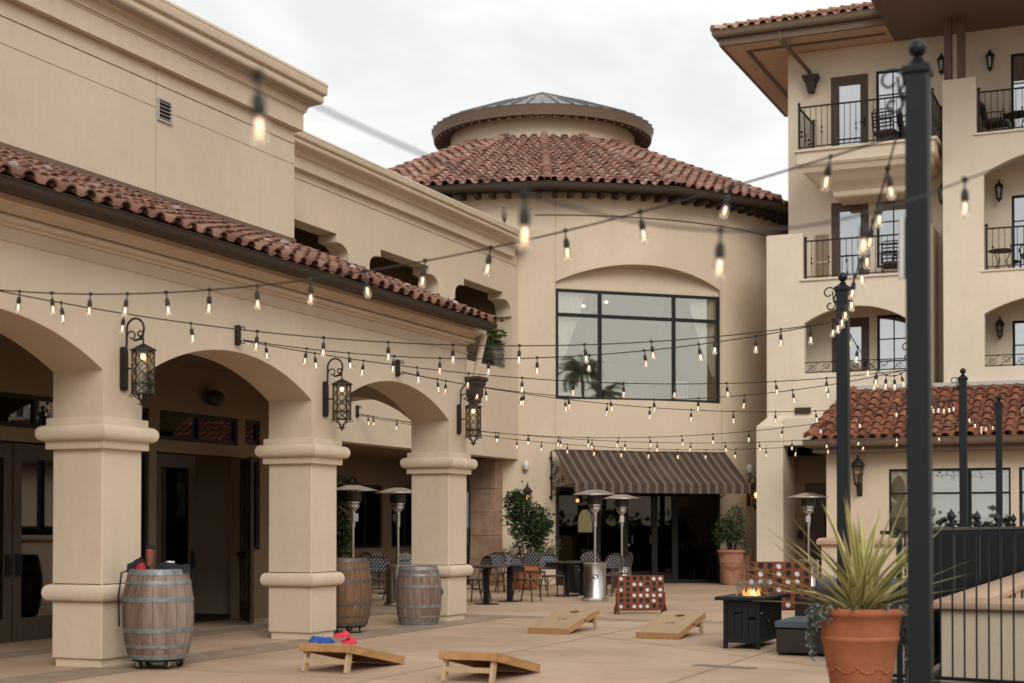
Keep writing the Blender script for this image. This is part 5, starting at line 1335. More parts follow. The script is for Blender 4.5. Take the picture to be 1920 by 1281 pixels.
# ---------------------------------------------------------------- cornhole boards and bean bags
def make_board(label, x0, y_low, flip, rz=0.0):
    """origin under the middle of the low edge; board rises along local +y"""
    t = thing('cornhole_board', label, 'game board', (x0, y_low, 0), rz, 'wooden cornhole boards')
    Lb, W, T, hi = 1.22, 0.61, 0.085, 0.305
    ang = math.asin((hi-T)/Lb); ca, sa = math.cos(ang), math.sin(ang)
    mp = lambda s, u, d: (s, u*ca + d*sa, T + u*sa - d*ca)
    hole = [(0.076*math.cos(2*PI*k/28), Lb-0.23+0.076*math.sin(2*PI*k/28)) for k in range(28)]
    mb = MB(); mb.plate(rect(-W/2,W/2,0,Lb), [hole], mp, 0.016); mb.build('playing_face', M['pine'], t)
    mb = MB()
    mp2 = lambda s, u, d: (s, u*ca + d*sa, T + u*sa - d*ca)
    def rail(s0,s1,u0,u1):
        P = [mp2(s,u,d) for d in (0.0165,T) for s,u in ((s0,u0),(s1,u0),(s1,u1),(s0,u1))]
        P = [(p[0],p[1],max(p[2],0.002)) for p in P]
        mb.add(P, [(0,1,2,3),(7,6,5,4),(0,4,5,1),(1,5,6,2),(2,6,7,3),(3,7,4,0)])
    rail(-W/2,W/2,0,0.03); rail(-W/2,W/2,Lb-0.03,Lb); rail(-W/2,-W/2+0.03,0.03,Lb-0.03); rail(W/2-0.03,W/2,0.03,Lb-0.03)
    mb.build('edge_frame', M['pine_edge'], t)
    for s in (-1,1):
        mb = MB(); a = Vector(mp(s*(W/2-0.052), Lb-0.09, 0.03)); b = Vector((s*(W/2-0.052), a.y+0.07, 0.0)); mb.bar(a, b + Vector((0,0,0.0)), 0.035, 0.075, (0,1,0)); mb.build('leg', M['pine_leg'], t)
    mb = MB(); a = Vector(mp(0, Lb-0.09, 0.03)); mb.bar((-W/2+0.07,a.y+0.045,0.12),(W/2-0.07,a.y+0.045,0.12), 0.035, 0.05); mb.build('leg_brace', M['pine_leg'], t)
    mb = MB(); p0 = [mp(W/2+0.0015-0.0, u, d) for u, d in ((0.62,0.033),(0.72,0.033),(0.72,0.058),(0.62,0.058))]; mb.add(p0, [(0,1,2,3)]); mb.build('hand_slot', M['room_dark'], t)
    mb = MB()       # faded printed mark on the face
    for k in range(3):
        for q in range(2):
            c = (-0.05+0.05*k, 0.52+q*0.055); pts = [(c[0]+0.022*math.cos(a_), c[1]+0.02*math.sin(a_)) for a_ in [2*PI*i/10 for i in range(10)]]
            ring = [(c[0]+0.015*math.cos(a_), c[1]+0.013*math.sin(a_)) for a_ in [2*PI*i/10 for i in range(10)]]
            mb.plate(pts, [ring], lambda s,u,d: mp(s,u,d-0.002), 0.0015)
    mb.build('faded_emblem', M['stave_grey'], t)
    return t
make_board('near left cornhole board with blue and red bags on its raised end', -7.98, 14.62, 0, PI)
make_board('near right cornhole board in the foreground with its legs toward the camera', -6.26, 14.36, 0, PI+0.03)
make_board('far left cornhole board with dirty low edge and hole facing the camera', -7.97, 19.48, 0, -0.03)
make_board('far right cornhole board standing in front of the connect-four frame', -6.27, 19.22, 0, -0.02)
for lb, c, m, sd, z, g in (('blue bean bag heaped on the near left board', (-8.20,13.62), 'bag_blue', 1, 0.30, 0), ('flatter blue bean bag beneath the other blue one', (-8.13,13.68), 'bag_blue', 2, 0.285, 0),
                    ('red bean bag on top of the red pile', (-7.86,13.55), 'bag_red', 3, 0.36, 0), ('lower red bean bag near the board edge', (-7.80,13.60), 'bag_red', 4, 0.29, 0)):
    cloth(lb, 'bean_bag', 'bean bag', (c[0], c[1], z), 0.085, 0.08, 0.075, m, 30+sd, 0.4*sd)

# ---------------------------------------------------------------- patio heaters
def make_heater(label, loc):
    t = thing('patio_heater', label, 'heater', loc, 0, 'steel patio heaters')
    mb = MB(); mb.lathe([(0.27,0),(0.275,0.03),(0.245,0.06),(0.225,0.085),(0.225,0.72),(0.235,0.73),(0.235,0.76),(0.20,0.775),(0.03,0.78)], n=32); b = mb.build('tank_housing', M['steel'], t, smooth=40)
    mb = MB(); 
    ov = [(0.05*math.cos(2*PI*k/16)*1.3, 0.05*math.sin(2*PI*k/16)) for k in range(16)]
    mb.add([(0.228*math.sin(p[0]/0.226+R(23)), -0.228*math.cos(p[0]/0.226+R(23)), 0.50+p[1]) for p in ov], [tuple(range(16))]); mb.build('grip_opening', M['room_dark'], b)
    mb = MB(); mb.lathe([(0.028,0.77),(0.028,1.72)], n=12); mb.lathe([(0.045,1.50),(0.045,1.80)], n=14); mb.build('pole', M['steel'], t, smooth=40)
    mb = MB(); mb.lathe([(0.05,1.78),(0.10,1.84),(0.115,1.85),(0.115,1.90),(0.10,1.905),(0.125,1.92),(0.125,1.95)], n=20); mb.box(-0.05,0.05,-0.13,-0.10,1.60,1.74); mb.build('burner_base', M['steel'], t, smooth=30)
    mb = MB(); mb.lathe([(0.125,1.95),(0.155,1.96),(0.155,2.12),(0.10,2.13)], n=24); mb.build('burner_screen', M['burner'], t, smooth=40)
    mb = MB(); mb.lathe([(0.10,2.245),(0.13,2.24),(0.44,2.155),(0.445,2.145),(0.43,2.15),(0.12,2.23),(0.001,2.235)], n=40); mb.lathe([(0.001,2.255),(0.10,2.25)], n=20); mb.build('reflector', M['steel'], t, smooth=25)
    mb = MB(); 
    for k in range(3): a = 2*PI*k/3; mb.tube([(0.12*math.cos(a),0.12*math.sin(a),2.10),(0.12*math.cos(a),0.12*math.sin(a),2.235)], 0.008, 5)
    mb.build('reflector_rod', M['steel'], t)
    return t
h = make_heater('steel patio heater at the left front of the striped awning', (-10.54, 28.3, 0))
dup(h, (-11.55, 32.8, 0), 0.4, 'steel patio heater set further back under the striped awning')
dup(h, (-7.22, 32.9, 0), 0.2, 'steel patio heater behind the flax leaves near the recessed side door')
dup(h, (-13.25, 23.25, 0), 0.9, 'steel patio heater seen over the brown barrel beside the middle column')
dup(h, (-13.38, 25.2, 0), 0.1, 'steel patio heater in the dining porch left of the end column')
hp = at(628,1100,D=27.6); dup(h, (hp.x, hp.y, 0), 0.1, 'steel patio heater mostly hidden behind the middle column')
# ---------------------------------------------------------------- bistro chairs and tables
def make_chair(label, loc, rz):
    """faces local -y"""
    t = thing('bistro_chair', label, 'chair', loc, rz, 'woven bistro chairs')
    r = 0.013; zs = 0.46
    mb = MB()
    arch = [(-0.20,0.16,zs),(-0.225,0.20,0.60),(-0.225,0.225,0.72)] + [(-0.225*math.cos(R(a)), 0.23+0.035*math.sin(R(a)), 0.74+0.17*math.sin(R(a))) for a in range(0,181,15)][0:] + [(0.225,0.225,0.72),(0.225,0.20,0.60),(0.20,0.16,zs)]
    mb.tube(arch, 0.015, 7)
    mb.tube([(-0.222,0.198,0.59),(0.222,0.198,0.59)], 0.011, 6); mb.build('back_frame', M['rattan'], t, smooth=50)
    mb = MB(); N = 14; vs = []
    for i in range(N+1):
        u = -0.212 + 0.424*i/N; zt = 0.735+0.165*math.sqrt(max(0,1-(u/0.2225)**2)); y1 = 0.232+0.03*max(0,(zt-0.74)/0.17)
        for j in range(5):
            z = 0.60+(zt-0.60)*j/4; y = 0.198+(y1-0.198)*j/4 - 0.02*(1-(u/0.22)**2)*-1
            vs.append((u,y,z))
    fs = [(i*5+j,i*5+j+1,i*5+j+6,i*5+j+5) for i in range(N) for j in range(4)]
    mb.add(vs, fs); mb.build('backrest', M['weave'], t, smooth=60)
    mb = MB(); pl = [(0.215*(abs(math.cos(a))**0.6)*(1 if math.cos(a) > 0 else -1)*(1.0 if math.sin(a) < 0 else 0.93), 0.21*(abs(math.sin(a))**0.6)*(1 if math.sin(a) > 0 else -1)) for a in [2*PI*k/28 for k in range(28)]]
    mb.plate(pl, [], lambda s,q,d: (s,q-0.02,zs-d), 0.03); mb.build('seat', M['weave'], t)
    mb = MB(); mb.tube([(p[0]*1.02,p[1]*1.02-0.02,zs-0.018) for p in pl], 0.016, 6, closed=True); mb.build('seat_frame', M['rattan'], t, smooth=50)
    for sx, sy in ((-1,-1),(1,-1),(-1,1),(1,1)):
        mb = MB(); mb.tube([(sx*0.175,sy*0.16-0.02,zs-0.02),(sx*0.19,sy*0.18-0.02+(0.03 if sy > 0 else 0),0.22),(sx*0.20,sy*0.20-0.02+(0.06 if sy > 0 else 0),0.0)], 0.015, 7); mb.build('leg', M['rattan'], t, smooth=50)
    mb = MB()
    for sx in (-1,1):
        mb.tube([(sx*0.188,-0.195,0.25),(sx*0.188,0.19,0.25)], 0.009, 5)
        mb.tube([(sx*0.188,-0.19,0.27),(sx*0.186,-0.08,0.40),(sx*0.18,0.02,zs-0.03)], 0.008, 5)
    mb.tube([(-0.188,-0.195,0.27),(-0.08,-0.19,0.40),(0.08,-0.19,0.40),(0.188,-0.195,0.27)], 0.008, 5)
    mb.tube([(-0.188,0.0,0.25),(0.188,0.0,0.25)], 0.009, 5); mb.build('stretcher', M['rattan'], t, smooth=50)
    return t
def g(x, y): p = at(x, y, Z=0); return (p.x, p.y, 0)
CH = [((893,1128), -60, 'bistro chair half hidden by the end column facing the first table'),
      ((988,1128), 62, 'bistro chair facing left in front of the terracotta pot, nearest of the right tables'),
      ((1036,1119), 20, 'bistro chair showing its woven back right of the big potted bush'),
      ((925,1112), -20, 'bistro chair on the far side of the first table, left one'),
      ((952,1110), 25, 'bistro chair on the far side of the first table, right one'),
      ((1003,1108), 160, 'bistro chair tucked in front of the large terracotta pot'),
      ((1142,1117), -35, 'bistro chair just right of the front patio heater'),
      ((1160,1112), -70, 'bistro chair next to the rear patio heater'),
      ((1104,1108), 185, 'bistro chair behind the front patio heater'),
      ((709,1128), 10, 'bistro chair with back to us between the brown and grey barrels'),
      ((745,1124), 75, 'bistro chair turned sideways behind the grey standing barrel'),
      ((672,1112), -40, 'bistro chair peeping above the left of the brown barrel'),
      ((700,1106), 200, 'bistro chair on the far side of the porch table'),
      ((764,1108), 15, 'bistro chair against the left edge of the end column')]
ch0 = None
for (px, rz, lb) in CH:
    x, y, z = g(*px)
    if ch0 is None: ch0 = make_chair(lb, (x,y,0), R(23.6+rz))
    else: dup(ch0, (x,y,0), R(23.6+rz), lb)
def make_table(label, loc, rz):
    t = thing('cafe_table', label, 'table', loc, rz, 'dark cafe tables')
    mb = MB(); mb.box(-0.36,0.36,-0.36,0.36,0.715,0.745); mb.build('table_top', M['table_top'], t, bevel=0.005)
    mb = MB(); mb.box(-0.05,0.05,-0.05,0.05,0.012,0.70); mb.box(-0.16,0.16,-0.16,0.16,0.70,0.714); mb.build('pedestal', M['black_metal'], t)
    mb = MB(); mb.lathe([(0.001,0.022),(0.06,0.022),(0.25,0.010),(0.25,0.0)], n=24); mb.build('table_base', M['black_metal'], t)
    return t
TB = [((912,1133),5,'dark cafe table right of the end column, first of two'),((956,1128),5,'dark cafe table beside the sideways bistro chair'),((1062,1118),0,'dark cafe table left of the front patio heater'),
      ((1092,1116),0,'dark cafe table directly behind the front patio heater'),((728,1114),8,'dark cafe table between the barrels in the porch'),((668,1100),3,'dark cafe table far back in the dining porch')]
tb0 = None
for px, rz, lb in TB:
    x, y, z = g(*px)
    if tb0 is None: tb0 = make_table(lb, (x,y,0), R(rz))
    else: dup(tb0, (x,y,0), R(rz), lb)
x, y, z = g(1077,1112)
t = thing('tank_box', 'dark metal box with two bright studs under the far cafe table', 'box', (x+0.05,y+0.25,0), R(43))
mb = MB(); mb.box(-0.22,0.22,-0.2,0.2,0.05,0.62); mb.build('housing', M['black_metal'], t, bevel=0.02)
mb = MB()
for s_ in (-0.12,0.12): mb.tube([(s_,-0.2,0.52),(s_,-0.215,0.52)], 0.018, 10)
mb.build('stud', M['steel'], t)
mb = MB(); mb.box(-0.22,0.22,-0.2,0.2,0.0,0.05); mb.build('base_frame', M['black_metal'], t)

# ---------------------------------------------------------------- awning
AW = thing('awning', 'brown striped fabric awning over the glass doors of the round pavilion', 'awning', Vector((WL.x,WL.y,0)), math.atan2(CU.y, CU.x))
P_, ztop, zf, zv = 1.74, 3.46, 2.56, 2.33   # local: x along wall, -y outward
xa, xb = -0.16, CW_-0.02
mb = MB(); n = 24; m_ = 8; vs = []
for i in range(n+1):
    for j in range(m_+1):
        u = i/n; v = j/m_; sagz = -0.03*math.sin(PI*v)
        vs.append((xa+(xb-xa)*u, -0.33-(P_-0.31)*v, ztop+(zf-ztop)*v+sagz))
fs = [(i*(m_+1)+j,i*(m_+1)+j+1,(i+1)*(m_+1)+j+1,(i+1)*(m_+1)+j) for i in range(n) for j in range(m_)]
mb.add(vs, fs); o = mb.build('canopy_cloth', M['awning'], AW, smooth=40)
s_ = o.modifiers.new('thickness','SOLIDIFY'); s_.thickness = 0.006
mb = MB(); mb.box(xa,xb,-P_-0.026,-P_-0.021,zv,zf-0.002); mb.build('valance', M['awning'], AW)
mb = MB(); mb.tube([(xa+0.02,-P_+0.01,zf-0.02),(xb-0.02,-P_+0.01,zf-0.02)], 0.018, 6); mb.tube([(xa+0.02,-0.34,ztop-0.035),(xb-0.02,-0.34,ztop-0.035)], 0.018, 6); mb.build('awning_rail', M['wrought'], AW)
for x in (xa+0.03, xb-0.03):
    mb = MB(); y0 = -0.03
    mb.tube([(x,y0,ztop-0.02),(x,y0,2.20)], 0.018, 6); mb.tube([(x,y0,ztop-0.035),(x,-0.34,ztop-0.035),(x,-P_+0.02,zf-0.03)], 0.014, 6); mb.tube([(x,y0,2.26),(x,-0.25,2.30),(x,-0.8,2.52),(x,-P_+0.02,zf-0.03)], 0.014, 6)
    for (cy, cz, r0, s0) in ((-0.18,2.50,0.13,0),(-0.20,2.80,0.14,120),(-0.15,3.10,0.11,200),(-0.50,2.62,0.14,60),(-0.48,2.92,0.13,300),(-0.85,2.70,0.11,180)):
        mb.tube(spiral((x,cy,cz), r0, 0.02, s0, s0+520, 24, (0,1,0)), 0.012, 5)
    for z in (2.25,2.75,3.25): mb.box(x-0.03,x+0.03,-0.03,0.06,z-0.03,z+0.03)
    mb.build('scroll_bracket', M['wrought'], AW, smooth=50)

# ---------------------------------------------------------------- plants
def leaves(mb, c, rx, ry, rz_, n, size, rnd, clumps=14, spread=0.55, droop=0.3):
    """leaf-sized folded faces gathered in clumps through an uneven crown"""
    cl = []
    for _ in range(clumps):
        while True:
            p = Vector((rnd.uniform(-1,1), rnd.uniform(-1,1), rnd.uniform(-1,1)))
            if p.length < 1: break
        cl.append((Vector((p.x*rx, p.y*ry, p.z*rz_))*0.78, rnd.uniform(0.5,1.1)))
    for _ in range(n):
        q, k = rnd.choice(cl); v = Vector((rnd.gauss(0,1), rnd.gauss(0,1), rnd.gauss(0,1)))
        v = v.normalized()*abs(rnd.gauss(0.75,0.3))*k*spread*min(rx,ry,rz_)
        p = Vector(c) + q + v; d = (v.normalized()*0.7 + Vector((rnd.uniform(-1,1), rnd.uniform(-1,1), rnd.uniform(-0.6,0.8)-droop*0.5))).normalized()
        L = size*rnd.uniform(0.6,1.3); s = d.cross(Vector((rnd.uniform(-1,1),rnd.uniform(-1,1),rnd.uniform(-1,1))))
        if s.length < 1e-3: continue
        s = s.normalized()*L*0.30; up = d.cross(s).normalized()*L*0.10
        mb.add([p, p+d*L*0.5+s+up, p+d*L, p+d*L*0.5-s+up], [(0,1,2),(0,2,3)])
def pot_profile(r, h): return [(0.001,0.0),(r*0.62,0.0),(r*0.66,h*0.04),(r*0.70,h*0.2),(r*0.80,h*0.5),(r*0.83,h*0.62),(r*0.855,h*0.625),(r*0.86,h*0.65),(r*0.845,h*0.665),(r*0.88,h*0.80),(r*0.91,h*0.90),(r*0.99,h*0.915),(r*1.02,h*0.94),(r*1.02,h*0.98),(r*0.98,h),(r*0.88,h),(r*0.86,h*0.94)]
def potted(label, loc, r, h, mat, crown, rnd_seed, leafmat, stems=5, extra=None):
    t = thing('potted_bush', label, 'potted plant', loc)
    mb = MB(); mb.lathe(pot_profile(r,h), n=36); p = mb.build('pot', M[mat], t, smooth=40)
    mb = MB(); mb.lathe([(0.001,h*0.93),(r*0.87,h*0.93)], n=24); mb.build('soil', M['soil'], p)
    rnd = random.Random(rnd_seed); mb = MB()
    for k in range(stems):
        a = rnd.uniform(0,6.28); e = Vector((math.cos(a)*r*0.7, math.sin(a)*r*0.7, h+crown[0][2]-h+0.2)); mb.tube([(math.cos(a)*r*0.2,math.sin(a)*r*0.2,h*0.92),(math.cos(a)*r*0.35,math.sin(a)*r*0.35,h+0.25),(e.x,e.y,max(h+0.5,crown[0][2]))], [0.022,0.016,0.008], 6)
    mb.build('stem', M['bark'], t, smooth=50)
    mb = MB()
    for (cx, cy, cz, rx, ry, rz_, n, sz) in crown: leaves(mb, (cx,cy,cz), rx, ry, rz_, n, sz, rnd)
    mb.build('foliage', M[leafmat], t, recalc=False)
    if extra:
        mb = MB()
        for (cx, cy, cz, rx, ry, rz_, n, sz) in extra: leaves(mb, (cx,cy,cz), rx, ry, rz_, n, sz, rnd)
        mb.build('undergrowth', M['bush_grey'], t, recalc=False)
    return t
b1 = at(985,1096,D=36.0); b1.z = 0
# image-right is (0.92, 0.40) on the ground
def ir(a, b=0.0): return (RGT[0]*a + FWD[0]*b, RGT[1]*a + FWD[1]*b)
def cr(a, z, rx, rz_, n, sz, b=0.0): x, y = ir(a, b); return (x, y, z, rx, rx, rz_, n, sz)
potted('big dark green bush in a terracotta pot between the pier and the awning doors', b1, 0.42, 0.72, 'terracotta',
    [cr(0.02,1.32,0.52,0.50,2600,0.075), cr(-0.15,1.90,0.40,0.42,1500,0.075), cr(0.30,1.62,0.36,0.36,1200,0.075), cr(-0.30,2.20,0.20,0.22,450,0.07), cr(0.50,1.45,0.22,0.25,420,0.07)], 3, 'bush',
    5, [cr(0.42,0.98,0.42,0.32,1300,0.05), cr(-0.25,0.92,0.25,0.2,400,0.05)])
b2 = g(1372,1097)
t = potted('leafy shrub in a pale ribbed terracotta pot right of the glass doors', Vector(b2), 0.37, 0.90, 'terracotta_old',
    [cr(-0.05,1.25,0.42,0.32,1000,0.07), cr(0.02,1.60,0.36,0.30,650,0.065), cr(0.12,1.88,0.20,0.18,160,0.06), cr(-0.35,1.45,0.18,0.2,140,0.06)], 7, 'bush', 6, [cr(0.36,0.86,0.16,0.35,380,0.035,-0.1)])
mb = MB()      # relief swag on the pot
for k in range(26):
    a = R(-100+k*3.2-10); r_ = 0.31+0.004; z = 0.50-0.05*math.sin(PI*k/25); mb.sphere((math.cos(a)*r_,math.sin(a)*r_,z+0.03*math.sin(k*2.1)), 0.018, 6, 4)
mb.build('relief_swag', M['terracotta_old'], t, smooth=60)
p = at(1395,1092,D=38.6); p.z = 0
mb = MB(); mb.lathe([(0.001,0),(0.16,0),(0.17,0.1),(0.14,0.2),(0.20,0.55),(0.25,0.85),(0.28,0.88),(0.25,0.9),(0.22,0.86)], n=24)
o = mb.build('clay_urn', M['terracotta_old'], None, smooth=40, label='narrow clay urn half hidden behind the shrub pot at the right of the doors', cat='urn'); o.location = p
b3 = at(632,1100,D=27.0); b3.z = 0
potted('tall narrow dark shrub just visible behind the brown barrel', b3, 0.30, 0.6, 'terracotta', [cr(0,1.55,0.34,0.5,900,0.09), cr(0.05,2.05,0.3,0.35,650,0.09), cr(0.03,0.95,0.3,0.3,500,0.08)], 11, 'bush')
# succulent urn on the loggia sill
t = thing('sill_planter', 'stone urn of pale green succulents standing in the last loggia opening', 'potted plant', (XL-0.26, 34.25, 5.475))
mb = MB(); mb.lathe([(0.001,0),(0.17,0),(0.18,0.04),(0.14,0.08),(0.24,0.25),(0.27,0.36),(0.22,0.44),(0.26,0.50),(0.24,0.52),(0.2,0.5)], n=24); mb.build('pot', M['urn'], t, smooth=40)
rnd = random.Random(2); mb = MB()
for k in range(46):
    c = Vector((rnd.gauss(0,0.13), rnd.gauss(0.08,0.15), 0.55+abs(rnd.gauss(0.22,0.2))))
    for j in range(11):
        a = 2*PI*j/11+k; d = Vector((math.cos(a),math.sin(a),0.55+0.3*(j%3))).normalized(); s = d.cross(Vector((0,0,1))).normalized()*0.028
        mb.add([c, c+d*0.06+s, c+d*0.11, c+d*0.06-s], [(0,1,2,3)])
mb.build('foliage', M['succulent'], t, recalc=False)
mb = MB(); leaves(mb, (0,-0.05,0.5), 0.34, 0.34, 0.18, 700, 0.05, rnd); leaves(mb, (0.05,-0.35,0.30), 0.18,0.4,0.18, 350, 0.04, rnd); mb.build('undergrowth', M['bush'], t, recalc=False)
t = thing('sill_planter', 'small terracotta pot just visible in the middle loggia opening', 'potted plant', (XL-0.25, 30.35, 5.475))
mb = MB(); mb.lathe([(0.001,0),(0.12,0),(0.17,0.28),(0.19,0.30),(0.17,0.34),(0.14,0.32)], n=20); mb.build('pot', M['terracotta'], t, smooth=40)
mb = MB(); leaves(mb, (0,0,0.42), 0.14,0.14,0.12, 160, 0.05, rnd); mb.build('foliage', M['bush'], t, recalc=False)

# ---------------------------------------------------------------- the big flax pot in front
FP = at(1612,985,D=12.65); FP.z = -0.01
t = thing('flax_pot', 'large orange terracotta pot of yellow-green flax with trailing blue flowers beside the near post', 'potted plant', FP)
r, h = 0.365, 0.845
mb = MB(); mb.lathe([(0.001,0),(r*0.58,0),(r*0.60,0.02),(r*0.70,0.22),(r*0.80,0.42),(r*0.865,0.565),(r*0.885,0.575),(r*0.895,0.590),(r*0.885,0.605),(r*0.875,0.61),(r*0.91,0.70),(r*0.945,0.76),(r*1.0,0.78),(r*1.03,0.80),(r*1.03,0.825),(r*1.0,0.843),(r*0.90,0.845),(r*0.88,0.80)], n=64); p = mb.build('pot', M['terracotta'], t, smooth=40)
mb = MB()
for k in range(90):
    a = R(-160 + k*1.7); zz_ = 0.36 - 0.05*abs(math.sin(k*PI/22)); rr = r*(0.765+0.40*(zz_-0.36))
    mb.sphere((math.cos(a)*rr, math.sin(a)*rr, zz_), 0.009+0.004*math.sin(k*1.3), 6, 4)
mb.build('relief_swag', M['terracotta'], p, smooth=60)
mb = MB(); mb.lathe([(0.001,0.79),(r*0.89,0.79)], n=32); mb.build('soil', M['soil'], p)
rnd = random.Random(21); 
def blade(mb, base, az, lean, length, w, curl, twist):
    d = Vector((math.cos(az), math.sin(az), 0)); s = Vector((-d.y, d.x, 0)); n = 12; vs = []; ang = lean; p = Vector(base); L = length/n
    for i in range(n+1):
        u = i/n; wd = w*(0.55+0.9*u*(1.2-u))*(1-u**3.2); sv = (s*math.cos(twist*u) + Vector((0,0,1))*math.sin(twist*u)*0.5).normalized()
        keel = (d*math.cos(ang)*-1 + Vector((0,0,1))*math.sin(ang))*wd*0.35
        vs += [p - sv*wd + keel, p.copy(), p + sv*wd + keel]
        dirv = d*math.sin(ang) + Vector((0,0,1))*math.cos(ang); p = p + dirv*L; ang += curl/n
    mb.add(vs, [(i*3+j, i*3+j+1, i*3+4+j, i*3+3+j) for i in range(n) for j in range(2)])
BL = []
for k in range(78):
    az = rnd.uniform(0, 2*PI); lean = min(1.15,abs(rnd.gauss(0.64,0.36))); BL.append((az, lean, rnd.uniform(0.65,1.12)*(1.0 if lean < 0.9 else 0.9), rnd.uniform(0.023,0.036), rnd.uniform(-0.05,0.45), rnd.uniform(-0.6,0.6)))
A_L = math.atan2(-RGT[1], -RGT[0]); A_R = math.atan2(RGT[1], RGT[0])
for da, lean, ln, cu in ((0.1,1.05,0.98,0.28),(-0.2,1.2,0.92,0.30),(0.3,1.18,1.0,0.12),(0.15,0.78,0.98,0.15),(-0.3,0.62,1.0,0.10),(0.0,1.36,0.85,0.22),(0.5,0.95,0.95,0.05)): BL.append((A_L+da, lean, ln*1.18, 0.031, cu, 0.3))
for da, lean, ln, cu in ((0.1,0.55,1.0,0.1),(-0.3,0.35,1.02,0.05),(0.3,0.8,1.0,0.1),(-0.15,1.05,0.95,0.15),(0.2,1.25,0.9,0.25)): BL.append((A_R+da, lean, ln*1.15, 0.031, cu, -0.3))
mb = MB()
for az, lean, ln, w, cu, tw in BL:
    blade(mb, (rnd.gauss(0,0.05), rnd.gauss(0,0.05), 0.79), az, lean, ln, w, cu, tw)
o = mb.build('flax_leaves', M['flax'], t, recalc=False, smooth=80)
nv = len(o.data.vertices); a_ = o.data.attributes.new('margin','FLOAT','POINT'); a_.data.foreach_set('value', [0.0 if k % 3 == 1 else 1.0 for k in range(nv)])
a_ = o.data.attributes.new('tip','FLOAT','POINT'); a_.data.foreach_set('value', [((k//3) % 13)/12 for k in range(nv)])
mb = MB(); fl = MB()
def trail(a, length, n, out=1.04):
    c0 = Vector((math.cos(a)*r*0.9, math.sin(a)*r*0.9, 0.83)); pts = [c0, c0*1.0+Vector((math.cos(a)*0.06,math.sin(a)*0.06,0.03))]
    z = 0.82
    for k in range(8): z -= length/8; rr = r*out + 0.05 - 0.02*k*0.2 + rnd.uniform(-0.012,0.012); pts.append(Vector((math.cos(a+rnd.uniform(-.04,.04))*rr, math.sin(a+rnd.uniform(-.04,.04))*rr, z)))
    mb.tube(pts, 0.004, 4)
    for q in range(n):
        i = rnd.randrange(1,len(pts)); p = pts[i-1].lerp(pts[i], rnd.random()); d = Vector((rnd.uniform(-1,1),rnd.uniform(-1,1),rnd.uniform(-0.8,0.8))).normalized(); s = d.cross(Vector((rnd.random(),rnd.random(),rnd.random()))).normalized()*0.006
        p = p + d*rnd.uniform(0,0.018); L = rnd.uniform(0.02,0.036); mb.add([p-s, p+s, p+d*L], [(0,1,2)])
        if rnd.random() < 0.13:
            f = p+d*L*0.8
            for j in range(3): e = Vector((rnd.uniform(-1,1),rnd.uniform(-1,1),rnd.uniform(-1,1))).normalized()*0.013; e2 = e.cross(d).normalized()*0.009; fl.add([f-e2, f+e, f+e2], [(0,1,2)])
for da, ln, n in ((-0.15,0.10,160),(0.0,0.42,420),(0.12,0.20,220),(0.25,0.12,160),(0.45,0.06,140),(0.65,0.08,140)): trail(A_L+da, ln, n); 
for da, ln, n in ((0.15,0.3,240),(0.0,0.55,460),(-0.15,0.62,420),(-0.3,0.25,220),(-0.5,0.08,160)): trail(A_R+da, ln, n)
for k in range(26): trail(rnd.uniform(0,2*PI), 0.03, 60, 0.80)
mb.build('trailing_stems', M['rosemary'], t, recalc=False); fl.build('blossoms', M['blossom'], t, recalc=False)

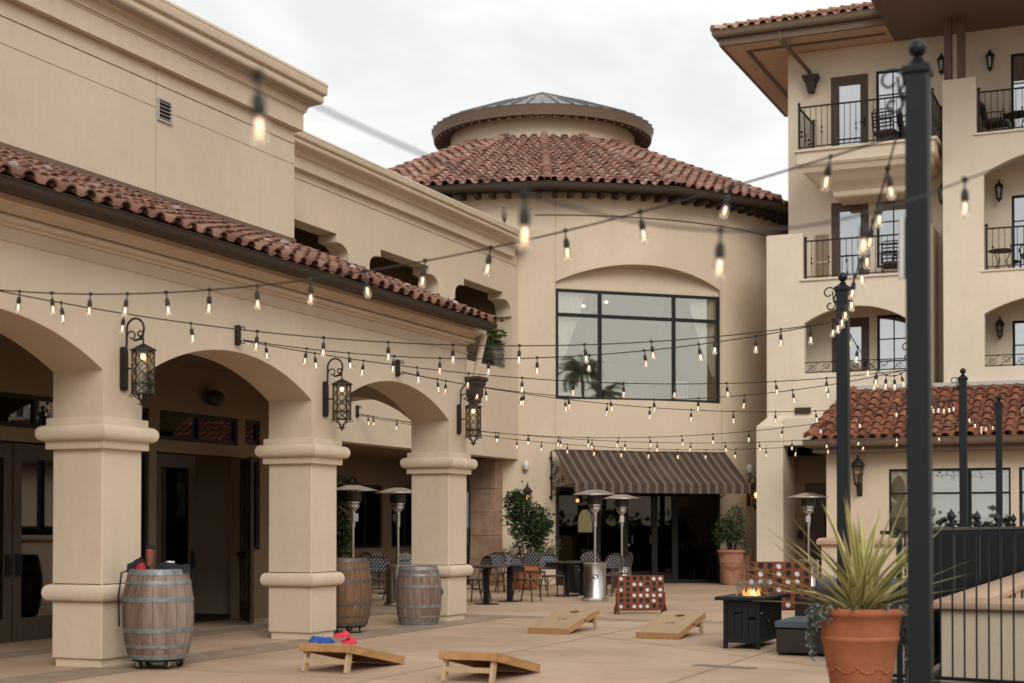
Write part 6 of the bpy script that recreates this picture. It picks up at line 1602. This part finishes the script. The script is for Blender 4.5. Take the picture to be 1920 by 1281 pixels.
# ---------------------------------------------------------------- connect-four frames
def make_four(label, loc, rz, k, rows, zb, tall):
    t = thing('connect_four_frame', label, 'lawn game', loc, rz, 'giant four-in-a-row games')
    W, H, T = 0.82*k, 0.58*k, 0.05; z0 = zb
    gx = [(-W/2+W*0.075)+(W*0.85)*i/6 for i in range(7)]; gz = [z0+H*0.09+(H*0.82)*j/5 for j in range(6)]
    rr = 0.036*k
    holes = [[(x+rr*math.cos(2*PI*q/18), z+rr*math.sin(2*PI*q/18)) for q in range(18)] for x in gx for z in gz]
    mb = MB(); mb.plate(rect(-W/2,W/2,z0,z0+H), holes, lambda s,z,d: (s,-T/2+d,z), 0.012); mb.build('front_panel', M['mahogany'], t)
    mb = MB(); mb.plate(rect(-W/2,W/2,z0,z0+H), holes, lambda s,z,d: (s,T/2-0.012+d,z), 0.012); mb.build('rear_panel', M['mahogany'], t)
    mb = MB()
    for i in range(8): x = -W/2+0.006+(W-0.012)*i/7; mb.box(x-0.005,x+0.005,-T/2+0.0125,T/2-0.0125,z0,z0+H-0.01)
    mb.build('column_divider', M['mahogany'], t)
    for s_ in (-1,1):
        mb = MB(); x = s_*(W/2-0.02)
        mb.plate([(-0.17,0),(-0.10,0),(-0.085,0.035),(0.085,0.035),(0.10,0),(0.17,0),(0.15,0.10),(0.045,z0+0.10),(0.04,z0+H*0.5),(-0.04,z0+H*0.5),(-0.045,z0+0.10),(-0.15,0.10)] if not tall else
                 [(-0.19,0),(-0.11,0),(-0.09,0.05),(0.09,0.05),(0.11,0),(0.19,0),(0.06,z0*0.6),(0.04,z0+H*0.4),(-0.04,z0+H*0.4),(-0.06,z0*0.6)], [], lambda s,z,d: (x+s_*(0.021+d), s, z), 0.022); mb.build('foot', M['mahogany'], t)
    mb = MB(); mb.box(-W/2,W/2,-0.012,0.012,z0-0.022,z0-0.002); mb.build('release_bar', M['mahogany'], t)
    for col_ in 'WB':
        mb = MB()
        for i in range(7):
            for j in range(6):
                if rows[5-j][i] == col_: mb.tube([(gx[i],-0.006,gz[j]),(gx[i],0.006,gz[j])], rr*1.12, 18)
        for q in range(sum(r_.count(col_) for r_ in rows)): pass
        o = mb.build('game_disc', M['disc_white' if col_ == 'W' else 'disc_black'], t)
        # every disc a part of its own
        me = o.data; bpy.data.objects.remove(o); bpy.data.meshes.remove(me)
        for i in range(7):
            for j in range(6):
                if rows[5-j][i] == col_:
                    mb = MB(); mb.tube([(gx[i],-0.006,gz[j]),(gx[i],0.006,gz[j])], rr*1.12, 18); mb.build('game_disc', M['disc_white' if col_ == 'W' else 'disc_black'], t)
    return t
pa = at(1157,1152,Z=0); pb = at(1245,1151,Z=0); pm = (pa+pb)/2
make_four('low red-brown four-in-a-row frame with white and black discs beside the front heater', (pm.x,pm.y,0), math.atan2(pb.y-pa.y,pb.x-pa.x), 1.0,
    ['WBBBBWW','BBWWBBB','WBBBWBW','BBWWWWW','BBBBBWB','WBWWWBB'], 0.085, False)
pm = at(1460,1142,D=20.2)
make_four('raised four-in-a-row frame half hidden by the flax leaves behind the fire table', (pm.x,pm.y,0), R(23.6+8), 1.10,
    ['BBBWBBB','BWBWBWB','WWWBWWB','BBBWBBB','BBWBBBB','BWBWWWB'], 0.40, True)

# ---------------------------------------------------------------- fire tables
def make_fire(label, x0, y0, wx, wy, flames=True, seed=1):
    t = thing('fire_table', label, 'fire pit', (x0+wx/2, y0+wy/2, 0), 0, 'black metal gas fire tables')
    hx, hy = wx/2, wy/2; Z = 0.60
    mb = MB()
    for sx in (-1,1):
        for sy in (-1,1): mb.box(sx*hx-(0.05 if sx > 0 else 0), sx*hx+(0 if sx > 0 else 0.05), sy*hy-(0.05 if sy > 0 else 0), sy*hy+(0 if sy > 0 else 0.05), 0, Z)
    for z in (0.075, Z-0.07):
        mb.box(-hx+0.05,hx-0.05,-hy+0.004,-hy+0.03,z,z+0.06); mb.box(-hx+0.05,hx-0.05,hy-0.03,hy-0.004,z,z+0.06); mb.box(-hx+0.004,-hx+0.03,-hy+0.05,hy-0.05,z,z+0.06); mb.box(hx-0.03,hx-0.004,-hy+0.05,hy-0.05,z,z+0.06)
    mb.build('table_frame', M['black_metal'], t, bevel=0.004)
    mb = MB(); rnd = random.Random(seed)
    def slats(ax, fixed, a, b):
        n = max(3, int((b-a)/0.085))
        for k in range(n):
            s0 = a+(b-a)*k/n+0.003; s1 = a+(b-a)*(k+1)/n-0.003
            cuts = [0.135, rnd.choice((0.30,0.38,0.44)), Z-0.07]
            for z0, z1 in ((cuts[0],cuts[1]-0.012),(cuts[1]+0.012 if k % 2 else cuts[1]-0.012,cuts[2])):
                if ax == 'x': mb.box(s0,s1,fixed-0.008,fixed+0.008,z0,z1)
                else: mb.box(fixed-0.008,fixed+0.008,s0,s1,z0,z1)
    slats('x', -hy+0.02, -hx+0.05, hx-0.05); slats('x', hy-0.02, -hx+0.05, hx-0.05); slats('y', -hx+0.02, -hy+0.05, hy-0.05); slats('y', hx-0.02, -hy+0.05, hy-0.05)
    mb.build('slat_panel', M['black_metal'], t)
    mb = MB(); mb.plate(rect(-hx-0.09,hx+0.09,-hy-0.07,hy+0.07), [rect(-0.13,0.13,-0.24,0.24)], lambda s,y_,d: (s,y_,Z+0.045-d), 0.045); mb.build('table_top', M['black_metal'], t, bevel=0.006)
    mb = MB(); mb.lathe([(0.026,0),(0.03,0.012),(0.02,0.03),(0.001,0.032)], n=14); o = mb.build('control_knob', M['speaker_black'], t, smooth=40); o.rotation_euler = (0,R(90),0); o.location = (hx-0.002,-hy*0.3,0.33)
    mb = MB(); mb.box(-0.128,0.128,-0.238,0.238,Z-0.03,Z+0.01); mb.build('burner_tray', M['disc_black'], t)
    mb = MB(); gx, gy, gh = 0.15, 0.26, 0.17
    for a, b in (((-gx,-gy),(gx,-gy)),((gx,-gy),(gx,gy)),((gx,gy),(-gx,gy)),((-gx,gy),(-gx,-gy))):
        mb.bar((a[0],a[1],Z+0.047+gh/2),(b[0],b[1],Z+0.047+gh/2), 0.006, gh)
    mb.build('glass_guard', M['guard_glass'], t)
    if flames:
        for k in range(15):
            c = Vector((rnd.uniform(-0.07,0.07), rnd.uniform(-0.19,0.19), Z+0.01)); H = rnd.uniform(0.06,0.145); w = rnd.uniform(0.012,0.024)
            mb = MB(); K = 8; lx, ly = rnd.uniform(-0.03,0.03), rnd.uniform(-0.03,0.03); ph = rnd.uniform(0,6)
            rings = []
            for i in range(K+1):
                u = i/K; rr = w*(math.sin(PI*min(1,u*0.9+0.12))**0.9)*(1-u**2*0.85)+0.001; cx = c.x+lx*u+0.012*math.sin(u*5+ph); cy = c.y+ly*u+0.012*math.cos(u*5+ph)
                rings.append([(cx+rr*math.cos(2*PI*j/8), cy+rr*math.sin(2*PI*j/8), c.z+H*u) for j in range(8)])
            mb.loft(rings); mb.build('flame', M['flame' if k % 3 else 'flame_core'], t, smooth=80)
    return t
make_fire('black slatted fire table with open flames and glass guard left of the flax pot', -5.03, 18.06, 0.46, 1.16)
pq = at(1482,1190,Z=0)
make_fire('second black slatted fire table behind the ottoman and flax leaves', pq.x+0.02, pq.y+0.2, 0.95, 0.6, True, 4)
# ottoman and wicker sofa
def cushion(name, x0,x1,y0,y1,z0,z1, parent, mat='cushion'):
    mb = MB(); n = 10; vs = []; f = []
    for top in (1,0):
        for i in range(n+1):
            for j in range(n+1):
                u = 2*i/n-1; v = 2*j/n-1; e = (1-abs(u)**6)*(1-abs(v)**6); zc = (z0+z1)/2; hz = (z1-z0)/2
                vs.append((x0+(x1-x0)*i/n, y0+(y1-y0)*j/n, zc+(1 if top else -1)*hz*(0.55+0.45*e**0.5)))
    m = (n+1)**2
    for i in range(n):
        for j in range(n):
            a = i*(n+1)+j; f.append((a,a+n+1,a+n+2,a+1)); f.append((m+a,m+a+1,m+a+n+2,m+a+n+1))
    for i in range(n):
        for a, b in ((i,i+1),(n*(n+1)+i,n*(n+1)+i+1)): f.append((a,b,m+b,m+a))
        for a, b in ((i*(n+1),(i+1)*(n+1)),(i*(n+1)+n,(i+1)*(n+1)+n)): f.append((a,b,m+b,m+a))
    mb.add(vs, f); return mb.build(name, M[mat], parent, smooth=60)
t = thing('ottoman', 'low dark wicker ottoman with slate blue cushion between fire table and flax pot', 'ottoman', (-3.78,17.75,0))
mb = MB(); mb.box(-0.42,0.42,-0.38,0.38,0.03,0.31); mb.build('wicker_base', M['wicker'], t, bevel=0.02)
for sx, sy in ((-1,-1),(1,-1),(-1,1),(1,1)): mb = MB(); mb.box(sx*0.37-0.025,sx*0.37+0.025,sy*0.33-0.025,sy*0.33+0.025,0,0.03); mb.build('foot', M['black_metal'], t)
cushion('seat_cushion', -0.43,0.43,-0.39,0.39,0.305,0.43, t)
sp_ = at(1640,1120,D=19.6)
t = thing('wicker_sofa', 'dark wicker sofa with slate blue cushions mostly hidden by the flax leaves', 'sofa', (sp_.x,sp_.y,0), R(205))
mb = MB(); mb.box(-0.85,0.85,-0.4,0.4,0.06,0.32); mb.box(-0.85,0.85,0.28,0.4,0.32,0.72); mb.box(-0.97,-0.85,-0.4,0.4,0.06,0.58); mb.box(0.85,0.97,-0.4,0.4,0.06,0.58); mb.build('wicker_frame', M['wicker'], t, bevel=0.02)
for k in (-1,1):
    cushion('seat_cushion', k*0.425-0.42,k*0.425+0.42,-0.4,0.27,0.32,0.45, t)
    o = cushion('back_cushion', -0.40,0.40,-0.2,0.2,-0.07,0.07, t); o.location = (k*0.425,0.20,0.64); o.rotation_euler = (R(76),0,0)

# ---------------------------------------------------------------- low walls and fences at the right
capz = [(0.0,0.70),(0.05,0.70),(0.075,0.715),(0.085,0.745),(0.075,0.775),(0.05,0.79),(0.05,0.80),(0.02,0.81),(0.0,0.81)]
t = thing('low_garden_wall', 'low L-shaped stucco wall with rounded sandstone cap behind the near railing', 'wall', (-2.1, 15.2, 0))
XA = -2.03; YA = 15.17; th = 0.34
mb = MB(); mb.box(XA, 8, YA, YA+th, -0.02, 0.715); mb.box(XA, XA+0.30, YA+th, 33, -0.02, 0.715); mb.build('wall_body', M['stucco'], t, True)
mb = MB()
def capbar(x0,x1,y0,y1,z=0.0):
    mb.loft([[(x0-d,y0-d,zz_+z),(x1+d,y0-d,zz_+z),(x1+d,y1+d,zz_+z),(x0-d,y1+d,zz_+z)] for d, zz_ in ((0.0,0.70),(0.05,0.70),(0.072,0.715),(0.08,0.745),(0.072,0.775),(0.05,0.792),(0.01,0.81))])
capbar(XA, 8, YA, YA+th); capbar(XA, XA+0.30, YA+th+0.17, 33, -0.003); mb.build('cap_stone', M['cap'], t, True, smooth=35)
mb = MB(); rnd = random.Random(4)
for k in range(9):
    y = 17.6+k*0.42; x = XA+0.31; p = [Vector((x, y, 0.05))]
    for j in range(12): p.append(p[-1]+Vector((0.0+rnd.uniform(0,0.004), rnd.uniform(-0.06,0.06)+0.02*(-1)**k, 0.055)))
    mb.tube(p, 0.009, 5)
o = mb.build('climbing_vine', M['twig'], None, label='bare dark vine stems climbing the inner face of the low wall', cat='vine')
# solid screened fence running away along the wall
t = thing('screen_fence', 'dark screened iron fence with finial posts running away along the low wall', 'fence', (-2.32, 25, 0))
xf = -2.24
mb = MB(); mb.box(xf-0.006, xf+0.006, 15.1, 35.0, 0.06, 1.47); mb.build('screen_mesh', M['fence'], t, True)
mb = MB(); y = 15.12
while y < 35: mb.box(xf+0.0065, xf+0.022, y, y+0.016, 0.05, 1.475); y += 0.105
mb.build('picket', M['fence'], t, True, kind='stuff')
mb = MB()
for z in (1.475, 0.10): mb.box(xf-0.02, xf+0.026, 15.1, 35.0, z, z+0.035)
mb.build('fence_rail', M['pole'], t, True)
for k in range(8):
    y = 15.15+2.56*k
    mb = MB(); mb.box(xf-0.035,xf+0.035,y-0.035,y+0.035,0,1.53); mb.lathe([(0.05,1.53),(0.05,1.55),(0.02,1.565),(0.022,1.58),(0.045,1.61),(0.05,1.635),(0.035,1.67),(0.012,1.70),(0.001,1.725)], (xf,y,0), 12); mb.build('fence_post', M['pole'], t, True, smooth=40)
# near railing
ra = at(1700,1268,Z=0.1); rb = at(1990,1285,Z=0.1); rd = (rb-ra).normalized()
t = thing('iron_railing', 'near black iron railing of slim square pickets in front of the low wall', 'railing', (ra.x,ra.y,0))
mb = MB(); e = ra - rd*0.25; f_ = rb + rd*4
mb.bar(e, f_, 0.03, 0.035); mb.bar(e+Vector((0,0,1.36)), f_+Vector((0,0,1.36)), 0.03, 0.035); mb.build('rail', M['pole'], t, True)
mb = MB(); k = -2
first = at(1767,1271,Z=0.1); s0 = (first-ra).dot(rd)
for k in range(-3, 44):
    p = ra + rd*(s0 + k*0.1125)
    mb = MB(); mb.box(p.x-0.008,p.x+0.008,p.y-0.008,p.y+0.008,0.117,1.44); mb.build('picket', M['pole'], t, True)
for k in (-4, 17, 38):
    p = ra + rd*(s0 + (k+0.5)*0.1125); mb = MB(); mb.box(p.x-0.025,p.x+0.025,p.y-0.025,p.y+0.025,-0.02,1.50); mb.build('fence_post', M['pole'], t, True)
# capped wall behind the flax
t = thing('planter_wall', 'capped stucco planter wall behind the flax leaves near the second post', 'wall', (-4.5,28,0))
mb = MB(); mb.box(-5.75,-2.75,27.3,27.6,0,1.17); mb.box(-2.75,-2.45,27.3,30,0,1.17); mb.build('wall_body', M['stucco'], t, True)
mb = MB(); mb.loft([[(-5.75-d,27.3-d,z),(-2.45+d,27.3-d,z),(-2.45+d,27.6+d,z),(-5.75-d,27.6+d,z)] for d, z in ((0,1.16),(0.05,1.16),(0.08,1.19),(0.08,1.25),(0.05,1.29),(0.01,1.30))]); mb.build('cap_stone', M['cap'], t, True, smooth=35)

# ---------------------------------------------------------------- behind the big window: curtains and ceiling spots
def drape(label, u0, u1, tie, flip):
    mb = MB(); n = 36; rows = 20; vs = []
    for i in range(rows+1):
        v = i/rows; z = 7.58 - v*(7.58-tie); w = (u1-u0)*(1-0.86*v**1.25)
        for j in range(n+1):
            q = j/n; uu = (u0 + q*w) if not flip else (u1 - q*w)
            vs.append(chord(uu, z, 0.20+0.035*math.sin(q*30)))
    mb.add(vs, [(i*(n+1)+j,i*(n+1)+j+1,(i+1)*(n+1)+j+1,(i+1)*(n+1)+j) for i in range(rows) for j in range(n)])
    o = mb.build('curtain', M['curtain'], None, smooth=60); s = o.modifiers.new('thickness','SOLIDIFY'); s.thickness = 0.006
    tag(o, label, 'curtain', 'tied curtains in the big window')
drape('white curtain gathered at the left side of the big arched window', 0.02, 0.85, 5.55, False)
drape('white curtain gathered at the right side of the big arched window', CW_-0.85, CW_-0.02, 5.45, True)
for k, (u, d) in enumerate(((1.0,0.9),(2.9,1.2),(3.9,0.9),(1.1,2.2),(1.95,1.7),(1.3,3.2),(0.7,3.6),(1.7,4.0),(2.75,3.4),(2.4,4.3))):
    p = Vector(chord(u, 7.86, d)); mb = MB(); mb.lathe([(0.001,0),(0.045,0.0),(0.05,0.02)], n=12); o = mb.build('ceiling_spotlight', M['spot'], None, label='small lit ceiling spotlight seen through the big arched window', cat='ceiling light', group='ceiling spotlights in the round room'); o.location = p
# white banquet chairs dimly visible inside
def make_inner_chair(label, p, rz):
    t = thing('banquet_chair', label, 'chair', p, rz, 'white chairs inside the round room')
    mb = MB(); mb.box(-0.2,0.2,-0.2,0.2,0.44,0.48); mb.build('seat', M['curtain'], t)
    mb = MB()
    for k in range(6): x = -0.19+0.38*k/5; mb.box(x-0.012,x+0.012,0.18,0.2,0.48,0.9)
    mb.box(-0.2,0.2,0.175,0.205,0.88,0.92); mb.build('backrest', M['curtain'], t)
    for sx in (-1,1):
        for sy in (-1,1): mb = MB(); mb.box(sx*0.18-0.015,sx*0.18+0.015,sy*0.18-0.015,sy*0.18+0.015,0,0.44); mb.build('leg', M['curtain'], t)
    return t
ci = make_inner_chair('white slatted chair inside the bottom left corner of the big window', chord(0.45,4.51,0.9), R(120))
dup(ci, chord(CW_-0.75,4.51,0.9), R(20), 'white slatted chair inside the bottom right corner of the big window')
# interior lights behind the storefront
for u, z, d, lb in ((0.22,2.2,1.5,'small amber lamp glowing inside the left pane of the glass doors'),(1.35,2.2,2.0,'small amber lamp glowing beside the front heater inside the doors'),(2.0,2.35,2.5,'small amber lamp glowing deep inside the middle doors')):
    t = thing('pendant_lamp', lb, 'lamp', chord(u, z, d), 0, 'amber lamps inside the glass doors')
    mb = MB(); mb.sphere((0,0,0), 0.05, 10, 8); mb.build('bulb', M['lamp_glow'], t, smooth=60)
    mb = MB(); mb.tube([(0,0,0.05),(0,0,2.74-z)], 0.006, 5); mb.build('cord', M['cable'], t)
for yy, lb in ((15.50,'tall amber crystal pendant reflected deep inside the left porch doors'),(15.92,'narrower amber crystal pendant inside the left porch doors')):
    t = thing('pendant_lamp', lb, 'lamp', (-15.2, yy-0.0+0.9, 1.75), 0, 'amber pendants inside the hall')
    mb = MB(); mb.lathe([(0.001,0),(0.05,0.02),(0.06,0.5),(0.03,0.52)], n=12); mb.build('crystal_shade', M['candle'], t, smooth=50)
    mb = MB(); mb.tube([(0,0,0.52),(0,0,2.1)], 0.006, 5); mb.build('cord', M['cable'], t)
mb = MB(); oc = [(0.44*math.cos(2*PI*k/24)+1.17, 0.0) for k in range(24)]
t = thing('round_mirror', 'pale arched mirror with a painted glow behind the left glass pane under the awning', 'window', chord(1.58,-0.08,2.0), math.atan2(CU.y,CU.x))
mb = MB(); pl = [(-0.2,1.42)] + [(0.2*math.cos(R(a)), 1.72+0.32*math.sin(R(a))) for a in range(180,-1,-12)] + [(0.2,1.42)]; mb.plate(pl, [], lambda s,z,d: (s,d,z-0.0), 0.03); mb.build('glowing_pane', M['pale_glow'], t)  # mirror's brightness is put in as the pane's own glow

# ---------------------------------------------------------------- balcony furniture
def make_bal_chair(label, loc, rz):
    t = thing('balcony_chair', label, 'chair', loc, rz, 'wrought iron chairs on the balconies')
    mb = MB()
    for k in range(5): z = 0.55+0.085*k; mb.bar((-0.26,0.26+0.03*k*0.5,z),(0.26,0.26+0.03*k*0.5,z), 0.012, 0.035)
    for k in range(7): x = -0.26+0.52*k/6; mb.bar((x,0.25,0.45),(x,0.33,0.93), 0.03, 0.010)
    mb.tube([(-0.27,0.25,0.42),(-0.27,0.33,0.92),(-0.2,0.335,0.97),(0.2,0.335,0.97),(0.27,0.33,0.92),(0.27,0.25,0.42)], 0.016, 6); mb.build('backrest', M['wrought'], t)
    mb = MB(); mb.box(-0.27,0.27,-0.27,0.27,0.36,0.39); mb.build('seat', M['wrought'], t)
    cushion('seat_cushion', -0.26,0.26,-0.27,0.25,0.39,0.49, t, 'rattan')
    for sx in (-1,1):
        mb = MB(); mb.tube([(sx*0.29,0.28,0.62),(sx*0.30,0.0,0.63),(sx*0.30,-0.26,0.60)] + [p for p in spiral((sx*0.30,-0.26,0.55),0.05,0.02,90,-200,8,(0,-1,0))], 0.014, 5); mb.tube([(sx*0.30,-0.2,0.6),(sx*0.28,-0.2,0.38)], 0.012, 5); mb.build('armrest', M['wrought'], t)
        for sy in (-1,1): mb = MB(); mb.tube([(sx*0.26,sy*0.25,0.37),(sx*0.27,sy*0.27,0.0)], 0.014, 5); mb.build('leg', M['wrought'], t)
    return t
bc = make_bal_chair('iron chair with cushion on the top balcony left of the near post', (-6.35, 38.15, 10.985), R(170))
dup(bc, (-5.75, 38.3, 10.985), R(110), 'second iron chair on the top balcony mostly hidden by the near post')
dup(bc, (-6.25, 38.55, 7.725), R(185), 'iron chair with cushion on the middle balcony left of the near post')
dup(bc, (-3.95+0.2, 38.4, 11.03), R(80), 'iron chair by the parapet of the upper right balcony')
dup(bc, (-2.85, 38.4, 7.73), R(200), 'iron chair at the right edge of the middle right balcony')
def make_bal_table(label, loc):
    t = thing('balcony_table', label, 'table', loc, 0, 'small iron tables on the balconies')
    mb = MB(); mb.lathe([(0.001,0.50),(0.30,0.50),(0.31,0.515),(0.30,0.53),(0.001,0.53)], n=24); mb.build('table_top', M['wrought'], t)
    for k in range(3):
        a = 2*PI*k/3+0.3; mb = MB(); mb.tube([(math.cos(a)*0.22,math.sin(a)*0.22,0.5),(math.cos(a)*0.12,math.sin(a)*0.12,0.25),(math.cos(a)*0.25,math.sin(a)*0.25,0.0)], 0.014, 5); mb.build('leg', M['wrought'], t)
    return t
bt = make_bal_table('small round iron table on the upper right balcony', (-3.25, 38.2, 11.03))
dup(bt, (-3.62, 38.2, 7.73), 0, 'small round iron table on the middle right balcony')

# ---------------------------------------------------------------- behind the photographer: what the glass reflects
rnd = random.Random(77)
def palm(label, loc, h, nf, fl):
    t = thing('palm_tree', label, 'tree', loc, 0, 'palms behind the camera')
    mb = MB(); mb.tube([(0,0,0),(0.1,0.05,h*0.5),(0.05,0.1,h)], [0.22,0.17,0.15], 10); mb.build('trunk', M['bark'], t, smooth=60)
    mb = MB()
    for k in range(nf):
        az = 2*PI*k/nf*2.4; el = rnd.uniform(-0.35,1.15); d = Vector((math.cos(az),math.sin(az),0)); p = Vector((0.05,0.1,h)); ang = el; pts = []
        for i in range(13): pts.append(p.copy()); p = p + (d*math.cos(ang)+Vector((0,0,1))*math.sin(ang))*fl/12; ang -= 0.13
        s = Vector((-d.y,d.x,0))
        for i in range(1,13):
            for q in range(4):
                c = pts[i-1].lerp(pts[i], q/4); L = 0.55*fl/2.2*(1-(i/13)**2)+0.12
                for sg in (-1,1):
                    e = c + s*sg*L*0.8 + d*L*0.45 - Vector((0,0,L*0.45)); w = (pts[i]-pts[i-1]).normalized()*0.022; mb.add([c-w,c+w,e], [(0,1,2)])
        mb.tube(pts, 0.02, 4)
    mb.build('crown', M['palm'], t, recalc=False)
def cam_xy(xc, yc): return (RGT[0]*xc + FWD[0]*yc, RGT[1]*xc + FWD[1]*yc, 0)
def mirrored(x, y, dist):
    # a spot behind the camera whose mirror image appears at this place of the big window
    d = Vector(ray(x, y)); t = (WL - Vector((0,0,0))).dot(CN)/Vector((d.x,d.y,0)).dot(CN); p = d*t; r_ = Vector((d.x,d.y,0)); r_ = r_ - CN*2*r_.dot(CN)
    q = Vector((p.x,p.y,0)) + r_.normalized()*dist; return (q.x, q.y, 0), EYE + d.z/Vector((d.x,d.y,0)).length*(Vector((p.x,p.y,0)).length + dist)
p1, h1 = mirrored(1088,688,70); p2, h2 = mirrored(1132,738,75)
palm('tall fan palm far behind the camera mirrored in the left pane of the big window', p1, h1, 40, 2.3)
palm('lower palm behind the camera mirrored at the foot of the big window', p2, h2, 26, 2.0)
mb = MB()
for k in range(150):
    a = math.atan2(FWD[1],FWD[0]) + PI + (k/149-0.5)*3.6; d = rnd.uniform(95,125); c = (math.cos(a)*d, math.sin(a)*d, rnd.uniform(0.6,1.6)); leaves(mb, c, 3.5, 3.5, 1.6, 60, 1.1, rnd, 6, 1.2)
mb.build('added_far_trees', M['hedge'], None, recalc=False, label='dark band of added far trees behind the camera that darkens the glass reflections', cat='trees', kind='stuff')  # unseen tree band, added so the lower glass mirrors something dark
